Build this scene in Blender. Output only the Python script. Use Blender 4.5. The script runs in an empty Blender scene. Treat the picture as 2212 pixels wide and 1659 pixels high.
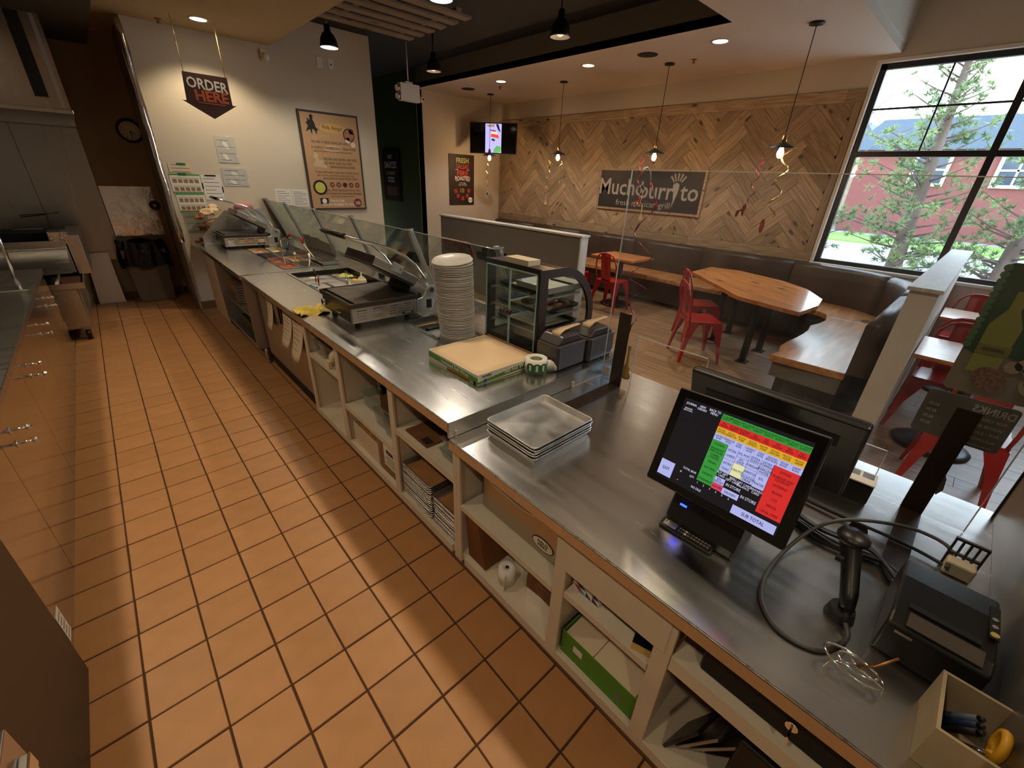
import bpy, math, random
from mathutils import Vector, Matrix
random.seed(7)
sc = bpy.context.scene
COL = sc.collection
PI = math.pi

# ------------------------------------------------------------------ camera, world, lights, exposure
CAM_R = ((0.736717, -0.674961, 0.040941), (-0.270745, -0.349914, -0.896804), (0.619634, 0.649606, -0.440529))
cam_d = bpy.data.cameras.new('camera'); cam = bpy.data.objects.new('camera', cam_d); COL.objects.link(cam)
cam_d.sensor_width = 36.0; cam_d.lens = 902.566 / 2212.0 * 36.0; cam_d.clip_start = 0.02; cam_d.clip_end = 300
_r, _d, _f = [Vector(v) for v in CAM_R]
cam.matrix_world = Matrix(((_r.x, -_d.x, -_f.x, 0.0), (_r.y, -_d.y, -_f.y, 0.0), (_r.z, -_d.z, -_f.z, 1.75), (0, 0, 0, 1)))
sc.camera = cam
sc.view_settings.view_transform = 'Standard'; sc.view_settings.look = 'None'
sc.view_settings.exposure = 0.35; sc.view_settings.gamma = 1.0; sc.view_settings.use_curve_mapping = False
try:
    sc.cycles.use_denoising = True
    sc.cycles.max_bounces = 10; sc.cycles.diffuse_bounces = 5; sc.cycles.glossy_bounces = 5
    sc.cycles.transmission_bounces = 8; sc.cycles.transparent_max_bounces = 24
    sc.cycles.caustics_reflective = False; sc.cycles.caustics_refractive = False
    sc.cycles.sample_clamp_indirect = 6.0
except Exception:
    pass
world = bpy.data.worlds.new('sky'); sc.world = world; world.use_nodes = True
wn = world.node_tree; wn.nodes.clear()
wo = wn.nodes.new('ShaderNodeOutputWorld'); wb = wn.nodes.new('ShaderNodeBackground')
wg = wn.nodes.new('ShaderNodeTexCoord'); wsep = wn.nodes.new('ShaderNodeSeparateXYZ'); wr = wn.nodes.new('ShaderNodeValToRGB')
wn.links.new(wg.outputs['Generated'], wsep.inputs[0]); wn.links.new(wsep.outputs['Z'], wr.inputs[0])
wr.color_ramp.elements[0].position = 0.0; wr.color_ramp.elements[0].color = (0.93, 0.96, 1.0, 1)
wr.color_ramp.elements[1].position = 0.7; wr.color_ramp.elements[1].color = (0.66, 0.80, 1.0, 1)
wn.links.new(wr.outputs[0], wb.inputs[0]); wb.inputs[1].default_value = 6.0
wn.links.new(wb.outputs[0], wo.inputs[0])
# sky portal filling the dining window opening (guides sampling only, gives no light of its own)
pl = bpy.data.lights.new('window_portal', 'AREA'); pl.shape = 'RECTANGLE'; pl.size = 2.2; pl.size_y = 3.7
try: pl.cycles.is_portal = True
except Exception: pass
po = bpy.data.objects.new('window_portal', pl); COL.objects.link(po); po.location = (6.96, -0.35, 2.0); po.rotation_euler = (0, PI/2, 0)

def spot(name, loc, energy, color, size=math.radians(108), blend=0.35, radius=0.05):
    l = bpy.data.lights.new(name, 'SPOT'); l.energy = energy; l.color = color; l.spot_size = size; l.spot_blend = blend; l.shadow_soft_size = radius
    o = bpy.data.objects.new(name, l); COL.objects.link(o); o.location = loc
    return o
def point(name, loc, energy, color, radius=0.03):
    l = bpy.data.lights.new(name, 'POINT'); l.energy = energy; l.color = color; l.shadow_soft_size = radius
    o = bpy.data.objects.new(name, l); COL.objects.link(o); o.location = loc
    return o

# ------------------------------------------------------------------ materials
def S(r, g, b):
    f = lambda c: c/12.92 if c <= 0.04045 else ((c+0.055)/1.055)**2.4
    return (f(r/255), f(g/255), f(b/255), 1.0)
def mat(name, col, rough=0.5, metal=0.0, var=0.0, scale=(8, 8, 8), bump=0.0, bscale=60, coat=0.0, spec=0.5, emit=0.0, detail=3, col2=None, coord='Object', trans=0.0, alpha=1.0, rvar=0.0):
    m = bpy.data.materials.new(name); m.use_nodes = True
    nt = m.node_tree; b = nt.nodes['Principled BSDF']
    b.inputs['Base Color'].default_value = col; b.inputs['Roughness'].default_value = rough; b.inputs['Metallic'].default_value = metal
    b.inputs['Specular IOR Level'].default_value = spec
    if coat: b.inputs['Coat Weight'].default_value = coat; b.inputs['Coat Roughness'].default_value = 0.08
    if emit: b.inputs['Emission Color'].default_value = col; b.inputs['Emission Strength'].default_value = emit
    if trans: b.inputs['Transmission Weight'].default_value = trans
    if alpha < 1: b.inputs['Alpha'].default_value = alpha
    tc = None
    if var or col2 or rvar:
        tc = nt.nodes.new('ShaderNodeTexCoord'); mp = nt.nodes.new('ShaderNodeMapping'); mp.inputs['Scale'].default_value = scale
        nz = nt.nodes.new('ShaderNodeTexNoise'); nz.inputs['Scale'].default_value = 1.0; nz.inputs['Detail'].default_value = detail
        nt.links.new(tc.outputs[coord], mp.inputs[0]); nt.links.new(mp.outputs[0], nz.inputs['Vector'])
        if var or col2:
            rp = nt.nodes.new('ShaderNodeValToRGB')
            c2 = col2 or tuple(min(1, c*(1+var)) for c in col[:3])+(1,)
            c1 = col if col2 else tuple(c*(1-var) for c in col[:3])+(1,)
            rp.color_ramp.elements[0].position = 0.3; rp.color_ramp.elements[0].color = c1
            rp.color_ramp.elements[1].position = 0.7; rp.color_ramp.elements[1].color = c2
            nt.links.new(nz.outputs['Fac'], rp.inputs[0]); nt.links.new(rp.outputs[0], b.inputs['Base Color'])
        if rvar:
            ma = nt.nodes.new('ShaderNodeMapRange'); ma.inputs['To Min'].default_value = max(0.03, rough-rvar); ma.inputs['To Max'].default_value = rough+rvar
            ma.inputs['From Min'].default_value = 0.25; ma.inputs['From Max'].default_value = 0.75
            nt.links.new(nz.outputs['Fac'], ma.inputs['Value']); nt.links.new(ma.outputs[0], b.inputs['Roughness'])
    if bump:
        tc2 = tc or nt.nodes.new('ShaderNodeTexCoord'); n2 = nt.nodes.new('ShaderNodeTexNoise'); n2.inputs['Scale'].default_value = bscale; n2.inputs['Detail'].default_value = 3
        bp = nt.nodes.new('ShaderNodeBump'); bp.inputs['Strength'].default_value = bump; bp.inputs['Distance'].default_value = 0.01
        nt.links.new(tc2.outputs[coord], n2.inputs['Vector']); nt.links.new(n2.outputs['Fac'], bp.inputs['Height']); nt.links.new(bp.outputs[0], b.inputs['Normal'])
    return m
def steel(name, col, rough, stretch=(2, 60, 2), streak=0.10):
    m = mat(name, col, rough, 1.0, rvar=streak, scale=stretch, detail=4)
    return m
def pane_mat(name, tint, refl=0.08, haze=0.0, hazecol=(0.8, 0.8, 0.8, 1)):
    """thin clear sheet: mostly lets the view through, with a faint reflection and an optional smear of dust"""
    m = bpy.data.materials.new(name); m.use_nodes = True; nt = m.node_tree; nt.nodes.clear()
    out = nt.nodes.new('ShaderNodeOutputMaterial'); tr = nt.nodes.new('ShaderNodeBsdfTransparent'); gl = nt.nodes.new('ShaderNodeBsdfGlossy')
    tr.inputs[0].default_value = tint; gl.inputs['Roughness'].default_value = 0.02
    # view-angle reflectance from the facing ratio (same on both sides of the sheet)
    ge = nt.nodes.new('ShaderNodeNewGeometry'); dt = nt.nodes.new('ShaderNodeVectorMath'); dt.operation = 'DOT_PRODUCT'; mx = nt.nodes.new('ShaderNodeMixShader')
    nt.links.new(ge.outputs['Normal'], dt.inputs[0]); nt.links.new(ge.outputs['Incoming'], dt.inputs[1])
    ab = nt.nodes.new('ShaderNodeMath'); ab.operation = 'ABSOLUTE'; nt.links.new(dt.outputs['Value'], ab.inputs[0])
    iv = nt.nodes.new('ShaderNodeMath'); iv.operation = 'SUBTRACT'; iv.inputs[0].default_value = 1.0; nt.links.new(ab.outputs[0], iv.inputs[1])
    pw = nt.nodes.new('ShaderNodeMath'); pw.operation = 'POWER'; pw.inputs[1].default_value = 5.0; nt.links.new(iv.outputs[0], pw.inputs[0])
    mm = nt.nodes.new('ShaderNodeMath'); mm.operation = 'MULTIPLY_ADD'; mm.inputs[1].default_value = 0.6; mm.inputs[2].default_value = refl; nt.links.new(pw.outputs[0], mm.inputs[0])
    nt.links.new(mm.outputs[0], mx.inputs[0]); nt.links.new(tr.outputs[0], mx.inputs[1]); nt.links.new(gl.outputs[0], mx.inputs[2])
    last = mx
    if haze:
        df = nt.nodes.new('ShaderNodeBsdfDiffuse'); df.inputs[0].default_value = hazecol; m2 = nt.nodes.new('ShaderNodeMixShader')
        tc = nt.nodes.new('ShaderNodeTexCoord'); nz = nt.nodes.new('ShaderNodeTexNoise'); nz.inputs['Scale'].default_value = 9; nz.inputs['Detail'].default_value = 5
        mr = nt.nodes.new('ShaderNodeMapRange'); mr.inputs['From Min'].default_value = 0.35; mr.inputs['From Max'].default_value = 0.8; mr.inputs['To Min'].default_value = haze*0.3; mr.inputs['To Max'].default_value = haze*1.6
        nt.links.new(tc.outputs['Object'], nz.inputs['Vector']); nt.links.new(nz.outputs['Fac'], mr.inputs['Value']); nt.links.new(mr.outputs[0], m2.inputs[0])
        nt.links.new(last.outputs[0], m2.inputs[1]); nt.links.new(df.outputs[0], m2.inputs[2]); last = m2
    nt.links.new(last.outputs[0], out.inputs[0])
    return m
def wood(name, c1, c2, stretch=(3, 40, 40), rough=0.45, coat=0.0, rand=0.25, knots=True, coord='Object', kcol=None):
    """grain stretched along the first axis of the piece, with a shade of its own for every piece"""
    m = bpy.data.materials.new(name); m.use_nodes = True; nt = m.node_tree; b = nt.nodes['Principled BSDF']
    b.inputs['Roughness'].default_value = rough
    if coat: b.inputs['Coat Weight'].default_value = coat; b.inputs['Coat Roughness'].default_value = 0.12
    tc = nt.nodes.new('ShaderNodeTexCoord'); mp = nt.nodes.new('ShaderNodeMapping'); mp.inputs['Scale'].default_value = stretch
    oi = nt.nodes.new('ShaderNodeObjectInfo'); ad = nt.nodes.new('ShaderNodeVectorMath'); ad.operation = 'ADD'
    sc_ = nt.nodes.new('ShaderNodeMath'); sc_.operation = 'MULTIPLY'; sc_.inputs[1].default_value = 37.0
    nt.links.new(oi.outputs['Random'], sc_.inputs[0]); nt.links.new(tc.outputs[coord], mp.inputs[0]); nt.links.new(mp.outputs[0], ad.inputs[0]); nt.links.new(sc_.outputs[0], ad.inputs[1])
    nz = nt.nodes.new('ShaderNodeTexNoise'); nz.inputs['Scale'].default_value = 1; nz.inputs['Detail'].default_value = 6; nz.inputs['Distortion'].default_value = 0.4
    nt.links.new(ad.outputs[0], nz.inputs['Vector'])
    rp = nt.nodes.new('ShaderNodeValToRGB'); rp.color_ramp.elements[0].position = 0.3; rp.color_ramp.elements[0].color = c1; rp.color_ramp.elements[1].position = 0.72; rp.color_ramp.elements[1].color = c2
    nt.links.new(nz.outputs['Fac'], rp.inputs[0])
    hs = nt.nodes.new('ShaderNodeHueSaturation'); mr = nt.nodes.new('ShaderNodeMapRange'); mr.inputs['To Min'].default_value = 1-rand; mr.inputs['To Max'].default_value = 1+rand
    nt.links.new(oi.outputs['Random'], mr.inputs['Value']); nt.links.new(mr.outputs[0], hs.inputs['Value']); nt.links.new(rp.outputs[0], hs.inputs['Color'])
    outc = hs.outputs[0]
    if knots:
        mp2 = nt.nodes.new('ShaderNodeMapping'); mp2.inputs['Scale'].default_value = (stretch[0]*1.3, stretch[1]*0.28, stretch[2]*0.28)
        ad2 = nt.nodes.new('ShaderNodeVectorMath'); ad2.operation = 'ADD'
        nt.links.new(tc.outputs[coord], mp2.inputs[0]); nt.links.new(mp2.outputs[0], ad2.inputs[0]); nt.links.new(sc_.outputs[0], ad2.inputs[1])
        vo = nt.nodes.new('ShaderNodeTexVoronoi'); vo.inputs['Scale'].default_value = 0.55; nt.links.new(ad2.outputs[0], vo.inputs['Vector'])
        r2 = nt.nodes.new('ShaderNodeValToRGB'); r2.color_ramp.elements[0].position = 0.10; r2.color_ramp.elements[0].color = (1, 1, 1, 1); r2.color_ramp.elements[1].position = 0.17; r2.color_ramp.elements[1].color = (0, 0, 0, 1)
        nt.links.new(vo.outputs['Distance'], r2.inputs[0])
        mx = nt.nodes.new('ShaderNodeMix'); mx.data_type = 'RGBA'; mx.inputs[7].default_value = kcol or tuple(c*0.4 for c in c1[:3])+(1,)
        nt.links.new(r2.outputs[0], mx.inputs[0]); nt.links.new(outc, mx.inputs[6]); outc = mx.outputs[2]
    nt.links.new(outc, b.inputs['Base Color'])
    bp = nt.nodes.new('ShaderNodeBump'); bp.inputs['Strength'].default_value = 0.15; bp.inputs['Distance'].default_value = 0.004
    nt.links.new(nz.outputs['Fac'], bp.inputs['Height']); nt.links.new(bp.outputs[0], b.inputs['Normal'])
    return m
def piece_var(m, amt):
    """a small shade of its own for every object that shares this material"""
    nt = m.node_tree; b = nt.nodes['Principled BSDF']; inp = b.inputs['Base Color']
    hs = nt.nodes.new('ShaderNodeHueSaturation'); oi = nt.nodes.new('ShaderNodeObjectInfo'); mr = nt.nodes.new('ShaderNodeMapRange')
    mr.inputs['To Min'].default_value = 1-amt; mr.inputs['To Max'].default_value = 1+amt
    nt.links.new(oi.outputs['Random'], mr.inputs['Value']); nt.links.new(mr.outputs[0], hs.inputs['Value'])
    if inp.links: nt.links.new(inp.links[0].from_socket, hs.inputs['Color'])
    else: hs.inputs['Color'].default_value = inp.default_value
    nt.links.new(hs.outputs[0], inp); return m

T = {}
T['steel'] = steel('brushed_steel', (0.60, 0.585, 0.56, 1), 0.30, (3, 90, 3), 0.05)
T['counter'] = steel('counter_steel', (0.72, 0.71, 0.69, 1), 0.25, (30, 3, 3), 0.035)
T['steel_dull'] = steel('dull_steel', (0.46, 0.445, 0.425, 1), 0.42)
T['fridge'] = steel('mirror_steel', (0.46, 0.43, 0.40, 1), 0.14, (2, 2, 2), 0.03)
T['hood'] = steel('hood_steel', (0.60, 0.57, 0.54, 1), 0.24, (40, 2, 1), 0.06)
T['backsplash'] = steel('backsplash_steel', (0.42, 0.43, 0.43, 1), 0.33, (30, 2, 2), 0.08)
T['chrome'] = mat('chrome', (0.85, 0.85, 0.85, 1), 0.12, 1.0)
T['alu'] = mat('aluminium_pan', (0.74, 0.74, 0.75, 1), 0.36, 1.0, rvar=0.1, scale=(12, 12, 12))
T['foil'] = mat('crumpled_foil', (0.75, 0.74, 0.72, 1), 0.18, 1.0, bump=0.9, bscale=22)
T['foil_fine'] = mat('foil_sheet', (0.72, 0.71, 0.70, 1), 0.15, 1.0, bump=0.35, bscale=9)
T['tile'] = piece_var(mat('quarry_tile', S(186, 134, 86), 0.42, 0, var=0.07, scale=(9, 9, 9), bump=0.04, bscale=120), 0.05)
T['grout'] = mat('dark_grout', S(70, 46, 26), 0.9)
T['base_tile'] = piece_var(mat('cove_base_tile', S(118, 88, 62), 0.45, 0, var=0.1), 0.06)
T['plank_floor'] = wood('wood_look_tile', S(126, 99, 72), S(172, 140, 108), (40, 2.2, 40), 0.38, 0, 0.10, False)
T['plank_grout'] = mat('floor_joint', S(70, 58, 48), 0.9)
T['paint'] = mat('cream_paint', S(208, 198, 180), 0.75, 0, var=0.02, scale=(2, 2, 2), bump=0.05, bscale=220)
T['paint_warm'] = mat('taupe_paint', S(196, 186, 172), 0.75, 0, var=0.02, scale=(2, 2, 2), bump=0.05, bscale=220)
T['paint_ceiling'] = mat('ceiling_paint', S(202, 191, 176), 0.85, 0, bump=0.05, bscale=180)
T['paint_kceil'] = mat('kitchen_ceiling_paint', S(190, 172, 140), 0.85, 0, bump=0.05, bscale=180)
T['paint_grey'] = mat('grey_paint', S(140, 131, 120), 0.7, 0, bump=0.04, bscale=180)
T['paint_black'] = mat('black_paint', S(13, 13, 16), 0.75)
T['paint_green'] = mat('green_paint', S(74, 88, 30), 0.7, 0, bump=0.04, bscale=200)
T['paint_brown'] = mat('kitchen_wall_paint', S(172, 156, 134), 0.7, 0, var=0.06, scale=(1.5, 1.5, 1.5))
T['panel_dark'] = mat('dark_ceiling_tile', S(66, 56, 44), 0.8, 0, var=0.12, scale=(25, 25, 25))
T['halfwall'] = mat('grey_laminate', S(108, 100, 91), 0.55, 0, var=0.03, scale=(3, 3, 30))
T['whitewash'] = wood('whitewashed_trim', S(178, 172, 165), S(214, 210, 204), (60, 60, 4), 0.5, 0, 0.05, False)
T['white_lam'] = mat('white_melamine', S(214, 202, 182), 0.5, 0, var=0.05, scale=(6, 6, 6))
T['white_post'] = mat('white_post_paint', S(206, 200, 188), 0.6, 0)
T['cladding'] = wood('reclaimed_pine', S(126, 106, 84), S(176, 153, 126), (4, 46, 46), 0.6, 0, 0.24, True)
T['tabletop'] = wood('pine_tabletop', S(176, 104, 50), S(222, 150, 84), (2.5, 26, 26), 0.28, 0.5, 0.12, True)
T['benchwood'] = wood('live_edge_wood', S(160, 104, 60), S(212, 158, 102), (2, 18, 18), 0.33, 0.4, 0.05, True)
T['slat'] = wood('pale_slat_wood', S(120, 103, 86), S(160, 141, 120), (4, 40, 40), 0.6, 0, 0.10, True)
T['leather'] = mat('brown_leather', S(62, 50, 43), 0.38, 0, var=0.15, scale=(6, 6, 6), bump=0.12, bscale=160)
T['red'] = mat('red_enamel', S(176, 26, 28), 0.25, 0, var=0.06, scale=(5, 5, 5), coat=0.4)
T['black'] = mat('black_plastic', S(20, 20, 21), 0.38)
T['black_matte'] = mat('matte_black', S(15, 14, 14), 0.7)
T['black_metal'] = mat('black_powdercoat', S(26, 26, 28), 0.42, 0.3)
T['bronze'] = mat('bronze_acrylic_post', S(48, 37, 28), 0.3, 0.2, var=0.05)
T['case_brown'] = mat('case_frame_plastic', S(62, 50, 50), 0.35)
T['white'] = mat('white_plastic', S(226, 224, 218), 0.4)
T['paper'] = mat('white_paper', S(230, 228, 222), 0.8)
T['paper_warm'] = mat('cream_paper', S(222, 204, 176), 0.8)
T['parch'] = mat('wrap_paper', S(224, 196, 160), 0.75)
T['kraft'] = mat('kraft_paper', S(150, 106, 62), 0.8, 0, var=0.12, scale=(10, 10, 10))
T['kraft_dark'] = mat('brown_bag_paper', S(112, 70, 36), 0.75, 0, var=0.2, scale=(6, 30, 6))
T['card'] = mat('corrugated_card', S(138, 104, 66), 0.85, 0, var=0.08)
T['ink'] = mat('black_ink', S(28, 26, 26), 0.7)
T['ink_grey'] = mat('grey_ink', S(120, 118, 116), 0.7)
T['ink_white'] = mat('white_ink', S(236, 232, 224), 0.6)
T['green_print'] = mat('green_print', S(84, 140, 42), 0.6)
T['green_paper'] = mat('menu_green', S(70, 150, 70), 0.7)
T['mint'] = mat('mint_print', S(168, 205, 178), 0.7)
T['food_print'] = mat('food_print', S(128, 74, 50), 0.7, 0, col2=S(190, 140, 110), scale=(120, 120, 120))
T['green_tape'] = mat('green_tape', S(30, 110, 62), 0.4)
T['brown_sign'] = mat('order_sign_brown', S(66, 37, 28), 0.55, 0, var=0.15, scale=(3, 3, 30))
T['orange_ink'] = mat('orange_ink', S(196, 96, 52), 0.6)
T['poster_tan'] = mat('poster_kraft', S(186, 150, 112), 0.75, 0, var=0.07, scale=(40, 40, 40))
T['poster_dark'] = mat('poster_dark', S(40, 26, 22), 0.55, 0, col2=S(58, 36, 30), scale=(4, 4, 4))
T['poster_frame'] = mat('poster_frame', S(52, 33, 30), 0.5)
T['gold_ink'] = mat('gold_ink', S(205, 165, 90), 0.6)
T['red_ink'] = mat('red_ink', S(196, 58, 50), 0.6)
T['maroon'] = mat('maroon_ink', S(118, 36, 36), 0.6)
T['lime_ink'] = mat('lime_ink', S(190, 200, 120), 0.6)
T['sign_black'] = mat('chalk_sign', S(38, 36, 38), 0.55)
T['sign_grey'] = mat('sign_lettering', S(158, 152, 146), 0.6)
T['pink'] = mat('pink_sign', S(206, 118, 108), 0.6)
T['glass_case'] = pane_mat('case_glass', (0.90, 0.94, 0.93, 1), 0.05)
T['glass_guard'] = pane_mat('guard_glass', (0.82, 0.87, 0.85, 1), 0.05, 0.03)
T['glass_edge'] = mat('glass_edge', S(176, 205, 200), 0.15, 0, spec=0.7)
T['acrylic'] = pane_mat('shield_acrylic', (0.95, 0.96, 0.97, 1), 0.035, 0.035, (0.85, 0.88, 0.95, 1))
T['acrylic_edge'] = mat('acrylic_edge', S(226, 228, 226), 0.2, 0)
T['window_glass'] = pane_mat('window_glass', (0.93, 0.97, 0.97, 1), 0.03)
T['mullion'] = mat('window_frame_metal', S(44, 46, 50), 0.4, 0.3)
T['window_trim'] = mat('window_trim_paint', S(222, 216, 206), 0.6)
T['clear'] = pane_mat('clear_plastic', (0.88, 0.90, 0.90, 1), 0.10, 0.10, (0.9, 0.9, 0.88, 1))
T['lid'] = mat('frosted_lid_plastic', S(222, 220, 216), 0.3, 0, alpha=0.72)
T['screen'] = mat('screen_glass', S(10, 10, 13), 0.06)
T['yellow_cloth'] = mat('yellow_cloth', S(206, 184, 84), 0.9, 0, var=0.12, scale=(20, 20, 20), bump=0.3, bscale=150)
T['bin'] = mat('beige_bin_card', S(182, 164, 132), 0.7, 0, var=0.06, scale=(15, 15, 15))
T['trash'] = mat('grey_trash_can', S(112, 104, 96), 0.5)
T['bag_black'] = mat('black_bin_bag', S(16, 16, 18), 0.25, 0, bump=0.8, bscale=18)
T['green_dark'] = mat('green_hose', S(40, 62, 42), 0.5)
T['navy'] = mat('navy_plastic', S(28, 40, 78), 0.4)
T['cream_plastic'] = mat('cream_plastic', S(226, 214, 186), 0.4)
T['rice'] = mat('shredded_cheese', S(236, 214, 150), 0.7, 0, var=0.15, scale=(90, 90, 90), bump=0.6, bscale=90)
T['beef'] = mat('stewed_meat', S(130, 58, 26), 0.45, 0, col2=S(190, 96, 44), scale=(80, 80, 80), bump=0.8, bscale=60)
T['chicken'] = mat('grilled_chicken', S(176, 120, 64), 0.5, 0, col2=S(226, 178, 116), scale=(60, 60, 60), bump=0.8, bscale=50)
T['salsa'] = mat('red_salsa', S(168, 66, 44), 0.35, 0, var=0.15, scale=(60, 60, 60), bump=0.3, bscale=60)
T['corn'] = mat('corn_food', S(232, 170, 40), 0.5, 0, var=0.2, scale=(90, 90, 90), bump=0.8, bscale=70)
T['lettuce'] = mat('shredded_lettuce', S(206, 206, 96), 0.6, 0, var=0.2, scale=(70, 70, 70), bump=0.8, bscale=70)
T['beans'] = mat('dark_beans', S(64, 40, 26), 0.35, 0, var=0.2, scale=(70, 70, 70), bump=0.6, bscale=70)
T['cookie'] = mat('cookie_dough', S(176, 142, 96), 0.8, 0, col2=S(110, 80, 52), scale=(45, 45, 45), bump=0.5, bscale=50)
T['bulb'] = mat('lit_filament_bulb', (1.0, 0.62, 0.28, 1), 0.2, 0, emit=14.0)
T['bulb_white'] = mat('lit_bulb', (1.0, 0.92, 0.80, 1), 0.2, 0, emit=12.0)
T['bulb_dim'] = mat('dim_bulb', (1.0, 0.72, 0.5, 1), 0.3, 0, emit=0.9)
T['down'] = mat('downlight_lens', (1.0, 0.86, 0.60, 1), 0.3, 0, emit=9.0)
T['brass'] = mat('aged_brass', S(150, 104, 60), 0.3, 1.0)
T['magenta'] = mat('magenta_foil_ribbon', S(176, 40, 96), 0.25, 0.6)
T['gold'] = mat('gold_foil_ribbon', S(214, 190, 110), 0.25, 0.7)
T['pine'] = piece_var(mat('pine_needles', S(78, 104, 72), 0.8, 0, col2=S(138, 156, 98), scale=(1.5, 1.5, 1.5)), 0.12)
T['bark'] = mat('pine_bark', S(98, 84, 76), 0.9, 0, var=0.25, scale=(6, 6, 2), bump=0.6, bscale=12)
T['asphalt'] = mat('road_asphalt', S(150, 152, 154), 0.9, 0, var=0.06)
T['concrete'] = mat('pale_concrete', S(205, 203, 200), 0.9, 0, var=0.05)
T['grass'] = mat('grass_strip', S(118, 160, 72), 0.9, 0, var=0.2, scale=(3, 3, 3))
T['house_red'] = mat('maroon_siding', S(126, 70, 68), 0.8)
T['house_tan'] = mat('tan_stone', S(176, 164, 140), 0.85, 0, var=0.2, scale=(4, 4, 4))
T['roof_blue'] = mat('slate_roof', S(82, 94, 112), 0.8, 0, var=0.06)
T['sil'] = mat('dark_glass', S(58, 70, 88), 0.1)

# ------------------------------------------------------------------ mesh helpers
class G:
    def __init__(s): s.v = []; s.f = []; s.sm = []
    def add(s, vs, fs, smooth=False):
        n = len(s.v); s.v += [tuple(v) for v in vs]; s.f += [tuple(i+n for i in f) for f in fs]; s.sm += [smooth]*len(fs); return s
    def box(s, x0, x1, y0, y1, z0, z1):
        return s.add([(x0, y0, z0), (x1, y0, z0), (x1, y1, z0), (x0, y1, z0), (x0, y0, z1), (x1, y0, z1), (x1, y1, z1), (x0, y1, z1)],
                     [(0, 3, 2, 1), (4, 5, 6, 7), (0, 1, 5, 4), (1, 2, 6, 5), (2, 3, 7, 6), (3, 0, 4, 7)])
    def tray(s, x0, x1, y0, y1, z0, z1, t, flare=0.0):
        """open box with walls of thickness t; flare widens the rim"""
        a = [(x0, y0), (x1, y0), (x1, y1), (x0, y1)]
        b = [(x0-flare, y0-flare), (x1+flare, y0-flare), (x1+flare, y1+flare), (x0-flare, y1+flare)]
        bi = [(x0-flare+t, y0-flare+t), (x1+flare-t, y0-flare+t), (x1+flare-t, y1+flare-t), (x0-flare+t, y1+flare-t)]
        ai = [(x0+t, y0+t), (x1-t, y0+t), (x1-t, y1-t), (x0+t, y1-t)]
        v = [(x, y, z0) for x, y in a]+[(x, y, z1) for x, y in b]+[(x, y, z1) for x, y in bi]+[(x, y, z0+t) for x, y in ai]
        f = [(3, 2, 1, 0), (12, 13, 14, 15)]
        for i in range(4):
            j = (i+1) % 4; f += [(i, j, 4+j, 4+i), (4+i, 4+j, 8+j, 8+i), (8+i, 8+j, 12+j, 12+i)]
        return s.add(v, f)
    def prism(s, poly, d, o=(0, 0, 0), u=(1, 0, 0), w=(0, 1, 0)):
        """polygon in the u/w plane extruded by vector d"""
        o, u, w, d = Vector(o), Vector(u), Vector(w), Vector(d); n = len(poly)
        a = [o+u*p[0]+w*p[1] for p in poly]
        return s.add(a+[p+d for p in a], [tuple(range(n))[::-1], tuple(range(n, 2*n))]+[(i, (i+1) % n, n+(i+1) % n, n+i) for i in range(n)])
    def cyl(s, p0, p1, r0, r1=None, n=16, cap=True, smooth=True):
        p0, p1 = Vector(p0), Vector(p1); r1 = r0 if r1 is None else r1
        d = (p1-p0).normalized(); a = d.orthogonal().normalized(); b = d.cross(a)
        v = [p0+(a*math.cos(2*PI*i/n)+b*math.sin(2*PI*i/n))*r0 for i in range(n)]+[p1+(a*math.cos(2*PI*i/n)+b*math.sin(2*PI*i/n))*r1 for i in range(n)]
        s.add(v, [(i, (i+1) % n, n+(i+1) % n, n+i) for i in range(n)], smooth)
        if cap:
            k = len(s.v)-2*n; s.f += [tuple(range(k+n-1, k-1, -1)), tuple(range(k+n, k+2*n))]; s.sm += [False, False]
        return s
    def lathe(s, prof, c=(0, 0, 0), n=24, axis=None, smooth=True):
        """profile of (r, h) turned about +Z (or axis) through c"""
        c = Vector(c); ax = Vector(axis or (0, 0, 1)).normalized(); a = ax.orthogonal().normalized() if axis else Vector((1, 0, 0)); b = ax.cross(a)
        v = []; f = []
        for r, h in prof:
            for i in range(n): v.append(c+ax*h+(a*math.cos(2*PI*i/n)+b*math.sin(2*PI*i/n))*r)
        for k in range(len(prof)-1):
            for i in range(n):
                j = (i+1) % n; f.append((k*n+i, k*n+j, (k+1)*n+j, (k+1)*n+i))
        return s.add(v, f, smooth)
    def tube(s, pts, r, n=8, closed=False, rad=None):
        pts = [Vector(p) for p in pts]; m = len(pts); v = []; f = []; prev = None
        for i, p in enumerate(pts):
            if closed: t = pts[(i+1) % m]-pts[i-1]
            else: t = pts[min(i+1, m-1)]-pts[max(i-1, 0)]
            t = t.normalized() if t.length > 1e-9 else Vector((0, 0, 1))
            a = t.orthogonal().normalized() if prev is None else (prev-t*prev.dot(t))
            a = a.normalized() if a.length > 1e-6 else t.orthogonal().normalized(); prev = a; b = t.cross(a); rr = rad[i] if rad else r
            v += [p+(a*math.cos(2*PI*k/n)+b*math.sin(2*PI*k/n))*rr for k in range(n)]
        for i in range(m if closed else m-1):
            j = (i+1) % m
            for k in range(n): f.append((i*n+k, i*n+(k+1) % n, j*n+(k+1) % n, j*n+k))
        s.add(v, f, True)
        if not closed:
            k0 = len(s.v)-m*n; s.f += [tuple(range(k0+n-1, k0-1, -1)), tuple(range(k0+(m-1)*n, k0+m*n))]; s.sm += [False, False]
        return s
    def strip(s, pts, wv, smooth=True, th=0.0):
        """a ribbon through pts, wv = width vector (or list)"""
        m = len(pts); v = []
        for i, p in enumerate(pts):
            w = Vector(wv[i] if isinstance(wv, list) else wv)/2; p = Vector(p); v += [p-w, p+w]
        return s.add(v, [(2*i, 2*i+1, 2*i+3, 2*i+2) for i in range(m-1)], smooth)
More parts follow.
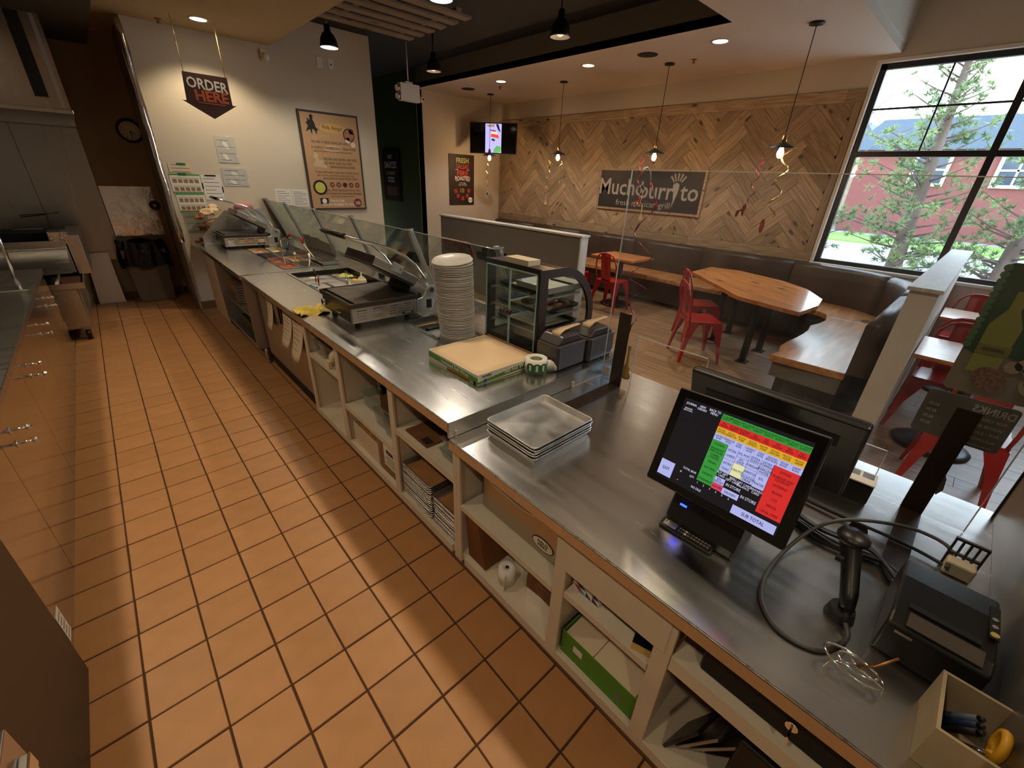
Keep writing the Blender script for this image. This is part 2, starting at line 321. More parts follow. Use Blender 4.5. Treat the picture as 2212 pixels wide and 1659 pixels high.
    def quad(s, a, b, c, d): return s.add([a, b, c, d], [(0, 1, 2, 3)])
    def sphere(s, c, rx, ry=None, rz=None, n=14, m=8):
        ry = rx if ry is None else ry; rz = rx if rz is None else rz
        v = []; f = []
        for k in range(m+1):
            th = PI*k/m
            for i in range(n): v.append((c[0]+rx*math.sin(th)*math.cos(2*PI*i/n), c[1]+ry*math.sin(th)*math.sin(2*PI*i/n), c[2]-rz*math.cos(th)))
        for k in range(m):
            for i in range(n): f.append((k*n+i, k*n+(i+1) % n, (k+1)*n+(i+1) % n, (k+1)*n+i))
        return s.add(v, f, True)
    def grid(s, fn, nu, nv, smooth=True):
        v = [fn(i/(nu-1), j/(nv-1)) for j in range(nv) for i in range(nu)]
        return s.add(v, [(j*nu+i, j*nu+i+1, (j+1)*nu+i+1, (j+1)*nu+i) for j in range(nv-1) for i in range(nu-1)], smooth)
    def mesh(s, name='m'):
        me = bpy.data.meshes.new(name); me.from_pydata(s.v, [], s.f)
        me.polygons.foreach_set('use_smooth', s.sm); me.update(); return me
    def obj(s, name, m, parent=None, bevel=0.0, solid=0.0, seg=2, loc=None):
        o = bpy.data.objects.new(name, s.mesh(name)); COL.objects.link(o)
        if m is not None: o.data.materials.append(T[m] if isinstance(m, str) else m)
        if parent is not None: o.parent = parent
        if loc is not None: o.location = loc
        if solid:
            md = o.modifiers.new('thick', 'SOLIDIFY'); md.thickness = solid; md.offset = 0
        if bevel:
            md = o.modifiers.new('edge', 'BEVEL'); md.width = bevel; md.segments = seg; md.limit_method = 'ANGLE'; md.angle_limit = math.radians(40)
        return o
def tag(o, label=None, cat=None, group=None, kind=None):
    if label: o['label'] = label
    if cat: o['category'] = cat
    if group: o['group'] = group
    if kind: o['kind'] = kind
    return o
def thing(name, label, cat, loc=(0, 0, 0), rz=0.0, group=None):
    o = bpy.data.objects.new(name, None); COL.objects.link(o); o.empty_display_size = 0.05
    o.location = loc; o.rotation_euler = (0, 0, rz); return tag(o, label, cat, group)
def struct(o): o['kind'] = 'structure'; return o
def copy_tree(o, parent=None):
    c = o.copy(); COL.objects.link(c); c.parent = parent
    for ch in list(o.children): copy_tree(ch, c)
    return c
def B(*a): return G().box(*a)
def text(s, size, o, u, v, m, parent, name='lettering', align='CENTER', bold=0.0, ext=0.0006, sp=1.0, lsp=1.0, sx=1.0):
    """lettering lying in the plane of u (right) and v (up), centred on o"""
    cu = bpy.data.curves.new(name, 'FONT'); cu.body = s; cu.size = size; cu.align_x = align; cu.align_y = 'CENTER'; cu.extrude = ext; cu.offset = bold*size; cu.resolution_u = 2
    cu.space_character = sp; cu.space_line = lsp; cu.fill_mode = 'BOTH'
    tmp = bpy.data.objects.new(name, cu); COL.objects.link(tmp)
    me = bpy.data.meshes.new_from_object(tmp); bpy.data.objects.remove(tmp); bpy.data.curves.remove(cu)
    me.materials.clear(); me.materials.append(T[m] if isinstance(m, str) else m); me.name = name
    ob = bpy.data.objects.new(name, me); COL.objects.link(ob)
    u, v = Vector(u).normalized(), Vector(v).normalized(); n = u.cross(v); o = Vector(o); u = u*sx
    M = Matrix(((u.x, v.x, n.x, o.x), (u.y, v.y, n.y, o.y), (u.z, v.z, n.z, o.z), (0, 0, 0, 1)))
    ob.parent = parent; ob.matrix_local = M
    return ob
def disc(c, r, nrm, n=24, th=0.001, ry=None, u=None):
    """thin round print with its axis along nrm"""
    g = G(); nrm = Vector(nrm).normalized(); a = Vector(u).normalized() if u else nrm.orthogonal().normalized(); b = nrm.cross(a); c = Vector(c); ry = ry or r
    return g.prism([(math.cos(2*PI*i/n)*r, math.sin(2*PI*i/n)*ry) for i in range(n)], nrm*th, c, a, b)
# ================================================================== THE SETTING
XR, YB, YW = 6.88, 7.92, 6.85            # window wall, back wall, white order wall
ZK, ZD, ZC, ZH = 3.10, 3.14, 3.45, 4.10  # kitchen ceiling, dining ceiling, black coffer, high ceiling
ZU, ZL = 0.875, 0.80                     # upper and lower counter tops
XC = 0.795                               # counter front edge

# ---- kitchen floor of square quarry tiles
PX, PY, TX0, TY0 = 0.2028, 0.2033, -0.347, 0.377
fl = struct(B(-1.95, 1.96, -3.0, 8.0, -0.06, -0.004).obj('floor', 'grout'))
h = 0.0982; c_ = 0.0965
def tile_mesh(g, x, y, dz=0.0):
    z0, z1 = -0.012, dz
    return g.add([(x-h, y-h, z0), (x+h, y-h, z0), (x+h, y+h, z0), (x-h, y+h, z0), (x-h, y-h, z1-0.003), (x+h, y-h, z1-0.003), (x+h, y+h, z1-0.003), (x-h, y+h, z1-0.003),
                  (x-c_, y-c_, z1), (x+c_, y-c_, z1), (x+c_, y+c_, z1), (x-c_, y+c_, z1)],
                 [(0, 1, 5, 4), (1, 2, 6, 5), (2, 3, 7, 6), (3, 0, 4, 7), (4, 5, 9, 8), (5, 6, 10, 9), (6, 7, 11, 10), (7, 4, 8, 11), (8, 9, 10, 11)])
tm = tile_mesh(G(), 0, 0).mesh('tile'); tm.materials.append(T['tile'])
rest = G()
for i in range(-8, 8):
    for j in range(-16, 38):
        x = TX0+PX*(i+0.5); y = TY0+PY*(j+0.5)
        if x > 1.9: continue
        if -1 <= i <= 5 and j >= -2:
            o = bpy.data.objects.new('tile', tm); COL.objects.link(o); o.parent = fl
            o.location = (x+random.uniform(-.0008, .0008), y+random.uniform(-.0008, .0008), random.uniform(-.0012, .0004)); o.rotation_euler = (0, 0, random.uniform(-.004, .004))
        else: tile_mesh(rest, x, y)
tag(rest.obj('tile_field', 'tile', fl), kind='stuff')

# ---- dining floor of wood-look planks running along the wall
fd = struct(B(1.96, 6.90, -3.0, 10.0, -0.06, -0.004).obj('floor_dining', 'plank_grout'))
rest = G(); pm = {}
x = 1.98; row = 0
while x < 6.86:
    w = 0.146; y = -3.0+random.uniform(-0.8, 0)
    while y < 9.9:
        y0, y1 = max(y, -3.0), min(y+0.9, 9.98)
        if y1-y0 > 0.02:
            if y1 > -0.9 and y0 < 5.0 and y1-y0 > 0.85:
                if 'p' not in pm:
                    pm['p'] = G().box(0, w, 0, 0.897, -0.012, 0).mesh('floor_plank'); pm['p'].materials.append(T['plank_floor'])
                o = bpy.data.objects.new('floor_plank', pm['p']); COL.objects.link(o); o.parent = fd; o.location = (x, y0, random.uniform(-.0008, .0004))
            else: rest.box(x, x+w, y0, y1-0.003, -0.012, 0)
        y += 0.9
    x += w+0.003
tag(rest.obj('plank_field', 'plank_floor', fd), kind='stuff')

# ---- walls
struct(B(-1.95, 0.70, YB, YB+0.12, 0, ZK+0.1).obj('wall_back', 'paint_brown'))
wf = struct(B(0.69, 3.45, YW, YW+0.10, 0, 3.60).obj('wall_front', 'paint'))
B(0.69, 0.72, YW+0.10, 8.0, 0, 3.3).obj('return_panel', 'paint_brown', wf)
# crumpled foil-wrapped corner guard of the white wall
cg = G(); pts = [(0.684+0.004*math.sin(k*2.1), YW-0.004, 0.86+k*0.16) for k in range(15)]
cg.strip(pts, [(0.055+0.012*math.sin(k*1.7), 0, 0) for k in range(15)]); cg.strip([(p[0]-0.026, YW+0.03, p[2]) for p in pts], (0, 0.07, 0))
cg.obj('corner_guard', 'foil_fine', wf, solid=0.004)
B(0.672, 0.70, YW-0.012, YW+0.05, 0.0, 0.86).obj('corner_post', 'steel_dull', wf)
wtv = struct(B(4.83, XR+0.2, YB, YB+0.12, 0, ZC+0.1).obj('wall_television', 'paint_warm'))
struct(B(4.82, 4.94, YB, 10.4, 0, ZC+0.1).obj('wall_green', 'paint_green'))
struct(B(3.35, 3.45, YW+0.10, 10.4, 0, ZC+0.1).obj('wall_corridor', 'paint_black'))
struct(B(3.35, 4.94, 10.3, 10.42, 0, ZC+0.1).obj('wall_end', 'paint_black'))
struct(B(-2.05, -1.95, -3.1, 8.0, 0, ZK+0.1).obj('wall_left', 'paint_brown'))
struct(B(-2.05, 7.08, -3.12, -3.0, 0, ZH+0.1).obj('wall_rear', 'paint_warm'))
# window wall around the opening
WY0, WY1, WZ0, WZ1 = -2.20, 1.50, 0.92, 3.075
wr_ = struct(B(XR, XR+0.2, -3.1, YB+0.12, 0, WZ0).obj('wall_right', 'paint_warm'))
B(XR, XR+0.2, -3.1, YB+0.12, WZ1, ZH+0.1).obj('wall_upper', 'paint_warm', wr_)
B(XR, XR+0.2, WY1, YB+0.12, WZ0, WZ1).obj('wall_side', 'paint_warm', wr_)
B(XR, XR+0.2, -3.1, WY0, WZ0, WZ1).obj('wall_end_panel', 'paint_warm', wr_)

# ---- ceilings, bulkheads
struct(B(-2.0, 2.11, -3.1, YB+0.1, ZK, ZK+0.10).obj('ceiling', 'paint_kceil'))
struct(G().prism([(2.11, 1.34), (XR, 1.34), (XR, YB), (4.83, YB), (4.83, 2.32), (2.11, 2.32)], (0, 0, 0.08), (0, 0, ZD)).obj('ceiling_dining', 'paint_ceiling'))
struct(B(2.02, 4.92, 2.24, 10.4, ZC, ZC+0.06).obj('ceiling_coffer', 'paint_black'))
fa = struct(B(4.83, 4.90, 2.32, YB, ZD+0.002, ZC).obj('trim_1', 'paint_grey'))
struct(B(2.11, 4.90, 2.25, 2.32, ZD+0.002, ZC).obj('trim_2', 'paint_grey'))
struct(B(2.04, 2.11, 2.25, YB, ZK+0.002, ZC).obj('trim_3', 'paint_grey'))
struct(B(2.11, XR, 1.335, 1.40, ZD+0.08, ZH).obj('trim_4', 'paint_ceiling'))
struct(B(2.05, 2.11, -3.0, 1.40, ZK+0.10, ZH).obj('trim_5', 'paint_ceiling'))
struct(B(2.05, 7.08, -3.1, 1.40, ZH, ZH+0.08).obj('ceiling_high', 'paint_ceiling'))
# dark tiled drop panel near the hood
dp = struct(B(-1.95, 0.44, 5.2, YB-0.001, 2.952, ZK-0.001).obj('ceiling_drop', 'panel_dark'))

# ---- cove base tiles
bb = struct(B(-0.30, 0.69, YB-0.004, YB, 0, 0.10).obj('baseboard_back', 'grout'))
bm_ = G().box(0.0015, 0.15, -0.012, 0.0, 0.002, 0.10).mesh('base_tile'); bm_.materials.append(T['base_tile'])
for k in range(6):
    o = bpy.data.objects.new('base_tile', bm_); COL.objects.link(o); o.parent = bb; o.location = (-0.26+k*0.152, YB-0.004, 0)
bf = struct(B(0.70, 1.30, YW-0.004, YW, 0, 0.10).obj('baseboard_front', 'grout'))
for k in range(4):
    o = bpy.data.objects.new('base_tile', bm_); COL.objects.link(o); o.parent = bf; o.location = (0.70+k*0.152, YW-0.004, 0)

# ---- herringbone cladding: plank by plank on the window wall
cl = struct(B(XR-0.006, XR-0.001, 1.535, YB-0.001, 0.91, 2.845).obj('wall_cladding', mat('cladding_backing', S(62, 48, 36), 0.9)))
CZ0, CZ1, CY0, CY1 = 1.045, 2.715, 1.62, YB-0.05
Wd, nn = 0.140, 4
def clip(poly, rect):
    x0, x1, y0, y1 = rect
    for ax, lim, sg in ((0, x0, 1), (0, x1, -1), (1, y0, 1), (1, y1, -1)):
        out = []
        for i in range(len(poly)):
            a, b = poly[i-1], poly[i]; da, db = sg*(a[ax]-lim), sg*(b[ax]-lim)
            if da >= 0: 
                if db >= 0: out.append(b)
                else: t = da/(da-db); out.append((a[0]+t*(b[0]-a[0]), a[1]+t*(b[1]-a[1])))
            elif db >= 0: t = da/(da-db); out += [(a[0]+t*(b[0]-a[0]), a[1]+t*(b[1]-a[1])), b]
        poly = out
        if len(poly) < 3: return []
    return poly
def board(sv, poly, ang, th, name='plank', m='cladding'):
    """poly in wall coordinates (s = -y to the right, t = z), board's own x along ang"""
    cx = sum(p[0] for p in poly)/len(poly); cy = sum(p[1] for p in poly)/len(poly); ca, sa = math.cos(ang), math.sin(ang)
    loc = [((p[0]-cx)*ca+(p[1]-cy)*sa, -(p[0]-cx)*sa+(p[1]-cy)*ca) for p in poly]
    o = G().prism(loc, (0, 0, th)).obj(name, m, sv)
    ux = Vector((0, -ca, sa)); uy = Vector((0, sa, ca)); uz = ux.cross(uy)
    o.matrix_local = Matrix(((ux.x, uy.x, uz.x, XR-0.006), (ux.y, uy.y, uz.y, -cx), (ux.z, uy.z, uz.z, cy), (0, 0, 0, 1)))
    return o
r2 = math.sqrt(0.5)
rect = (-CY1, -CY0, CZ0, CZ1)
gap = 0.0022
for st in range(-10, 12):
    for i in range(-70, 70):
        for hv in (0, 1):
            if hv == 0: q = (i+st*2*nn, i+st*2*nn+nn, i, i+1)
            else: q = (i+st*2*nn+nn, i+st*2*nn+nn+1, i+1-nn, i+1)
            x0, x1, y0, y1 = [v*Wd for v in q]; x0 += gap/2; x1 -= gap/2; y0 += gap/2; y1 -= gap/2
            pl_ = [((x-y)*r2-3.16+0.03, (x+y)*r2+1.46) for x, y in ((x0, y0), (x1, y0), (x1, y1), (x0, y1))]
            if max(p[0] for p in pl_) < rect[0] or min(p[0] for p in pl_) > rect[1] or max(p[1] for p in pl_) < rect[2] or min(p[1] for p in pl_) > rect[3]: continue
            c = clip(pl_, rect)
            if len(c) < 3: continue
            ar = abs(sum(c[k-1][0]*c[k][1]-c[k][0]*c[k-1][1] for k in range(len(c))))/2
            if ar < 0.0006: continue
            board(cl, c, PI/4 if hv == 0 else 3*PI/4, 0.012+random.uniform(0, 0.006))
yy = CY1+0.05
while yy > 1.6:      # border boards above and below
    y2 = max(yy-1.55, 1.535)
    for z0, z1 in ((CZ1+0.002, 2.842), (0.912, CZ0-0.002)):
        board(cl, [(-yy+.001, z0), (-y2-.001, z0), (-y2-.001, z1), (-yy+.001, z1)], 0.0, 0.016)
    yy = y2
for y0, y1 in ((1.54, CY0-0.002), (CY1+0.002, YB-0.004)):
    board(cl, [(-y1, CZ0), (-y0, CZ0), (-y0, CZ1), (-y1, CZ1)], PI/2, 0.014)

# ---- big window
wnd = struct(thing('window_1', 'tall black-framed dining window with divided upper lights', 'window', (XR, 0, 0)))
del wnd['category']
def fb(n, y0, y1, z0, z1, x0=0.05, x1=0.11, m='mullion'): return B(x0, x1, y0, y1, z0, z1).obj(n, m, wnd, bevel=0.004)
for n, a in (('window_trim', (WY1-0.005, WY1+0.035, WZ0-0.04, WZ1+0.03)), ('window_trim', (WY0-0.035, WY0+0.005, WZ0-0.04, WZ1+0.03)), ('window_trim', (WY0, WY1, WZ1-0.005, WZ1+0.03))):
    fb(n, *a, -0.012, 0.05, 'window_trim')
B(-0.02, 0.14, WY0-0.03, WY1+0.03, WZ0-0.035, WZ0-0.002).obj('window_sill', 'window_trim', wnd, bevel=0.004)
fb('frame', WY1-0.065, WY1, WZ0, WZ1); fb('frame', WY0, WY0+0.065, WZ0, WZ1); fb('frame', WY0, WY1, WZ1-0.06, WZ1); fb('frame', WY0, WY1, WZ0, WZ0+0.05)
vm = [0.285, -0.945]
for y in vm: fb('mullion', y-0.032, y+0.032, WZ0, WZ1, 0.04, 0.115)
fb('transom', WY0, WY1, 2.155, 2.215, 0.042, 0.112)
bays = [(WY1-0.065, vm[0]+0.032), (vm[0]-0.032, vm[1]+0.032), (vm[1]-0.032, WY0+0.065)]
for a, b in bays:
    mid = (a+b)/2
    fb('muntin', mid-0.009, mid+0.009, 2.215, WZ1-0.06, 0.07, 0.095); fb('muntin', b, a, 2.63, 2.65, 0.07, 0.095)
    B(0.080, 0.086, b, a, WZ0+0.05, 2.155).obj('pane', 'window_glass', wnd)
    for y0, y1 in ((b, mid-0.009), (mid+0.009, a)):
        for z0, z1 in ((2.215, 2.63), (2.65, WZ1-0.06)): B(0.080, 0.086, y0, y1, z0, z1).obj('pane', 'window_glass', wnd)

# ---- half walls
hw = thing('half_wall', 'long grey half wall with pale wood cap between aisle and banquette', 'half wall', (0, 0, 0))
B(4.36, 4.48, 3.45, 6.55, 0, 1.125).obj('panel', 'halfwall', hw)
B(4.352, 4.488, 3.425, 3.447, 0, 1.125).obj('end_board', 'whitewash', hw)
B(4.335, 4.505, 3.41, 6.56, 1.126, 1.15).obj('cap', 'whitewash', hw, bevel=0.003)
hp = thing('booth_partition', 'white half-height partition with weathered cap beside window booth', 'half wall', (0, 0, 0))
B(3.64, XR-0.001, 0.085, 0.225, 0, 1.225).obj('panel', 'white_post', hp)
B(3.615, XR-0.002, 0.070, 0.240, 1.226, 1.25).obj('cap', 'whitewash', hp, bevel=0.003)
# ================================================================== COUNTERS
HX0, HX1, HY0, HY1 = 1.285, 1.545, 1.84, 2.43      # opening for the drop-in pan
ct = thing('counter_top', 'raised brushed steel worktop between grill press and wrap box', 'worktop')
g = G().box(XC, HX0, 1.195, 3.105, ZU-0.04, ZU).box(HX1, 1.97, 1.195, 3.105, ZU-0.04, ZU).box(HX0, HX1, 1.195, HY0, ZU-0.04, ZU).box(HX0, HX1, HY1, 3.105, ZU-0.04, ZU)
g.obj('steel_top', 'counter', ct)
B(XC, 1.97, 1.185, 1.195, ZL+0.002, ZU).obj('end_riser', 'steel', ct)
B(XC-0.006, XC, 1.185, 3.105, ZU-0.045, ZU-0.001).obj('front_edge', 'steel', ct, bevel=0.003)
lt = thing('cash_counter_top', 'lower brushed steel worktop under the till', 'worktop')
B(XC, 1.97, -0.60, 1.183, ZL-0.04, ZL).obj('steel_top', 'counter', lt)
B(XC-0.006, XC, -0.60, 1.183, ZL-0.045, ZL-0.001).obj('front_edge', 'steel', lt, bevel=0.003)

dpn = thing('drop_in_pan', 'steel drop-in pan set into the worktop beside lid stack', 'pan', (0, 0, ZU))
G().tray(HX0+0.012, HX1-0.012, HY0+0.012, HY1-0.012, -0.13, 0.004, 0.004).obj('well', 'steel', dpn)
for a in ((HX0-0.006, HX1+0.006, HY0-0.006, HY0+0.014), (HX0-0.006, HX1+0.006, HY1-0.014, HY1+0.006), (HX0-0.006, HX0+0.014, HY0+0.014, HY1-0.014), (HX1-0.014, HX1+0.006, HY0+0.014, HY1-0.014)):
    B(*a, 0.0005, 0.007).obj('rim', 'chrome', dpn)
B(HX0+0.014, HX1-0.014, HY0+0.30, HY0+0.315, -0.002, 0.005).obj('divider', 'chrome', dpn)
B(HX0+0.014, HX1-0.014, HY0+0.014, HY0+0.30, -0.004, 0.002).obj('cover', 'steel', dpn)
B(HX0+0.09, HX0+0.17, HY0+0.40, HY0+0.44, -0.07, -0.02).obj('bracket', 'black_metal', dpn)

# ---- white melamine shelf cabinets below
def cabinet(label, y0, y1, top, posts, shelves, name='shelf_cabinet'):
    c = thing(name, label, 'cabinet')
    B(1.55, 1.57, y0, y1, 0.11, top).obj('back', 'white_lam', c)
    B(0.835, 1.55, y0+.002, y1-.002, 0.115, 0.155).obj('bottom_shelf', 'white_lam', c)
    B(0.868, 0.885, y0, y1, 0.001, 0.114).obj('toe_kick', 'base_tile', c)
    for a, b in posts: B(0.830, 1.549, a+0.012, b-0.012, 0.156, top).obj('divider', 'white_lam', c); B(0.822, 0.8345, a, b, 0.112, top).obj('stile', 'white_lam', c, bevel=0.002)
    for a, b, z, t in shelves: B(0.835, 1.548, a+.001, b-.001, z-t, z).obj('shelf', 'white_lam', c); B(0.824, 0.8345, a+.001, b-.001, z-t-.002, z+.0005).obj('shelf_edge', 'white_lam', c)
    B(0.823, 0.8345, y0+.05, y1-.05, 0.112, 0.1555).obj('bottom_edge', 'white_lam', c)
    return c
cu = cabinet('white open-shelf cabinet below the raised worktop', 1.181, 2.985, 0.829, [(2.935, 2.985), (2.385, 2.44), (1.715, 1.765), (1.181, 1.205)],
             [(2.441, 2.934, 0.60, 0.022), (1.766, 2.384, 0.43, 0.028), (1.206, 1.714, 0.58, 0.032)])
lc = cabinet('white open-shelf cabinet below the till counter', -0.60, 1.180, 0.754, [(1.155, 1.180), (0.562, 0.612), (0.188, 0.238), (-0.60, -0.56)],
             [(0.613, 1.154, 0.46, 0.024), (0.239, 0.561, 0.49, 0.024), (-0.559, 0.187, 0.597, 0.05)])
B(0.818, 0.8295, 0.205, 0.605, 0.592, 0.753).obj('false_front', 'white_lam', lc, bevel=0.002)
# slotted shelf standards
for c, y, z0, z1 in ((cu, 1.768, 0.46, 0.82), (cu, 2.443, 0.17, 0.45), (cu, 1.209, 0.62, 0.82)):
    B(1.02, 1.04, y-0.016, y-0.011, z0, z1).obj('shelf_standard', 'black_metal', c)
for y0 in (2.384-0.012, 1.714-0.012):
    B(1.05, 1.07, y0-0.002, y0+0.010, 0.50, 0.82).obj('shelf_standard', 'black_metal', cu)

# ---- cold table (recessed fridge front) and steam table
cold = thing('cold_prep_table', 'steel refrigerated prep table with papers clipped to its front', 'prep table')
X0, X1, Y0, Y1 = 1.16, 1.715, 3.45, 4.275
G().box(XC, X0, 3.108, 4.388, ZU-0.04, ZU-.001).box(X1, 1.97, 3.108, 4.388, ZU-0.04, ZU-.001).box(X0, X1, 3.108, Y0, ZU-0.04, ZU-.001).box(X0, X1, Y1, 4.388, ZU-0.04, ZU-.001).obj('steel_top', 'counter', cold)
B(0.885, 1.60, 3.0, 4.36, 0.13, ZU-0.041).obj('fridge_body', 'steel_dull', cold)
B(0.875, 0.8845, 3.02, 3.66, 0.16, ZU-0.09).obj('door', 'steel_dull', cold, bevel=0.003); B(0.875, 0.8845, 3.68, 4.33, 0.16, ZU-0.09).obj('door', 'steel_dull', cold, bevel=0.003)
for y in (3.64, 3.70): B(0.862, 0.874, y-0.012, y+0.012, 0.60, 0.76).obj('door_pull', 'black', cold)
B(0.90, 1.55, 3.0, 4.36, 0.01, 0.129).obj('kick_plate', 'black_matte', cold)
G().tray(X0, X1, Y0, Y1, ZU-0.26, ZU-0.0005, 0.004).obj('cold_well', 'black_metal', cold)
for a in ((X0-0.02, X1+0.02, Y0-0.02, Y0), (X0-0.02, X1+0.02, Y1, Y1+0.02), (X0-0.02, X0, Y0, Y1), (X1, X1+0.02, Y0, Y1)): B(*a, ZU-0.001, ZU+0.004).obj('well_rim', 'steel', cold)
B(XC-0.005, XC, 3.108, 4.388, ZU-0.044, ZU-0.002).obj('front_edge', 'steel', cold)

hot = thing('steam_table', 'steel steam table with open shelf of round plates at the far wall', 'steam table')
A0, A1, B0, B1 = 1.16, 1.715, 4.46, 5.86
G().box(XC-0.02, A0, 4.392, YW-0.01, ZU-0.04, ZU+.002).box(A1, 1.97, 4.392, YW-0.01, ZU-0.04, ZU+.002).box(A0, A1, 4.392, B0, ZU-0.04, ZU+.002).box(A0, A1, B1, YW-0.01, ZU-0.04, ZU+.002).obj('steel_top', 'counter', hot)
G().tray(A0, A1, B0, B1, ZU-0.2, ZU+0.001, 0.004).obj('hot_well', 'steel_dull', hot)
B(XC+0.012, 0.86, 4.392, 4.395, ZU-0.04, ZU+0.004).obj('seam_strip', 'chrome', hot)
B(0.79, 1.60, 4.395, 4.42, 0.17, ZU-0.041).obj('end_panel', 'steel_dull', hot)
B(0.79, 1.60, 5.62, 5.64, 0.17, ZU-0.041).obj('end_panel', 'steel_dull', hot)
B(1.58, 1.60, 4.42, 5.62, 0.17, ZU-0.041).obj('back_panel', 'steel_dull', hot)
B(0.80, 1.58, 4.42, 5.62, 0.175, 0.195).obj('shelf', 'steel_dull', hot); B(0.80, 1.58, 4.42, 5.62, 0.47, 0.485).obj('shelf', 'steel_dull', hot)
B(0.79, 0.80, 5.64, 6.30, 0.12, ZU-0.041).obj('front_panel', 'white_lam', hot)
for x, y in ((0.86, 4.43), (0.86, 5.60), (1.5, 4.43), (1.5, 5.60)):
    G().cyl((x, y, 0.03), (x, y, 0.17), 0.02, n=12).cyl((x, y, 0.0), (x, y, 0.03), 0.014, 0.026, n=12).obj('leg', 'steel', hot)

# plates on the steam table shelf
pl0 = None
for k in range(11):
    nm = 'oval_plate'
    if pl0 is None:
        g = G().lathe([(0.0, 0.0), (0.07, 0.0), (0.125, 0.012), (0.13, 0.016), (0.124, 0.016), (0.07, 0.006), (0.0, 0.005)], n=24); pl0 = g.obj(nm, 'alu'); o = pl0
    else: o = pl0.copy(); COL.objects.link(o)
    o.location = (0.945+random.uniform(-.006, .006), 5.02+random.uniform(-.006, .006), 0.4855+k*0.0165)
    tag(o, 'round metal plate in the stack on the steam table shelf', 'plate', 'plates under the steam table')
    if k == 10: tag(o, 'topmost round metal plate of the stack on the steam table shelf')
hz = thing('green_tub', 'dark green plastic tub with hose on the lower steam table shelf', 'tub', (1.02, 4.78, 0.196))
G().tray(-0.17, 0.17, -0.30, 0.30, 0, 0.15, 0.006, 0.02).obj('tub_body', 'green_dark', hz)
G().tube([(0.11*math.cos(a)-0.02, 0.22*math.sin(a), 0.14+0.02*math.sin(a*0.5)) for a in [k*PI/14 for k in range(42)]], 0.012).obj('hose', mat('pale_green_hose', S(88, 112, 84), 0.45), hz)
tag(B(-0.18, 0.18, -0.25, 0.25, 0, 0.10).obj('storage_box', 'kraft', None, loc=(1.05, 5.38, 0.4855), bevel=0.004), 'pale tan carton beside the plates on the steam table shelf', 'box')

# papers on the cold table front
def sheet(name, label, y0, y1, z0, z1, x, curl, m='paper_warm', lines=6):
    t = thing(name, label, 'paper', (x, 0, 0))
    f = lambda u, v, e=0.0: (-(curl*(1-v)**2*(0.6+0.4*math.sin(u*2.3)))-e, y1+(y0-y1)*u, z0+(z1-z0)*v)
    G().grid(lambda u, v: f(u, v), 7, 9).obj('sheet', m, t, solid=0.0012)
    for k in range(lines):
        v = 0.88-k*0.13
        g = G().strip([f(u, v, 0.0018) for u in (0.15, 0.35, 0.55, 0.75 if k % 2 else 0.62)], (0, 0, 0.006)); g.obj('print_line', 'ink_grey', t)
    return t
sheet('clipped_paper', 'single curled paper hanging beside the door pull of the cold table', 3.88, 4.05, 0.50, 0.76, 0.873, 0.05)
sheet('clipped_paper', 'left of two overlapping curled papers on the cold table front', 3.40, 3.62, 0.49, 0.72, 0.872, 0.07)
p_ = sheet('clipped_paper', 'curled paper with green block nearest the white cabinet', 3.14, 3.37, 0.46, 0.74, 0.868, 0.08)
B(-0.004, -0.001, 3.19, 3.28, 0.615, 0.655).obj('printed_block', 'green_print', p_)
sheet('clipped_paper', 'narrow punched paper hanging at the white cabinet end', 2.99, 3.06, 0.44, 0.72, 0.866, 0.04, lines=0)

# ================================================================== SHELF CONTENTS
def tray_pan(g, lx, ly, hgt=0.024, t=0.0016):
    g.tray(-lx/2+0.012, lx/2-0.012, -ly/2+0.012, ly/2-0.012, 0, hgt, t, 0.010)
    r = 0.0028; n = 6
    cs = [(lx/2-0.02, ly/2-0.02, 0), (-lx/2+0.02, ly/2-0.02, PI/2), (-lx/2+0.02, -ly/2+0.02, PI), (lx/2-0.02, -ly/2+0.02, 1.5*PI)]
    pts = [(cx+0.0205*math.cos(a0+k*PI/2/n), cy+0.0205*math.sin(a0+k*PI/2/n), hgt) for cx, cy, a0 in cs for k in range(n+1)]
    return g.tube(pts, r, 5, closed=True)
tp = None
def tray_stack(x, y, z, n, lx, ly, label, group, top_label, dz=0.0125, rz=0.0):
    src = tray_pan(G(), lx, ly).mesh('sheet_pan'); src.materials.append(T['alu'])
    for k in range(n):
        o = bpy.data.objects.new('sheet_pan', src); COL.objects.link(o)
        o.location = (x+random.uniform(-.002, .002), y+random.uniform(-.002, .002), z+k*dz); o.rotation_euler = (0, 0, rz+random.uniform(-.004, .004))
        tag(o, top_label if k == n-1 else label, 'sheet pan', group)
    return z+(n-1)*dz
zt = tray_stack(1.02, 1.565, 0.1565, 15, 0.37, 0.275, 'sheet pan in the taller stack on the lower cabinet shelf', 'shelf pans', 'top sheet pan of the taller shelf stack holding a printed liner', 0.0135)
ln = thing('paper_liner', 'kraft tray liner with upside-down print in the taller pan stack', 'paper', (1.02, 1.565, zt+0.003))
B(-0.165, 0.165, -0.118, 0.118, 0, 0.0012).obj('liner_sheet', 'kraft', ln)
text('UNEXPECTED', 0.026, (-0.04, -0.03, 0.002), (0, 1, 0), (1, 0, 0), 'ink', ln, bold=0.02, sx=0.8); text('expect the', 0.020, (-0.01, -0.03, 0.002), (0, 1, 0), (1, 0, 0), 'ink', ln)
zt = tray_stack(1.02, 1.305, 0.1565, 13, 0.37, 0.195, 'sheet pan in the shorter stack by the white stile', 'shelf pans by stile', 'top sheet pan of the shorter shelf stack with a kraft liner', 0.0135)
tag(B(-0.165, 0.165, -0.075, 0.075, 0, 0.0012).obj('paper_liner', 'kraft', None, loc=(1.02, 1.305, zt+0.003)), 'plain kraft liner in the shorter pan stack', 'paper')

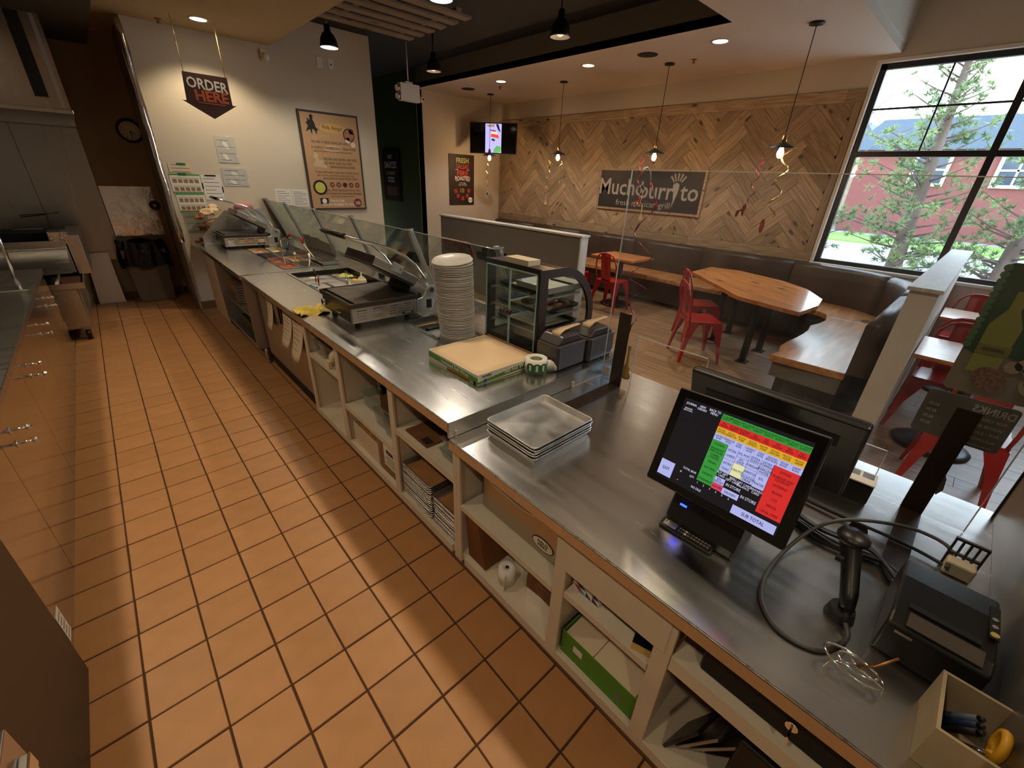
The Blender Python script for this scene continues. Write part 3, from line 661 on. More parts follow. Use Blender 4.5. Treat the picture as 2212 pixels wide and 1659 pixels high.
def food_pan(name, label, loc, lx, ly, hz, m='clear', rz=0.0, group=None, cat='food pan'):
    t = thing(name, label, cat, loc, rz, group)
    G().tray(-lx/2+0.015, lx/2-0.015, -ly/2+0.015, ly/2-0.015, 0, hz, 0.003, 0.010).obj('pan_body', m, t)
    g = G()
    for a in ((-lx/2, lx/2, -ly/2, -ly/2+0.012), (-lx/2, lx/2, ly/2-0.012, ly/2), (-lx/2, -lx/2+0.012, -ly/2+0.012, ly/2-0.012), (lx/2-0.012, lx/2, -ly/2+0.012, ly/2-0.012)): g.box(*a, hz, hz+0.004)
    g.obj('rim', m, t); return t
for k, (x, y, lx, ly, hh, lb) in enumerate(((1.00, 2.16, 0.20, 0.30, 0.10, 'wide clear plastic food pan at the back of the cabinet shelf'), (0.96, 1.97, 0.20, 0.19, 0.10, 'clear plastic food pan in the middle of the cabinet shelf'), (0.93, 1.855, 0.17, 0.13, 0.10, 'small clear plastic food pan by the white stile'))):
    food_pan('clear_food_pan', lb, (x, y, 0.431), lx, ly, hh, group='clear pans on cabinet shelf')
tag(B(-0.03, 0.03, -0.06, 0.06, 0, 0.012).obj('blue_strip', mat('teal_plastic', S(96, 150, 160), 0.5), None, loc=(1.0, 2.16, 0.436), bevel=0.003), 'teal plastic strip lying in the wide clear pan', 'strip')
kb = thing('well_control', 'steel control box with black knob hung under the worktop', 'control', (0.845, 1.84, 0.70))
B(0, 0.10, -0.075, 0.075, -0.10, 0.13).obj('housing', 'steel_dull', kb, bevel=0.004); B(-0.004, -0.0005, -0.055, 0.055, -0.085, 0.10).obj('face_plate', 'black_metal', kb)
G().cyl((-0.004, 0.01, 0.04), (-0.03, 0.01, 0.04), 0.026, 0.022, n=16).obj('knob', 'black', kb)
# carton with crumpled bag, brown carton with label
cb = thing('paper_carton', 'open white carton of crumpled brown paper on the lowest shelf', 'box', (1.02, 2.19, 0.156))
G().tray(-0.17, 0.17, -0.17, 0.17, 0, 0.15, 0.004).obj('carton', 'white_lam', cb)
def crump(u, v):
    return (-0.16+0.32*u, -0.16+0.32*v, 0.13+0.05*math.sin(u*7+v*3)*math.sin(v*6)+0.03*math.sin(u*17)*math.cos(v*13)-0.02*((u-.5)**2+(v-.5)**2)*4)
G().grid(crump, 18, 18).obj('crumpled_paper', 'kraft', cb)
cc = thing('labelled_carton', 'brown carton with a white shipping label on the lowest shelf', 'box', (1.0, 1.885, 0.156))
B(-0.15, 0.16, -0.105, 0.115, 0, 0.24).obj('carton', 'card', cc, bevel=0.003)
B(-0.1525, -0.1505, -0.085, 0.055, 0.06, 0.20).obj('label', 'paper', cc)
text('0586', 0.04, (-0.154, -0.02, 0.165), (0, -1, 0), (0, 0, 1), 'ink', cc, bold=0.02)
for k in range(4): B(-0.1535, -0.1526, -0.075, 0.045-0.02*(k % 2), 0.078+0.017*k, 0.084+0.017*k).obj('label_print', 'ink_grey', cc)
# top-left bay: deli container and tape dispenser
dc = food_pan('deli_container', 'clear lidded container of amber sauce on the far cabinet shelf', (0.95, 2.80, 0.601), 0.20, 0.20, 0.10, cat='container')
B(-0.075, 0.075, -0.075, 0.075, 0.004, 0.06).obj('sauce', mat('amber_sauce', S(172, 108, 60), 0.4), dc); B(-0.10, 0.10, -0.10, 0.10, 0.1045, 0.110).obj('lid', 'clear', dc)
td = thing('tape_dispenser', 'tan packing tape dispenser lying on the far cabinet shelf', 'tape dispenser', (0.90, 2.60, 0.601))
G().lathe([(0.038, -0.024), (0.052, -0.024), (0.052, 0.024), (0.038, 0.024), (0.038, -0.024)], (0, 0, 0.053), 24, (0, 1, 0.2)).obj('tape_roll', 'paper_warm', td)
B(-0.065, 0.07, -0.03, 0.03, 0, 0.012).obj('base', 'cream_plastic', td, bevel=0.003); B(-0.075, -0.055, -0.03, 0.03, 0.005, 0.05).obj('cutter_guard', 'cream_plastic', td)
# middle bay shelf: folded bag, two hinged containers
pb = thing('flat_paper_bag', 'flat brown paper bag with printed strip on the cabinet shelf', 'paper bag', (0.98, 1.56, 0.581))
B(-0.13, 0.13, -0.10, 0.10, 0, 0.010).obj('bag', 'kraft_dark', pb, bevel=0.002); B(-0.12, -0.08, -0.09, -0.03, 0.0105, 0.0115).obj('printed_strip', 'ink', pb)
for k, (z, lb) in enumerate(((0.581, 'lower clear hinged takeaway box on the cabinet shelf'), (0.632, 'upper clear hinged takeaway box on the cabinet shelf'))):
    food_pan('takeaway_box', lb, (0.955+0.012*k, 1.30, z), 0.19, 0.15, 0.046, group='takeaway boxes on cabinet shelf', cat='container')
# warming drawer
wd = thing('warming_drawer', 'steel warming drawer with long bar handle under the till counter', 'warming drawer')
B(0.905, 1.45, 0.66, 1.085, 0.4605, 0.75).obj('cabinet_body', 'steel_dull', wd); B(0.895, 0.9045, 0.655, 1.085, 0.465, 0.748).obj('drawer_front', mat('bronze_steel', (0.45, 0.38, 0.30, 1), 0.32, 1.0), wd, bevel=0.003)
hp_ = G().tube([(0.895, 1.03, 0.665), (0.868, 1.02, 0.665), (0.862, 0.98, 0.665), (0.862, 0.80, 0.665), (0.868, 0.76, 0.665), (0.895, 0.75, 0.665)], 0.009, 8).obj('handle', 'chrome', wd)
disc((0.8945, 0.73, 0.52), 0.055, (-1, 0, 0), 28, 0.0012, 0.03, u=(0, 1, 0)).obj('badge', 'ink', wd); disc((0.8934, 0.73, 0.52), 0.051, (-1, 0, 0), 28, 0.0006, 0.026, u=(0, 1, 0)).obj('badge_face', 'cream_plastic', wd)
text('HALO\nHEAT', 0.02, (0.8925, 0.73, 0.52), (0, -1, 0), (0, 0, 1), 'ink', wd, bold=0.01, lsp=0.85)
# lowest bay: bags, cartons, receipt roll
for k in range(7):
    t = B(-0.008, 0.008, -0.13, 0.13, 0, 0.27).obj('folded_bag', 'kraft_dark', None, bevel=0.002)
    t.location = (0.905+0.0, 0, 0); t.matrix_world = Matrix.Translation((0.98, 1.122-0.0175*k, 0.158)) @ Matrix.Rotation(-0.10-0.025*k, 4, 'X') @ Matrix.Rotation(PI/2, 4, 'Z')
    tag(t, 'folded brown paper bag leaning in the bundle beside the white stile', 'paper bag', 'leaning paper bags')
gc = thing('printed_carton', 'white carton with bold black print behind the receipt roll', 'box', (1.08, 0.86, 0.156))
B(-0.10, 0.25, -0.12, 0.10, 0, 0.22).obj('carton', 'paper', gc, bevel=0.003); text('green\ncycle', 0.055, (-0.1015, -0.02, 0.15), (0, -1, 0), (0, 0, 1), 'ink', gc, bold=0.02, lsp=0.8)
for k in range(4): B(-0.1018, -0.1006, -0.09, 0.05, 0.03+0.016*k, 0.036+0.016*k).obj('print_line', 'ink_grey', gc)
rr = thing('receipt_roll', 'white receipt paper roll standing on the lowest shelf', 'paper roll', (0.895, 0.915, 0.156))
G().lathe([(0.008, 0.0), (0.038, 0.0), (0.038, 0.08), (0.008, 0.08), (0.008, 0.0)], n=28).obj('roll', 'paper', rr); G().lathe([(0.0, 0.0802), (0.0085, 0.0804)], n=16).obj('core', 'ink', rr)
G().strip([(-0.03, -0.024, 0.04), (-0.038, -0.03, 0.04), (-0.05, -0.036, 0.04)], (0, 0, 0.078)).obj('loose_end', 'paper', rr, solid=0.0008)
wb_ = tag(B(0.90, 1.35, 0.622, 0.80, 0.156, 0.225).obj('bag_carton', 'paper', None, bevel=0.003), 'low white carton under the stacked brown bags', 'box')
for k in range(7):
    o = G().grid(lambda u, v: (-0.19+0.38*u, -0.085+0.17*v, 0.011*math.sin(v*PI)+0.004*math.sin(u*6+k)), 8, 8).obj('stacked_bag', 'kraft_dark', None, solid=0.007)
    o.location = (1.085, 0.712, 0.231+k*0.011); tag(o, 'flat brown paper bag stacked on the low white carton', 'paper bag', 'stacked brown bags')
# bay with the green box
mbx = thing('patterned_box', 'small red white and blue patterned box behind the white front', 'box', (0.90, 0.50, 0.491))
B(-0.035, 0.07, -0.055, 0.055, 0, 0.065).obj('box', 'paper', mbx)
cols = [S(40, 58, 110), S(190, 50, 46), S(228, 222, 214), S(230, 180, 120), S(30, 34, 60), S(90, 130, 180)]
pats = [mat('pattern_%d' % i, c, 0.5) for i, c in enumerate(cols)]
rnd = random.Random(3)
for a in range(4):
    for b in range(3):
        y0 = -0.055+a*0.0275; z0 = 0.001+b*0.0213
        g = G().prism([(0, 0), (0.0272, 0), (0.0272, 0.021)] if rnd.random() < .5 else [(0, 0), (0.0272, 0.021), (0, 0.021)], (-0.0008, 0, 0), (-0.0352, y0, z0), (0, 1, 0), (0, 0, 1)); g.obj('printed_patch', rnd.choice(pats), mbx)
mb2 = B(-0.03, 0.03, -0.05, 0.05, 0, 0.025).obj('patterned_card', pats[0], None, loc=(1.04, 0.40, 0.491), bevel=0.002); tag(mb2, 'blue patterned card lying at the back of the shelf', 'card')
gcd = thing('gift_card_holder', 'black gift card with grey dots on an amber card', 'card', (0.865, 0.275, 0.4915), 0.3)
B(-0.025, 0.07, -0.034, 0.034, 0, 0.002).obj('amber_card', 'gold_ink', gcd); B(-0.005, 0.085, -0.034, 0.034, 0.0022, 0.0045).obj('black_card', 'black', gcd)
for x, y in ((0.03, 0.012), (0.03, -0.012), (0.052, 0.012), (0.052, -0.012)): disc((x, y, 0.0046), 0.009, (0, 0, 1), 16, 0.0006).obj('dot', 'sign_grey', gcd)
gb = thing('green_box', 'open green carton of white paper sheets on the lowest shelf', 'box', (0.99, 0.40, 0.158))
G().tray(-0.145, 0.23, -0.155, 0.155, 0, 0.115, 0.004).obj('carton', 'green_print', gb)
B(-0.138, 0.222, -0.148, 0.02, 0.006, 0.108).obj('paper_ream', 'paper_warm', gb, bevel=0.002); B(-0.138, 0.222, 0.024, 0.148, 0.006, 0.100).obj('paper_ream', 'paper_warm', gb, bevel=0.002)
B(-0.1462, -0.1452, 0.06, 0.10, 0.055, 0.085).obj('sticker', 'paper', gb); B(-0.1462, -0.1452, -0.11, -0.085, 0.035, 0.065).obj('sticker', 'ink_grey', gb)
# cash drawer and tablets
cd = thing('cash_box', 'black cash drawer with a key in its lock under the till', 'cash drawer')
B(0.86, 1.27, -0.33, 0.125, 0.6, 0.70).obj('housing', 'black', cd, bevel=0.003); B(0.852, 0.8595, -0.325, 0.12, 0.605, 0.695).obj('drawer_front', 'black_matte', cd, bevel=0.002)
G().cyl((0.852, -0.085, 0.655), (0.846, -0.085, 0.655), 0.013, n=16).obj('lock', 'chrome', cd); B(0.815, 0.846, -0.087, -0.083, 0.640, 0.660).obj('key', 'chrome', cd)
for k, (y, a, lb) in enumerate(((0.135, 0.34, 'dark tablet leaning at the front of the lowest dark bay'), (0.105, 0.42, 'silver-edged tablet leaning in the lowest dark bay'), (0.07, 0.50, 'clear-cased tablet leaning at the back of the dark bay'))):
    t = thing('tablet', lb, 'tablet'); B(0, 0.13, -0.005, 0.005, 0, 0.20).obj('case', 'steel_dull' if k else 'black', t, bevel=0.003); B(0.006, 0.124, -0.0062, -0.0052, 0.008, 0.192).obj('screen', 'screen', t)
    t.matrix_world = Matrix.Translation((0.86+0.03*k, y, 0.16)) @ Matrix.Rotation(a, 4, 'X') @ Matrix.Rotation(-0.2, 4, 'Z')
tag(B(0.87, 1.5, -0.55, -0.02, 0.157, 0.45).obj('computer_tower', 'black', None, bevel=0.006), 'black computer housing on the lowest shelf under the cash drawer', 'computer')
# ================================================================== ON THE RAISED COUNTER
T['platen'] = mat('grill_plate_iron', S(88, 80, 72), 0.42, 0.9, rvar=0.12, scale=(9, 9, 9))
T['press_dark'] = mat('press_dark_steel', S(92, 82, 76), 0.35, 0.9)
def grill_press(label, loc):
    t = thing('grill_press', label, 'grill press', loc)
    B(0.0, 0.45, 0.0, 0.47, 0.03, 0.125).obj('body', 'steel', t, bevel=0.006)
    B(-0.003, 0.0, 0.03, 0.44, 0.035, 0.12).obj('front_face', 'press_dark', t)
    G().tray(-0.01, 0.462, -0.008, 0.478, 0.126, 0.156, 0.008).obj('drip_rim', 'press_dark', t, bevel=0.003)
    B(0.035, 0.45, 0.004, 0.466, 0.136, 0.152).obj('lower_plate', 'platen', t, bevel=0.003)
    B(0.002, 0.028, 0.01, 0.46, 0.136, 0.140).obj('grease_trough', 'black_metal', t)
    for x in (0.05, 0.40):
        for y in (0.05, 0.42): G().cyl((x, y, 0), (x, y, 0.03), 0.018, n=12).obj('foot', 'black', t)
    for c in range(4):       # louvred side
        for r in range(4):
            x0 = 0.035+c*0.105; z0 = 0.048+r*0.0175
            G().add([(x0, -0.0002, z0), (x0+0.065, -0.0002, z0), (x0+0.06, -0.006, z0+0.003), (x0+0.005, -0.006, z0+0.003), (x0, -0.0002, z0+0.008), (x0+0.065, -0.0002, z0+0.008)],
                    [(0, 1, 2, 3), (3, 2, 5, 4), (0, 3, 4), (1, 5, 2)]).obj('louvre', 'chrome', t)
    B(0.34, 0.42, -0.0015, -0.0003, 0.036, 0.056).obj('rating_plate', 'black', t); B(0.36, 0.405, -0.0022, -0.0016, 0.042, 0.050).obj('plate_print', 'sign_grey', t)
    k = G().cyl((-0.004, 0.40, 0.088), (-0.028, 0.40, 0.088), 0.024, 0.020, n=12).obj('knob', 'chrome', t)
    B(-0.031, -0.0285, 0.395, 0.405, 0.07, 0.106).obj('pointer', 'black', k)
    G().tube([(-0.004, 0.13, 0.078), (-0.02, 0.13, 0.074), (-0.02, 0.20, 0.074), (-0.004, 0.20, 0.078)], 0.0035, 6).obj('tray_pull', 'chrome', t)
    prof = [(0.45, 0.03), (0.52, 0.015), (0.565, 0.03), (0.60, 0.12), (0.61, 0.17), (0.595, 0.20), (0.56, 0.205), (0.53, 0.18), (0.50, 0.13), (0.452, 0.12)]
    for y in (-0.004, 0.464):
        br = G().prism(prof, (0, 0.010, 0), (0, y, 0), (1, 0, 0), (0, 0, 1)).obj('hinge_bracket', 'alu', t, bevel=0.003)
        G().cyl((0.568, y-0.006, 0.172), (0.568, y+0.016, 0.172), 0.018, n=16).obj('pivot', 'chrome', br)
        B(0.525, 0.565, y-0.0015, y-0.0005, 0.05, 0.11).obj('bracket_window', 'black', br)
    B(0.46, 0.50, 0.02, 0.45, 0.03, 0.155).obj('rear_housing', 'black', t)
    arm = [(0.568, 0.172), (0.53, 0.255), (0.47, 0.34), (0.39, 0.41), (0.29, 0.46), (0.18, 0.495), (0.06, 0.53), (0.05, 0.535)]
    pts = [(x, 0.015, z) for x, z in arm]+[(0.046, y, 0.536) for y in (0.06, 0.24, 0.41)]+[(x, 0.455, z) for x, z in arm[::-1]]
    G().tube(pts, 0.0095, 10).obj('lever', 'chrome', t)
    G().cyl((0.046, 0.075, 0.536), (0.046, 0.40, 0.536), 0.0165, n=16).obj('grip', 'black', t)
    # raised upper platen
    a = math.radians(29.5); ca, sa = math.cos(a), math.sin(a)
    up = thing('upper_platen', None, None, (0.18, 0.0, 0.37)); up.parent = t; up.rotation_euler = (0, a, 0)
    G().box(0.0, 0.335, 0.035, 0.435, 0.0, 0.055).obj('platen_shell', 'steel', up, bevel=0.005)
    B(-0.003, 0.0, 0.036, 0.434, 0.002, 0.054).obj('platen_front', 'press_dark', up)
    B(-0.006, 0.33, 0.045, 0.425, -0.014, -0.001).obj('platen_plate', 'platen', up, bevel=0.003)
    for y in (0.022, 0.434): B(0.12, 0.20, y, y+0.012, 0.02, 0.075).obj('link_plate', 'alu', up, bevel=0.003)
    for y in (0.021, 0.447):
        for x in (0.14, 0.18): G().cyl((x, y, 0.05), (x, y+0.004*(1 if y > .2 else -1), 0.05), 0.008, n=10).obj('bolt', 'chrome', up)
    B(0.33, 0.345, 0.10, 0.37, -0.06, 0.05).obj('cable_cover', 'black', up)
    return t
grill_press('hinged steel grill press standing open beside the yellow cloth', (0.972, 2.46, ZU))
grill_press('hinged steel grill press standing open at the far end by the wall', (0.985, 5.93, ZU+0.002))

cloth = thing('yellow_cloth', 'crumpled yellow cleaning cloth at the counter edge', 'cloth', (0.88, 2.965, ZU))
G().grid(lambda u, v: (-0.085+0.19*u+0.01*math.sin(v*9), -0.10+0.19*v+0.015*math.sin(u*7), 0.008+0.010*math.sin(u*11+v*4)+0.009*math.sin(v*14-u*5)+0.012*math.sin(u*PI)*math.sin(v*PI)), 26, 26).obj('cloth', 'yellow_cloth', cloth, solid=0.005)

# ---- hot pans
def gn_pan(label, x0, x1, y0, y1, z, food, fill, cat='food pan', m='steel', depth=0.10, group='steam table pans'):
    t = thing('serving_pan', label, cat, ((x0+x1)/2, (y0+y1)/2, z), 0, group); lx, ly = x1-x0, y1-y0
    G().tray(-lx/2+0.014, lx/2-0.014, -ly/2+0.014, ly/2-0.014, -depth, 0, 0.002, 0.004).obj('pan_body', m, t)
    for a in ((-lx/2, lx/2, -ly/2, -ly/2+0.011), (-lx/2, lx/2, ly/2-0.011, ly/2), (-lx/2, -lx/2+0.011, -ly/2+0.011, ly/2-0.011), (lx/2-0.011, lx/2, -ly/2+0.011, ly/2-0.011)): B(*a, -0.001, 0.004).obj('rim', 'chrome' if m == 'steel' else m, t)
    if food:
        rz = random.random()*6
        G().grid(lambda u, v: (-lx/2+0.016+(lx-0.032)*u, -ly/2+0.016+(ly-0.032)*v, -depth*(1-fill)+0.010*math.sin(u*9+rz)*math.sin(v*8+rz)+0.004*math.sin(u*31+v*23)+0.012*math.sin(u*PI)*math.sin(v*PI)), 22, 22).obj('food', food, t)
    return t
xs = [(1.168, 1.343), (1.350, 1.525), (1.532, 1.708)]; ys = [(4.475, 4.80), (4.81, 5.135), (5.145, 5.47), (5.48, 5.845)]
con = {(0, 0): ('beef', .75, 'steel pan of shredded red meat nearest the seam'), (1, 0): (None, 0, 'empty steel pan next to the red meat'), (2, 0): (None, 0, 'deep empty steel pan under the glass guard'),
       (0, 1): ('beef', .65, 'steel pan of dark red meat in the second row'), (1, 1): ('chicken', .6, 'steel pan of chopped chicken with cream handle'), (2, 1): ('beans', .6, 'steel pan of beans under the glass guard'),
       (0, 2): ('beans', .3, 'half-empty steel pan with a navy scraper'), (1, 2): (None, 0, 'empty steel pan in the third row'), (2, 2): ('beef', .4, 'steel pan of sauce by the white spatula'),
       (0, 3): ('chicken', .7, 'steel pan of orange chicken by the far grill press'), (1, 3): ('rice', .6, 'steel pan of rice by the far grill press'), (2, 3): (None, 0, 'empty steel pan in the far corner of the steam table')}
for (i, j), (fd_, fl_, lb) in con.items(): gn_pan(lb, *xs[i], *ys[j], ZU+0.004+(0.03 if (i, j) == (2, 0) else 0), fd_, fl_)
rp_ = gn_pan('raised steel pan with red-handled tongs behind the steam table', 1.56, 1.74, 5.90, 6.12, ZU+0.075, 'beans', .8, depth=0.07)
# ---- cold pans
cp = [('black pan of shredded white cheese', 1.18, 1.50, 4.09, 4.26, 'rice', .9), ('black pan of shredded lettuce', 1.51, 1.70, 4.03, 4.26, 'lettuce', .95), ('black pan of corn', 1.52, 1.70, 3.84, 4.02, 'corn', .85),
      ('black pan of pale salsa beside the cheese', 1.18, 1.50, 3.93, 4.08, 'salsa', .6), ('black pan of red salsa with an orange ladle', 1.18, 1.345, 3.72, 3.92, 'salsa', .65), ('black pan of red salsa with a plastic spoon', 1.35, 1.51, 3.72, 3.92, 'salsa', .6),
      ('black pan of meat salsa nearest the near grill press', 1.18, 1.345, 3.47, 3.71, 'beef', .5), ('black pan holding squeeze bottles', 1.35, 1.70, 3.47, 3.71, None, 0)]
T['pan_dark'] = mat('smoky_pan', S(92, 84, 78), 0.3, 0.4)
for lb, x0, x1, y0, y1, fd_, fl_ in cp: gn_pan(lb, x0, x1, y0, y1, ZU-0.045, fd_, fl_, m='pan_dark', group='cold table pans')

def utensil(name, label, p0, p1, p2, mh, ms, rh=0.011, blade=None):
    """handle p0-p1, shaft p1-p2, optional blade at the end"""
    t = thing(name, label, 'utensil', p2); P = lambda p: tuple(a-b for a, b in zip(p, p2))
    G().tube([P(p0), tuple((a+b)/2+0.002 for a, b in zip(P(p0), P(p1))), P(p1)], rh, 8).obj('handle', mh, t); G().tube([P(p1), (0, 0, 0)], rh*0.5, 6).obj('shaft', ms, t)
    if blade: B(-0.03, 0.03, -0.006, 0.006, -0.05, 0.03).obj('blade', blade, t)
    return t
utensil('red_tongs', 'red curved tong handle standing in the raised pan', (1.665, 5.80, 1.03), (1.65, 5.90, 0.98), (1.64, 6.0, 0.90), 'red', 'chrome', 0.012)
utensil('red_spatula', 'red-topped white spatula leaning over the steam table', (1.665, 5.42, 1.035), (1.67, 5.38, 0.97), (1.65, 5.02, 0.86), 'red', 'cream_plastic', 0.013)
utensil('navy_scraper', 'navy scraper leaning in the third-row pan', (1.50, 5.36, 1.0), (1.46, 5.30, 0.93), (1.40, 5.25, 0.83), 'navy', 'navy', 0.014)
utensil('navy_turner', 'small navy turner in the left pan row', (1.10, 5.02, 0.945), (1.16, 5.08, 0.91), (1.25, 5.2, 0.84), 'navy', 'navy', 0.014)
utensil('steel_ladle', 'tall steel ladle standing in the meat pan', (1.275, 4.80, 1.10), (1.27, 4.80, 0.97), (1.26, 4.70, 0.83), 'steel', 'steel', 0.007)
utensil('cream_spoon', 'cream-handled spoon in the empty pan', (1.50, 4.72, 0.965), (1.49, 4.68, 0.92), (1.44, 4.62, 0.80), 'cream_plastic', 'cream_plastic', 0.012)
utensil('cream_server', 'cream hooked server handle in the chicken pan', (1.405, 4.86, 0.955), (1.41, 4.90, 0.93), (1.43, 4.95, 0.82), 'cream_plastic', 'cream_plastic', 0.012)
utensil('dark_spoon', 'dark serving spoon in the pale salsa', (1.30, 4.03, 0.94), (1.30, 4.01, 0.88), (1.29, 3.99, 0.78), 'black', 'black', 0.009)
utensil('orange_ladle', 'rust-coloured ladle in the red salsa', (1.285, 3.90, 0.915), (1.27, 3.86, 0.86), (1.26, 3.82, 0.77), 'maroon', 'maroon', 0.008)
utensil('amber_scoop', 'clear amber scoop handle standing in the cold table', (1.50, 3.80, 0.945), (1.49, 3.78, 0.88), (1.47, 3.74, 0.78), 'clear', 'clear', 0.014)
mk = thing('blue_pen', 'pale blue pen lying across the cold well edge', 'pen', (1.15, 3.64, ZU+0.008)); G().cyl((0, 0.07, 0), (0.012, -0.05, 0), 0.006, n=8).obj('barrel', mat('sky_blue_plastic', S(120, 190, 220), 0.4), mk); G().cyl((0.012, -0.05, 0), (0.0135, -0.065, 0), 0.006, 0.002, n=8).obj('tip', 'ink', mk)
def squeeze(label, x, y, z, m, hgt, r=0.03, tip=True, name='squeeze_bottle'):
    t = thing(name, label, 'bottle', (x, y, z)); G().lathe([(0, 0), (r*.95, 0.002), (r, 0.01), (r, hgt*0.75), (r*0.85, hgt*0.86), (r*0.5, hgt*0.9)], n=20).obj('bottle', m, t)
    G().lathe([(r*0.55, hgt*0.88), (r*0.55, hgt*0.97), (r*0.16, hgt*1.0), (r*0.08, hgt*1.25), (0, hgt*1.25)], n=16).obj('nozzle', 'cream_plastic', t); return t
squeeze('white squeeze bottle with pointed nozzle in the cold table', 1.56, 3.62, ZU-0.10, 'cream_plastic', 0.15, 0.042)
squeeze('small orange-topped squeeze bottle in the cold table', 1.44, 3.60, ZU-0.10, 'paper_warm', 0.10, 0.036)
sbt = squeeze('dark sauce bottle with peach band behind the cold table', 1.80, 3.72, ZU, mat('dark_sauce', S(40, 18, 14), 0.15), 0.14, 0.03, name='sauce_bottle')
G().lathe([(0.0306, 0.085), (0.0306, 0.115)], n=20).obj('band', 'pink', sbt)
kp = thing('card_holder', 'pale wedge-shaped card holder behind the cold table', 'holder', (1.80, 3.50, ZU)); G().prism([(-0.05, 0), (0.05, 0), (0.03, 0.11), (-0.05, 0.10)], (0, 0.08, 0), (0, -0.04, 0), (1, 0, 0), (0, 0, 1)).obj('wedge', 'cream_plastic', kp, bevel=0.004)
for k, y in enumerate((3.02, 2.955)):
    d = disc((0, 0, 0), 0.028, (-1, 0, 0.25), 20, 0.002).obj('round_sticker', 'cream_plastic', None, loc=(1.80, y, 1.02)); tag(d, 'pale round sticker on the guard glass, ' + ('farther' if k == 0 else 'nearer') + ' of the two', 'sticker', 'guard stickers')

# ---- sneeze guard
GX0, GX1, GZ0, GZ1 = 1.91, 1.72, ZU+0.02, 1.37
gu = thing('sneeze_guard', 'slanted glass sneeze guard on steel posts along the serving line', 'sneeze guard')
gy = [6.80, 6.02, 5.03, 4.06, 3.01, 1.975]
dv = Vector((GX1-GX0, 0, GZ1-GZ0))
for i, y in enumerate(gy):
    w = 0.075 if i == 0 else 0.022; nv = Vector((dv.z, 0, -dv.x)).normalized()*0.013
    a = Vector((GX0, y, GZ0)); b = a+dv; g = G()
    g.add([a-nv+Vector((0, -w, 0)), a+nv+Vector((0, -w, 0)), a+nv+Vector((0, w, 0)), a-nv+Vector((0, w, 0)), b-nv+Vector((0, -w, 0)), b+nv+Vector((0, -w, 0)), b+nv+Vector((0, w, 0)), b-nv+Vector((0, w, 0))],
          [(0, 3, 2, 1), (4, 5, 6, 7), (0, 1, 5, 4), (1, 2, 6, 5), (2, 3, 7, 6), (3, 0, 4, 7)]); g.obj('post', 'steel', gu, bevel=0.002)
    if i:
        q = -nv*1.05; g = G()
        for e in (-0.008, 0.008): g.add([a+q+Vector((0, e-.003, 0)), a+q+Vector((0, e+.003, 0)), b+q+Vector((0, e+.003, 0)), b+q+Vector((0, e-.003, 0))], [(0, 1, 2, 3)])
        g.obj('post_groove', 'black_metal', gu)
    B(GX0-0.03, GX0+0.04, y-w-0.012, y+w+0.012, ZU+.0005, GZ0).obj('post_foot', 'chrome', gu, bevel=0.003); B(GX1-0.022, GX1+0.02, y-w-0.006, y+w+0.006, GZ1, GZ1+0.012).obj('post_cap', 'chrome', gu, bevel=0.003)
for i in range(5):
    y0, y1 = gy[i]-0.024, gy[i+1]+0.024; a0, b0 = 0.03, 0.975
    pa = Vector((GX0, 0, GZ0))+dv*a0; pb_ = Vector((GX0, 0, GZ0))+dv*b0; nv = Vector((dv.z, 0, -dv.x)).normalized()*0.003
    vs = [Vector((p.x, y, p.z))+s*nv for p in (pa, pb_) for y in (y0, y1) for s in (-1, 1)]
    G().add(vs, [(0, 2, 6, 4), (1, 5, 7, 3), (0, 1, 3, 2), (4, 6, 7, 5), (0, 4, 5, 1), (2, 3, 7, 6)]).obj('glass_panel', 'glass_guard', gu)
    e = pb_; B(e.x-0.004, e.x+0.004, y1, y0, e.z, e.z+0.004).obj('glass_edge', 'glass_edge', gu)
B(1.925, 1.965, 1.90, 6.83, ZU+0.001, ZU+0.035).obj('base_rail', 'steel', gu)
# glass shelf panels facing the customers with the reflected pans below
ssn = thing('price_sign', 'pink student price sign seen from behind on the guard glass', 'sign', (1.755, 2.44, 1.318))
uv = dv.normalized(); un = Vector((0, 1, 0))
G().prism([(-0.165, -0.05), (0.165, -0.05), (0.165, 0.05), (-0.165, 0.05)], Vector((-0.003, 0, -0.001)), (0, 0, 0), un, uv).obj('card', 'pink', ssn)
text('STUDENTS', 0.036, (-0.0035, 0.07, 0.012), (0, 1, 0), uv, 'ink_white', ssn, sx=0.9, ext=0.001); text('HIGHER WITH STUDENT ID', 0.016, (-0.0035, 0.08, -0.014), (0, 1, 0), uv, 'ink_white', ssn, sx=0.8, ext=0.001)
text('$9.5', 0.06, (-0.0035, -0.105, -0.01), (0, 1, 0), uv, 'ink_white', ssn, ext=0.001, sx=0.7); B(-0.006, -0.003, -0.145, -0.065, 0.024, 0.029).obj('rule', 'ink_white', ssn)
bsn = thing('cutout_sign', 'black cut-out sign seen from behind beside the pink price sign', 'sign', (1.775, 2.09, 1.30))
sil = [(-0.17, -0.04), (0.15, -0.04), (0.16, 0.01), (0.14, 0.05), (0.11, 0.035), (0.09, 0.06), (0.05, 0.04), (0.03, 0.065), (-0.02, 0.045), (-0.04, 0.07), (-0.08, 0.06), (-0.10, 0.02), (-0.16, 0.015)]
G().prism([(-p[0], p[1]) for p in sil][::-1], Vector((-0.003, 0, -0.001)), (0, 0, 0), (0, 1, 0), uv).obj('card', 'black_matte', bsn)

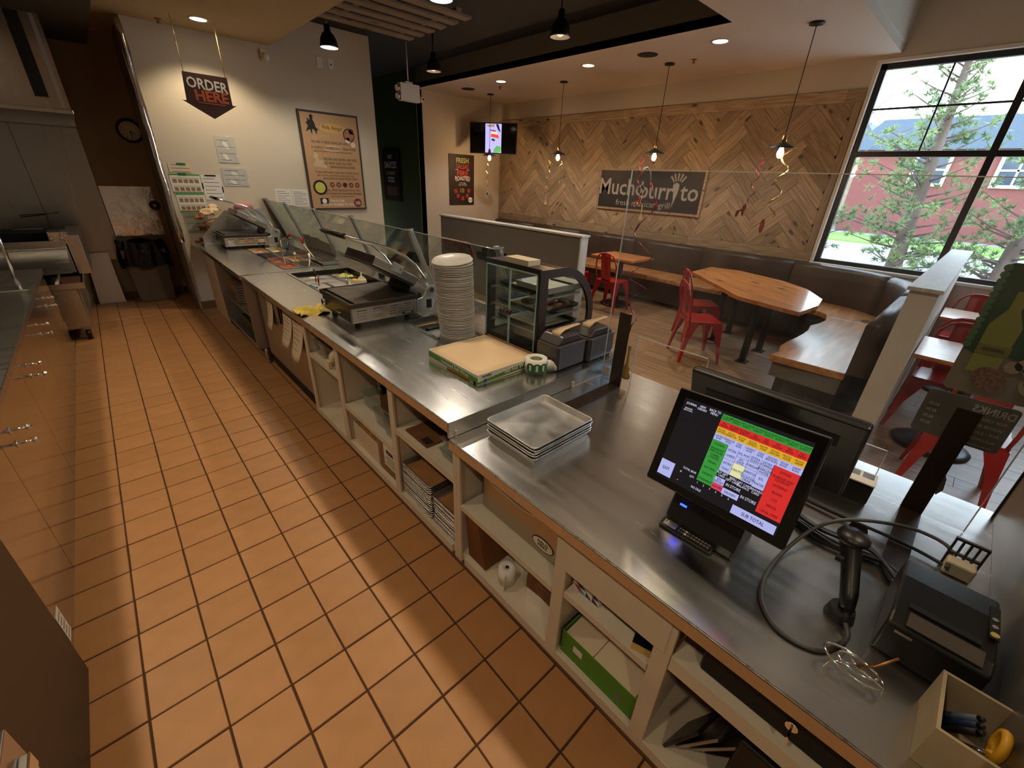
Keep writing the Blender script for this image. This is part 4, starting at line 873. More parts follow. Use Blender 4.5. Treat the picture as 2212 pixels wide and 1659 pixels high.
# ---- far corner clutter
tbn = thing('steel_splash_plate', 'bent steel splash plate standing behind the far grill press', 'splash guard', (0, 0, ZU+0.002))
G().prism([(0.86, 0.0), (0.86, 0.09), (1.15, 0.38), (1.60, 0.40), (1.62, 0.0)], (0, 0.004, 0), (0, 6.46, 0), (1, 0, 0), (0, 0, 1)).obj('upright', 'alu', tbn); B(0.86, 1.62, 6.40, 6.459, 0, 0.004).obj('foot_flange', 'alu', tbn)
brd = None
for k in range(9):
    o = G().grid(lambda u, v: ((0.07+0.02*math.sin(v*5+k))*math.cos(u*2*PI), (0.06)*math.sin(u*2*PI)*math.sin(PI*min(1, v+0.05)), 0.03*math.sin(v*PI)+0.03*v), 12, 6).obj('tortilla_pack', 'parch' if k % 3 else 'kraft')
    o.location = (0.92+0.16*((k*7) % 3)/2, 6.60+0.05*(k % 3), ZU+0.012+0.045*k); o.rotation_euler = (0.1*k, 0.1, k*0.8)
    tag(o, 'soft tan tortilla pack piled against the white wall, ' + ['lowest', 'second', 'third', 'fourth', 'fifth', 'sixth', 'seventh', 'eighth', 'topmost'][k] + ' of the pile', 'food pack', 'tortilla packs by the wall')
pkb = thing('pink_bag', 'pink plastic bag sitting on the splash plate by the wall', 'bag', (1.40, 6.62, ZU+0.30)); G().sphere((0, 0, 0.10), 0.115, 0.09, 0.075, 16, 8).obj('bag_body', mat('pink_film', S(190, 130, 122), 0.35, 0, var=0.25, scale=(14, 14, 14), bump=0.5, bscale=16), pkb); B(-0.14, 0.20, -0.12, 0.12, -0.004, 0.02).obj('carton_lid', 'paper', pkb)
tag(B(1.26, 1.58, 6.50, 6.74, ZU+0.0025, ZU+0.29).obj('white_carton', 'paper', None, bevel=0.004), 'white carton standing under the pink bag by the wall', 'box')
rm = thing('red_marker', 'red and white marker on the counter corner at the wall', 'marker', (0.83, 6.68, ZU+0.012)); G().cyl((-0.03, 0, 0), (0.03, 0, 0), 0.009, n=10).obj('cap', 'red', rm); G().cyl((0.03, 0, 0), (0.11, -0.004, 0), 0.008, n=10).obj('barrel', 'ink_white', rm)
gb2 = thing('tilted_bins', 'grey plastic bin lids propped against the guard glass', 'bin lid', (1.86, 5.40, ZU+0.002)); 
G().prism([(-0.45, 0.0), (0.45, 0.0), (0.43, 0.15), (0.16, 0.17), (0.15, 0.15), (-0.14, 0.17), (-0.15, 0.15), (-0.43, 0.14)], (0.012, 0, 0.004), (0, 0, 0), (0, 1, 0), (-0.3, 0, 0.95)).obj('lid_strip', mat('grey_film', S(140, 128, 112), 0.4), gb2)

# ---- lid stack
lidm = G().lathe([(0.0, 0.012), (0.085, 0.012), (0.090, 0.016), (0.098, 0.016), (0.102, 0.004), (0.107, 0.004), (0.107, 0.0), (0.100, 0.0), (0.094, 0.012), (0.086, 0.008), (0.0, 0.008)], n=32).mesh('bowl_lid'); lidm.materials.append(T['lid'])
NL = 46
for k in range(NL):
    o = bpy.data.objects.new('bowl_lid', lidm); COL.objects.link(o)
    s = 1.0+0.0022*k; o.scale = (s, s, 1); o.location = (1.435-0.0004*k+random.uniform(-.0012, .0012), 2.01+0.0003*k+random.uniform(-.0012, .0012), ZU+0.003+k*0.0095)
    o.rotation_euler = (random.uniform(-.01, .01), random.uniform(-.01, .01), 0)
    if k >= NL-2: o.rotation_euler = (0.02, -0.06-0.05*(k-NL+2), 0); o.location.z += 0.006*(k-NL+3)
    tag(o, 'round clear plastic bowl lid in the tall stack on the worktop', 'lid', 'tall lid stack')
    if k == NL-1: tag(o, 'topmost tilted bowl lid of the tall clear stack')
    if k == 0: tag(o, 'lowest bowl lid of the tall clear stack')

# ---- foil wrap carton
wx = thing('foil_wrap_box', 'open green and white carton of foil wrap sheets on the worktop', 'box', (1.09, 1.375, ZU))
LX, LY, LZ = 0.385, 0.415, 0.052
G().tray(0, LX, 0, LY, 0.0005, LZ, 0.003).obj('carton', 'paper', wx)
G().grid(lambda u, v: (0.006+(LX-0.012)*u, 0.006+(LY-0.012)*v, LZ-0.012+0.010*math.sin(u*PI)*0.6+0.008*v*(1-u)), 8, 8).obj('wrap_sheets', 'parch', wx, solid=0.006)
B(LX-0.003, LX, 0.02, LY-0.02, LZ, LZ+0.012).obj('torn_edge', 'card', wx)
for ax in ('x', 'y'):      # printed sides: the -x side and the -y side
    if ax == 'y': o_, u_, L = (0, -0.0008, 0), (1, 0, 0), LX
    else: o_, u_, L = (-0.0008, LY, 0), (0, -1, 0), LY
    nrm = Vector(u_).cross(Vector((0, 0, 1)))*0.0006
    G().prism([(0.0, 0.006), (0.0, 0.016), (L, 0.048), (L, 0.016)] if ax == 'y' else [(0.0, 0.016), (0.0, 0.046), (L, 0.036), (L, 0.004)], nrm, o_, u_, (0, 0, 1)).obj('green_band', 'green_print', wx)
    base = Vector(o_)+Vector((0, 0, 0.027))+nrm*2.2
    text('Insulated Foil Wrap', 0.030, base+Vector(u_)*(L*0.56), Vector(u_)+Vector((0, 0, 0.055 if ax == 'y' else -0.02)), (0, 0, 1), 'ink_white', wx, bold=0.012, sx=0.95)
    for k in range(2): disc(base+Vector(u_)*(L*(0.94 if ax == 'y' else 0.95))-Vector((0, 0, 0.02)), 0.008, Vector(u_).cross(Vector((0, 0, 1))), 16, 0.0006).obj('round_mark', 'ink', wx)
    G().prism([(L*0.40, 0.002), (L*0.40, 0.008), (L*0.85, 0.008 if ax == 'x' else 0.004), (L*0.85, 0.002)], nrm, o_, u_, (0, 0, 1)).obj('red_strip', 'orange_ink' if ax == 'x' else 'ink_white', wx)
    B(0, 0.001, 0, 0.001, 0, 0.001)
text('novolex', 0.018, (0.055, -0.0022, 0.040), (1, 0, 0), (0, 0, 1), 'ink', wx); disc((0.045, -0.0012, 0.014), 0.010, (0, -1, 0), 18, 0.0008).obj('blue_mark', mat('blue_ink', S(30, 80, 160), 0.5), wx)

# ---- sticker roll
tr = thing('label_roll', 'roll of white and green round stickers beside the wrap box', 'label roll', (1.425, 1.325, ZU))
G().lathe([(0.032, 0.0), (0.056, 0.0), (0.056, 0.075), (0.034, 0.075), (0.034, 0.068), (0.032, 0.068)], n=36).obj('roll', 'paper', tr); G().lathe([(0.018, 0.0), (0.030, 0.0), (0.030, 0.070), (0.018, 0.070)], n=28).obj('inner_roll', 'green_tape', tr); G().lathe([(0.0, 0.066), (0.016, 0.066), (0.018, 0.070)], n=20).obj('core', 'kraft', tr)
for k in range(6):
    a = -2.9+k*0.62; c = Vector((0.0566*math.cos(a), 0.0566*math.sin(a), 0.037)); nr = Vector((math.cos(a), math.sin(a), 0)); tv = Vector((-math.sin(a), math.cos(a), 0))
    G().grid(lambda u, v: tuple(Vector((0.0568*math.cos(a+0.27*(2*v*math.cos(u*2*PI))), 0.0568*math.sin(a+0.27*(2*v*math.cos(u*2*PI))), 0.037+0.026*2*v*math.sin(u*2*PI)/1.0)) if v else c) if False else (0.0569*math.cos(a+0.42*v*math.cos(u*2*PI)), 0.0569*math.sin(a+0.42*v*math.cos(u*2*PI)), 0.037+0.026*v*math.sin(u*2*PI)), 18, 4).obj('printed_dot', 'green_tape', tr)
    G().grid(lambda u, v: (0.0574*math.cos(a-0.10+0.2*u), 0.0574*math.sin(a-0.10+0.2*u), 0.022+0.032*v), 4, 3).obj('dot_panel', 'ink_white', tr)
G().strip([(0.03, -0.048, 0.037), (0.045, -0.056, 0.036), (0.062, -0.062, 0.03), (0.075, -0.075, 0.02)], [(0, 0, 0.072), (0, 0, 0.07), (0, 0, 0.055), (0, 0, 0.02)]).obj('loose_end', 'paper', tr, solid=0.0008)

# ---- cookie display case
cs = thing('display_case', 'brown curved-front countertop display case with glass back doors', 'display case', (0, 0, ZU))
cx0, cx1, cy0, cy1, cz = 1.555, 2.02, 1.45, 1.88, 0.468
prof = [(cx0, 0.0), (cx1, 0.0), (cx1, 0.10)]+[(cx1-0.30+0.30*math.cos(a), cz-0.30+0.30*math.sin(a)) for a in [k*PI/2/12-0.2*(1-k/12) for k in range(13)]]+[(cx0, cz)]
inn = [(cx0+0.055, 0.055), (cx1-0.045, 0.055), (cx1-0.045, 0.12)]+[(cx1-0.30+0.255*math.cos(a), cz-0.30+0.255*math.sin(a)) for a in [k*PI/2/12-0.2*(1-k/12) for k in range(13)]]+[(cx0+0.055, cz-0.045)]
n_ = len(prof)
for y in (cy0, cy1-0.016):
    vs = [(p[0], yy, p[1]) for yy in (y, y+0.016) for p in prof]+[(p[0], yy, p[1]) for yy in (y, y+0.016) for p in inn]; f = []
    for i in range(n_):
        j = (i+1) % n_; f += [(i, j, 2*n_+j, 2*n_+i), (n_+j, n_+i, 3*n_+i, 3*n_+j), (j, i, n_+i, n_+j), (2*n_+i, 2*n_+j, 3*n_+j, 3*n_+i)]
    G().add(vs, f).obj('side_frame', 'case_brown', cs)
    G().prism([((p[0]), p[1]) for p in inn], (0, 0.003, 0), (0, y+0.006, 0), (1, 0, 0), (0, 0, 1)).obj('side_pane', 'glass_case', cs)
fr_ = prof[2:-1]
G().add([(p[0]-0.006, yy, p[1]-0.003) for p in fr_ for yy in (cy0+0.017, cy1-0.017)], [(2*i, 2*i+1, 2*i+3, 2*i+2) for i in range(len(fr_)-1)], True).obj('curved_glass', 'glass_case', cs)
B(cx0, cx0+0.12, cy0+0.017, cy1-0.017, cz-0.02, cz).obj('top_board', 'case_brown', cs); B(cx0, cx1, cy0+0.017, cy1-0.017, 0.0, 0.05).obj('base', 'case_brown', cs)
B(cx0-0.012, cx0, cy0, cy1, cz-0.018, cz+0.006).obj('top_rail', 'black', cs); B(cx0-0.008, cx0, cy0, cy0+0.014, 0.0, cz-0.02).obj('door_jamb', 'black', cs); B(cx0-0.008, cx0, cy1-0.02, cy1, 0.0, cz-0.02).obj('door_jamb', 'black', cs); B(cx0-0.01, cx0, cy0, cy1, 0.0, 0.03).obj('door_track', 'black', cs)
for y0, y1, xx in ((cy0+0.014, 1.676, -0.014), (1.656, cy1-0.02, -0.022)):
    d = B(cx0+xx, cx0+xx+0.006, y0, y1, 0.03, cz-0.02).obj('sliding_door', 'glass_case', cs)
    yk = y1-0.03 if y0 < 1.5 else y0+0.04
    for a in ((y0, y0+0.004, 0.03, cz-0.02), (y1-0.004, y1, 0.03, cz-0.02), (y0, y1, cz-0.026, cz-0.02)): B(cx0+xx-0.0006, cx0+xx+0.0066, *a).obj('glass_edge', 'glass_edge', d)
    G().cyl((cx0+xx, yk, 0.215), (cx0+xx-0.012, yk, 0.215), 0.006, n=10).sphere((cx0+xx-0.02, yk, 0.215), 0.012, 0.018, 0.018, 14, 8).obj('knob', mat('brown_knob', S(62, 30, 24), 0.25), d)
for z in (0.12, 0.215, 0.315):
    B(cx0+0.03, cx1-0.06, cy0+0.02, cy1-0.02, z, z+0.005).obj('shelf', 'glass_case', cs); B(cx0+0.03, cx0+0.034, cy0+0.02, cy1-0.02, z, z+0.006).obj('shelf_edge', 'glass_edge', cs)
    for y in (cy0+0.017, cy1-0.027): B(cx0+0.01, cx1-0.12, y, y+0.010, z-0.012, z-0.0005).obj('shelf_rail', 'steel_dull', cs)
B(cx0+0.02, cx0+0.11, cy0+0.12, cy0+0.30, cz+0.0005, cz+0.028).obj('price_holder', 'cream_plastic', cs)
for z, lb in ((0.321, 'dark tray on the upper shelf of the display case'), (0.221, 'dark tray of wrapped cookies in the display case'), (0.126, 'dark tray on the lower shelf of the display case')):
    t = thing('case_tray', lb, 'tray', (1.77, 1.665, ZU+z)); G().tray(-0.15, 0.15, -0.17, 0.17, 0, 0.022, 0.003, 0.008).obj('tray_body', 'black', t); B(-0.13, 0.13, -0.15, 0.15, 0.0035, 0.005).obj('liner', 'paper_warm', t)
wt = thing('white_tray', 'white rimmed tray on the upper shelf of the display case', 'tray', (1.79, 1.60, ZU+0.329)); G().tray(-0.14, 0.14, -0.12, 0.12, 0, 0.035, 0.003, 0.012).obj('tray_body', 'white', wt)
for k, (x, y) in enumerate(((1.70, 1.57), (1.79, 1.55), (1.87, 1.56), (1.72, 1.70), (1.85, 1.70))):
    c = thing('wrapped_cookie', 'film-wrapped cookie on the case shelf, ' + ['nearer one by the doors', 'middle of the near row', 'nearer one by curved glass', 'farther one by the doors', 'farther one by curved glass'][k], 'cookie', (x, y, ZU+0.227), 0, 'wrapped cookies')
    G().lathe([(0, 0), (0.04, 0), (0.043, 0.008), (0.036, 0.017), (0, 0.02)], n=18).obj('cookie', 'cookie', c); G().grid(lambda u, v: (0.05*math.cos(u*2*PI)*(0.4+0.6*v), 0.05*math.sin(u*2*PI)*(0.4+0.6*v), 0.026-0.018*v+0.003*math.sin(u*40)), 24, 4).obj('film', 'clear', c)

# ---- napkin dispensers
def napkin(label, x0, x1, y0, y1):
    t = thing('napkin_dispenser', label, 'napkin dispenser', ((x0+x1)/2, (y0+y1)/2, ZU)); w = (x1-x0)/2; d = (y1-y0)/2
    T.setdefault('smoke', mat('smoky_plastic', S(74, 68, 72), 0.25, 0, var=0.1, scale=(5, 5, 5))); T.setdefault('smoke_front', mat('smoky_face', S(98, 98, 112), 0.25, 0, var=0.15, scale=(4, 4, 4)))
    B(-w, w, -d+0.004, d, 0.0, 0.135).obj('housing', 'smoke', t, bevel=0.012, seg=3); B(-w+0.012, w-0.008, -d, -d+0.0035, 0.012, 0.125).obj('face', 'smoke_front', t, bevel=0.003)
    G().prism([(-w*0.95, 0.136), (w*0.95, 0.136), (w*0.45, 0.178), (-w*0.55, 0.178)], (0, 2*d-0.02, 0), (0, -d+0.012, 0), (1, 0, 0), (0, 0, 1)).obj('hood', 'smoke', t, bevel=0.008)
    G().strip([(-w*0.6, -0.01, 0.172), (-w*0.5, -0.01, 0.19), (-0.02, -0.01, 0.198), (w*0.5, -0.015, 0.203), (w*0.95, -0.02, 0.206)], [(0, 0.05, 0), (0, 0.06, 0), (0, 0.045, 0), (0, 0.03, 0), (0, 0.02, 0)]).obj('napkin', 'parch', t, solid=0.003)
    B(-w*0.98, w*0.98, -d-0.001, -d+0.002, 0.126, 0.134).obj('hinge_strip', 'smoke_front', t, bevel=0.002); return t
napkin('smoky napkin dispenser next to the display case', 1.495, 1.715, 1.245, 1.40); napkin('smoky napkin dispenser at the counter end by the sanitizer', 1.728, 1.945, 1.225, 1.40)
# ================================================================== ON THE TILL COUNTER
tray_stack(1.105, 0.98, ZL+0.0005, 5, 0.345, 0.275, 'aluminium sheet pan inside the stack on the till counter', 'till counter pans', 'topmost empty sheet pan of the stack on the till counter', 0.0125, 0.0)

def vframe(o, c, u, v):
    u = Vector(u).normalized(); v = Vector(v); v = (v-u*v.dot(u)).normalized(); n = u.cross(v)
    o.matrix_world = Matrix(((u.x, v.x, n.x, c[0]), (u.y, v.y, n.y, c[1]), (u.z, v.z, n.z, c[2]), (0, 0, 0, 1))); return o
W, Hh = 0.380, 0.2875
pos = thing('till_screen', 'black touchscreen till showing coloured order buttons', 'till screen'); vframe(pos, (1.043, 0.265, 1.109), (-0.091, -0.991, 0.080), (0.411, 0.0, 0.912))
B(-W/2, W/2, -Hh/2, Hh/2, -0.022, 0.0).obj('housing', 'black', pos, bevel=0.006, seg=3)
B(-0.10, 0.12, -0.08, 0.09, -0.055, -0.022).obj('rear_housing', 'black_matte', pos, bevel=0.008)
B(-W/2+0.004, W/2-0.004, -Hh/2+0.004, Hh/2-0.004, 0.0002, 0.0012).obj('glass', 'screen', pos)
def em(name, r, g, b, e=0.55): return mat(name, S(r, g, b), 0.25, 0, emit=e)
SCc = {'g': em('screen_green', 52, 150, 62), 'r': em('screen_red', 205, 44, 44), 'y': em('screen_yellow', 214, 170, 44), 'l': em('screen_lavender', 170, 180, 245), 'c': em('screen_cream', 216, 224, 180), 'p': em('screen_pink', 214, 60, 100), 'd': em('screen_dark', 22, 22, 28, 0.5), 'w': em('screen_text', 200, 205, 235), 'k': mat('screen_ink', S(20, 24, 34), 0.5)}
def sr(s0, s1, t0, t1, m, par=pos, z=0.0014, name='button'):
    return B(-W/2+s0*W, -W/2+s1*W, Hh/2-t1*Hh, Hh/2-t0*Hh, z, z+0.0006).obj(name, SCc[m], par)
def st(s, sx, ty, size, m='k', par=pos, z=0.0024, w=0.8): return text(s, size, (-W/2+sx*W, Hh/2-ty*Hh, z), (1, 0, 0), (0, 1, 0), SCc[m], par, sx=w, ext=0.0002, lsp=0.85)
sr(0.072, 0.935, 0.085, 0.92, 'd', z=0.0008, name='display')
cw = (0.934-0.37)/8
rows = [('g', ['SM CHICKEN\nBURRITO', 'SM BARBACOA\nBURRITO', 'SM PORK\nBURRITO', 'SM CHORIZO\nBURRITO', 'SM STEAK\nBURRITO', 'SM GROUND\nBURRITO', 'SM VEGGIE\nBURRITO', 'SM SHRIMP\nBURRITO']),
        ('r', ['REG\nCHICKEN', 'REG BARB\nBURRITO', 'REG PORK\nBURRITO', 'REG\nCHORIZO', 'REG\nSTEAK', 'REG\nGROUND', 'REG\nVEGGIE', 'REG\nSHRIMP']),
        ('y', ['MUCHO\nCHICKEN', 'MUCHO\nBARBACOA', 'MUCHO\nPORK', 'MUCHO\nCHORIZO', 'MUCHO\nSTEAK', 'MUCHO\nGROUND', 'MUCHO\nVEGGIE', 'MUCHO\nSHRIMP']),
        ('l', ['CHICKEN\nBOWL', 'BARBACOA\nBOWL', 'PORK\nBOWL', 'CHORIZO\nBOWL', 'STEAK\nBOWL', 'GROUND\nBEEF BOWL', 'VEGGIE\nBOWL', 'SHRIMP\nBOWL'])]
for k, (c, names) in enumerate(rows):
    t0 = 0.112+k*0.063
    for i, nm in enumerate(names):
        sr(0.370+i*cw, 0.370+(i+1)*cw-0.001, t0+0.0015*i, t0+0.0625+0.0015*i, c); st(nm, 0.370+(i+0.5)*cw, t0+0.031+0.0015*i, 0.0072, w=0.72)
left = ['CLASSICS', 'BREAKFAST\nAND SALAD', 'COMBO\nCHOICE', 'DRINKS', 'KIDS MEAL', 'DESSERTS', 'SHAREABLES']
for i, nm in enumerate(left): sr(0.369, 0.481, 0.366+i*0.0598, 0.366+(i+1)*0.0598-0.001, 'g'); st(nm, 0.425, 0.396+i*0.0598, 0.0085)
sr(0.783, 0.931, 0.372, 0.802, 'r')
for i, nm in enumerate(['EXTRAS', 'BUNDLES AND\nCOUPONS', 'CATERING', 'PROMO', 'LTO', 'SPECIAL', 'LOCAL ITEMS']): st(nm, 0.857, 0.41+i*0.06, 0.0085)
for s0, s1, t0, t1, nm, c in [(0.483, 0.556, 0.365, 0.490, 'EXTRA\n\nCHEESE', 'l'), (0.483, 0.556, 0.491, 0.612, 'EXTRA\n\nGUAC', 'l'), (0.557, 0.632, 0.366, 0.428, 'BTL POP', 'l'), (0.557, 0.632, 0.429, 0.490, 'BTL\nJUICE', 'l'), (0.557, 0.632, 0.491, 0.612, 'CAN POP', 'c'),
                              (0.633, 0.706, 0.367, 0.428, 'EXTRA\nQUESO', 'l'), (0.633, 0.706, 0.429, 0.490, 'PURELEAF', 'l'), (0.633, 0.706, 0.491, 0.552, 'JARRITOS', 'l'), (0.633, 0.706, 0.553, 0.614, 'FOUNTAIN\nDRINK', 'l'), (0.707, 0.781, 0.368, 0.430, 'EXTRA\nTOPPING', 'l'), (0.707, 0.781, 0.431, 0.492, 'SPARKLING\nWATER', 'l'), (0.707, 0.781, 0.493, 0.620, 'BTL\n\nWATER', 'l'),
                              (0.473, 0.551, 0.672, 0.734, 'BTL\nDEPOSIT', 'l'), (0.480, 0.551, 0.735, 0.792, 'BAG FEE', 'p'), (0.552, 0.664, 0.740, 0.797, 'DELIVERY', 'l'), (0.650, 0.926, 0.838, 0.918, 'SUB TOTAL', 'l'), (0.075, 0.187, 0.741, 0.898, 'EXIT', 'l')]:
    sr(s0, s1-0.0012, t0, t1-0.0015, c); st(nm, (s0+s1)/2, (t0+t1)/2, 0.013 if nm in ('SUB TOTAL', 'EXIT') else 0.0085)
for nm, s, t, sz in [('JOURNAL', 0.136, 0.13, 0.009), ('NEW\nORDERS', 0.221, 0.133, 0.009), ('BACK TO\nMENU', 0.314, 0.132, 0.0095), ('MANAGER\nQuick service', 0.125, 0.19, 0.006), ('TOTAL $0.00', 0.30, 0.735, 0.0085), ('+', 0.244, 0.783, 0.014), ('-', 0.244, 0.867, 0.014), ('QTY', 0.332, 0.783, 0.008), ('NO SALE', 0.389, 0.869, 0.009),
                     ('BUY GIFT\nCARD', 0.515, 0.64, 0.0085), ('REFILL\nGIFT CARD', 0.592, 0.645, 0.0085), ('GIFT CARD\nBALANCE', 0.665, 0.65, 0.0085), ('REWARD\nCARD', 0.745, 0.652, 0.0085), ('IN STORE', 0.61, 0.704, 0.011), ('IN STORE', 0.721, 0.745, 0.011), ('1', 0.383, 0.808, 0.008), ('2', 0.43, 0.809, 0.008), ('3', 0.475, 0.81, 0.008), ('4', 0.52, 0.812, 0.008), ('5', 0.565, 0.813, 0.008), ('6', 0.611, 0.815, 0.008)]:
    st(nm, s, t, sz, 'w', z=0.0018)
tb = thing('till_stand', 'black till stand with a faint blue light under the touchscreen', 'stand', (1.13, 0.28, ZL+0.001))
G().prism([(-0.075, 0), (0.10, 0), (0.10, 0.025), (0.045, 0.10), (0.0, 0.13), (-0.03, 0.13), (-0.075, 0.03)], (0, 0.21, 0), (0, -0.105, 0), (1, 0, 0), (0, 0, 1)).obj('base', 'black', tb, bevel=0.008, seg=3)
B(-0.060, 0.02, -0.06, 0.06, 0.12, 0.28).obj('neck', 'black_matte', tb, bevel=0.01)
B(-0.058, -0.052, 0.055, 0.075, 0.075, 0.079).obj('blue_lamp', mat('blue_led', S(30, 60, 255), 0.3, 0, emit=6.0), tb)
cdp = thing('customer_display', 'black back of the customer-facing display behind the till', 'display'); vframe(cdp, (1.305, 0.262, 1.095), (0, -1, 0), (-0.10, 0, 0.28))
B(-0.232, 0.232, -0.14, 0.145, -0.03, 0.0).obj('back_shell', 'black', cdp, bevel=0.008, seg=3); B(-0.225, 0.225, -0.135, 0.14, -0.032, -0.0305).obj('screen', 'screen', cdp); B(-0.18, 0.18, 0.05, 0.09, 0.0004, 0.002).obj('vent_strip', 'black_matte', cdp)
B(-0.05, 0.05, -0.28, -0.02, -0.012, 0.012).obj('stalk', 'black_metal', cdp)
# calculator-like pin pad lying in front of the stand
ca_ = thing('calculator', 'black and silver financial calculator lying before the till', 'calculator'); vframe(ca_, (1.062, 0.305, ZL+0.014), (0.02, -1, 0), (1, 0.0, 0.10))
B(-0.082, 0.082, -0.037, 0.037, -0.012, 0.0).obj('case', 'black', ca_, bevel=0.008, seg=3); B(-0.072, -0.030, -0.030, 0.030, 0.0002, 0.003).obj('display_bezel', 'steel_dull', ca_, bevel=0.002); B(-0.058, -0.036, -0.020, 0.022, 0.0032, 0.0040).obj('display', mat('lcd_grey', S(92, 98, 90), 0.2), ca_)
text('BAII PLUS', 0.009, (-0.0655, 0.0, 0.0034), (0, 1, 0), (-1, 0, 0), 'ink', ca_, ext=0.0002)
km = B(-0.0035, 0.0035, -0.0028, 0.0028, 0, 0.0025).mesh('key'); km.materials.append(mat('grey_key', S(110, 104, 96), 0.5)); kw = B(-0.0035, 0.0035, -0.0028, 0.0028, 0, 0.0025).mesh('key_light'); kw.materials.append(T['cream_plastic'])
for i in range(10):
    for j in range(5):
        o = bpy.data.objects.new('key', kw if (i == 2 and j < 5) else km); COL.objects.link(o); o.parent = ca_; o.location = (-0.022+i*0.0098, -0.024+j*0.012, 0.0002)

# ---- receipt printer
pr = thing('receipt_printer', 'black receipt printer with dark slot and yellow button', 'printer', (1.185, -0.228, ZL+0.0005))
G().prism([(-0.125, 0.0), (0.11, 0.0), (0.11, 0.118), (0.03, 0.122), (-0.095, 0.108), (-0.125, 0.092)], (0, 0.168, 0), (0, -0.084, 0), (1, 0, 0), (0, 0, 1)).obj('housing', 'black', pr, bevel=0.007, seg=3)
B(-0.072, -0.055, -0.058, 0.058, 0.1095, 0.117).obj('paper_slot', 'black_matte', pr); G().prism([(-0.118, 0.101), (-0.082, 0.1115), (-0.082, 0.1135), (-0.118, 0.103)], (0, 0.12, 0), (0, -0.066, 0), (1, 0, 0), (0, 0, 1)).obj('tear_plate', mat('grey_tear_plate', S(84, 76, 70), 0.5), pr)
B(-0.04, 0.07, -0.082, -0.066, 0.1212, 0.124).obj('button_panel', 'black_matte', pr)
G().cyl((-0.028, -0.074, 0.122), (-0.028, -0.074, 0.1265), 0.007, n=14).obj('button', mat('yellow_button', S(220, 196, 110), 0.4), pr)
for x in (0.0, 0.025): G().cyl((x, -0.074, 0.1225), (x, -0.074, 0.1255), 0.005, n=12).obj('button', 'sign_grey', pr)
B(-0.1268, -0.1256, 0.035, 0.065, 0.076, 0.082).obj('name_plate', 'sign_grey', pr)
# ---- barcode scanner in its cradle
sn = thing('barcode_scanner', 'black barcode scanner resting head-up beside the printer', 'scanner', (1.15, -0.045, ZL))
G().tube([(0.05, 0.018, 0.165), (0.035, 0.008, 0.14), (0.01, -0.010, 0.10), (-0.03, -0.028, 0.06), (-0.06, -0.036, 0.035)], 0.02, 14, rad=[0.024, 0.023, 0.020, 0.019, 0.016]).obj('grip', 'black', sn)
G().sphere((0.045, 0.012, 0.168), 0.040, 0.036, 0.020, 18, 10).obj('head', 'black', sn); G().prism([(-0.02, -0.008), (0.02, -0.008), (0.016, 0.010), (-0.016, 0.010)], (0.004, 0, 0.012), (0.062, 0.012, 0.176), (0, 1, 0), (0.6, 0, 0.3)).obj('scan_window', 'screen', sn)
B(-0.012, 0.0, 0.01, 0.026, 0.118, 0.13).obj('trigger', 'black_matte', sn)
G().cyl((-0.052, -0.030, 0.0), (-0.052, -0.030, 0.03), 0.032, 0.026, n=20).obj('cradle', 'black_matte', sn); G().cyl((-0.058, -0.036, 0.036), (-0.085, -0.045, 0.018), 0.009, 0.006, n=10).obj('strain_relief', 'black_matte', sn)
def cable(name, label, pts, r, m='black'):
    # smooth the path
    P = [Vector(p) for p in pts]; Q = []
    for i in range(len(P)-1):
        p0, p1, p2, p3 = P[max(i-1, 0)], P[i], P[i+1], P[min(i+2, len(P)-1)]
        for k in range(6):
            t = k/6; Q.append(0.5*((2*p1)+(-p0+p2)*t+(2*p0-5*p1+4*p2-p3)*t*t+(-p0+3*p1-3*p2+p3)*t**3))
    Q.append(P[-1]); o = G().tube(Q, r, 7).obj(name, m); return tag(o, label, 'cable')
T['cable_grey'] = mat('grey_cable', S(74, 72, 72), 0.45)
cable('scanner_cable', 'long grey scanner cord looping round the counter', [(1.065, -0.09, 0.818), (1.04, -0.103, 0.808), (1.003, -0.095, 0.807), (0.953, -0.07, 0.806), (0.93, -0.024, 0.806), (0.938, 0.028, 0.806), (0.991, 0.073, 0.806), (1.078, 0.091, 0.806), (1.193, 0.086, 0.812), (1.30, 0.062, 0.835), (1.38, 0.03, 0.85), (1.46, -0.02, 0.85), (1.53, -0.10, 0.85), (1.57, -0.17, 0.845), (1.55, -0.235, 0.845), (1.47, -0.24, 0.83)], 0.0055, 'cable_grey')
for k, (dx, dz, lb) in enumerate(((0.0, 0, 'thick black cable of the bundle behind the till'), (0.016, 0.004, 'second black cable of the bundle behind the till'), (0.030, 0.0, 'third black cable of the bundle behind the till'), (-0.014, 0.002, 'thin black cable nearest the scanner in the bundle'))):
    cable('bundled_cable', lb, [(1.40+dx, 0.17, 0.81+dz), (1.388+dx, 0.115, 0.812+dz), (1.362+dx, 0.049, 0.815+dz), (1.366+dx*1.5, -0.021, 0.812+dz), (1.385+dx, -0.09, 0.811+dz), (1.36-dx, -0.14, 0.812+dz), (1.31, -0.18+dx, 0.815)], 0.006)
cable('straight_cable', 'black cable crossing the counter towards the slotted holder', [(1.53, 0.16, 0.81), (1.515, 0.11, 0.81), (1.512, -0.003, 0.812), (1.517, -0.12, 0.815), (1.515, -0.20, 0.812), (1.50, -0.255, 0.812)], 0.0055)
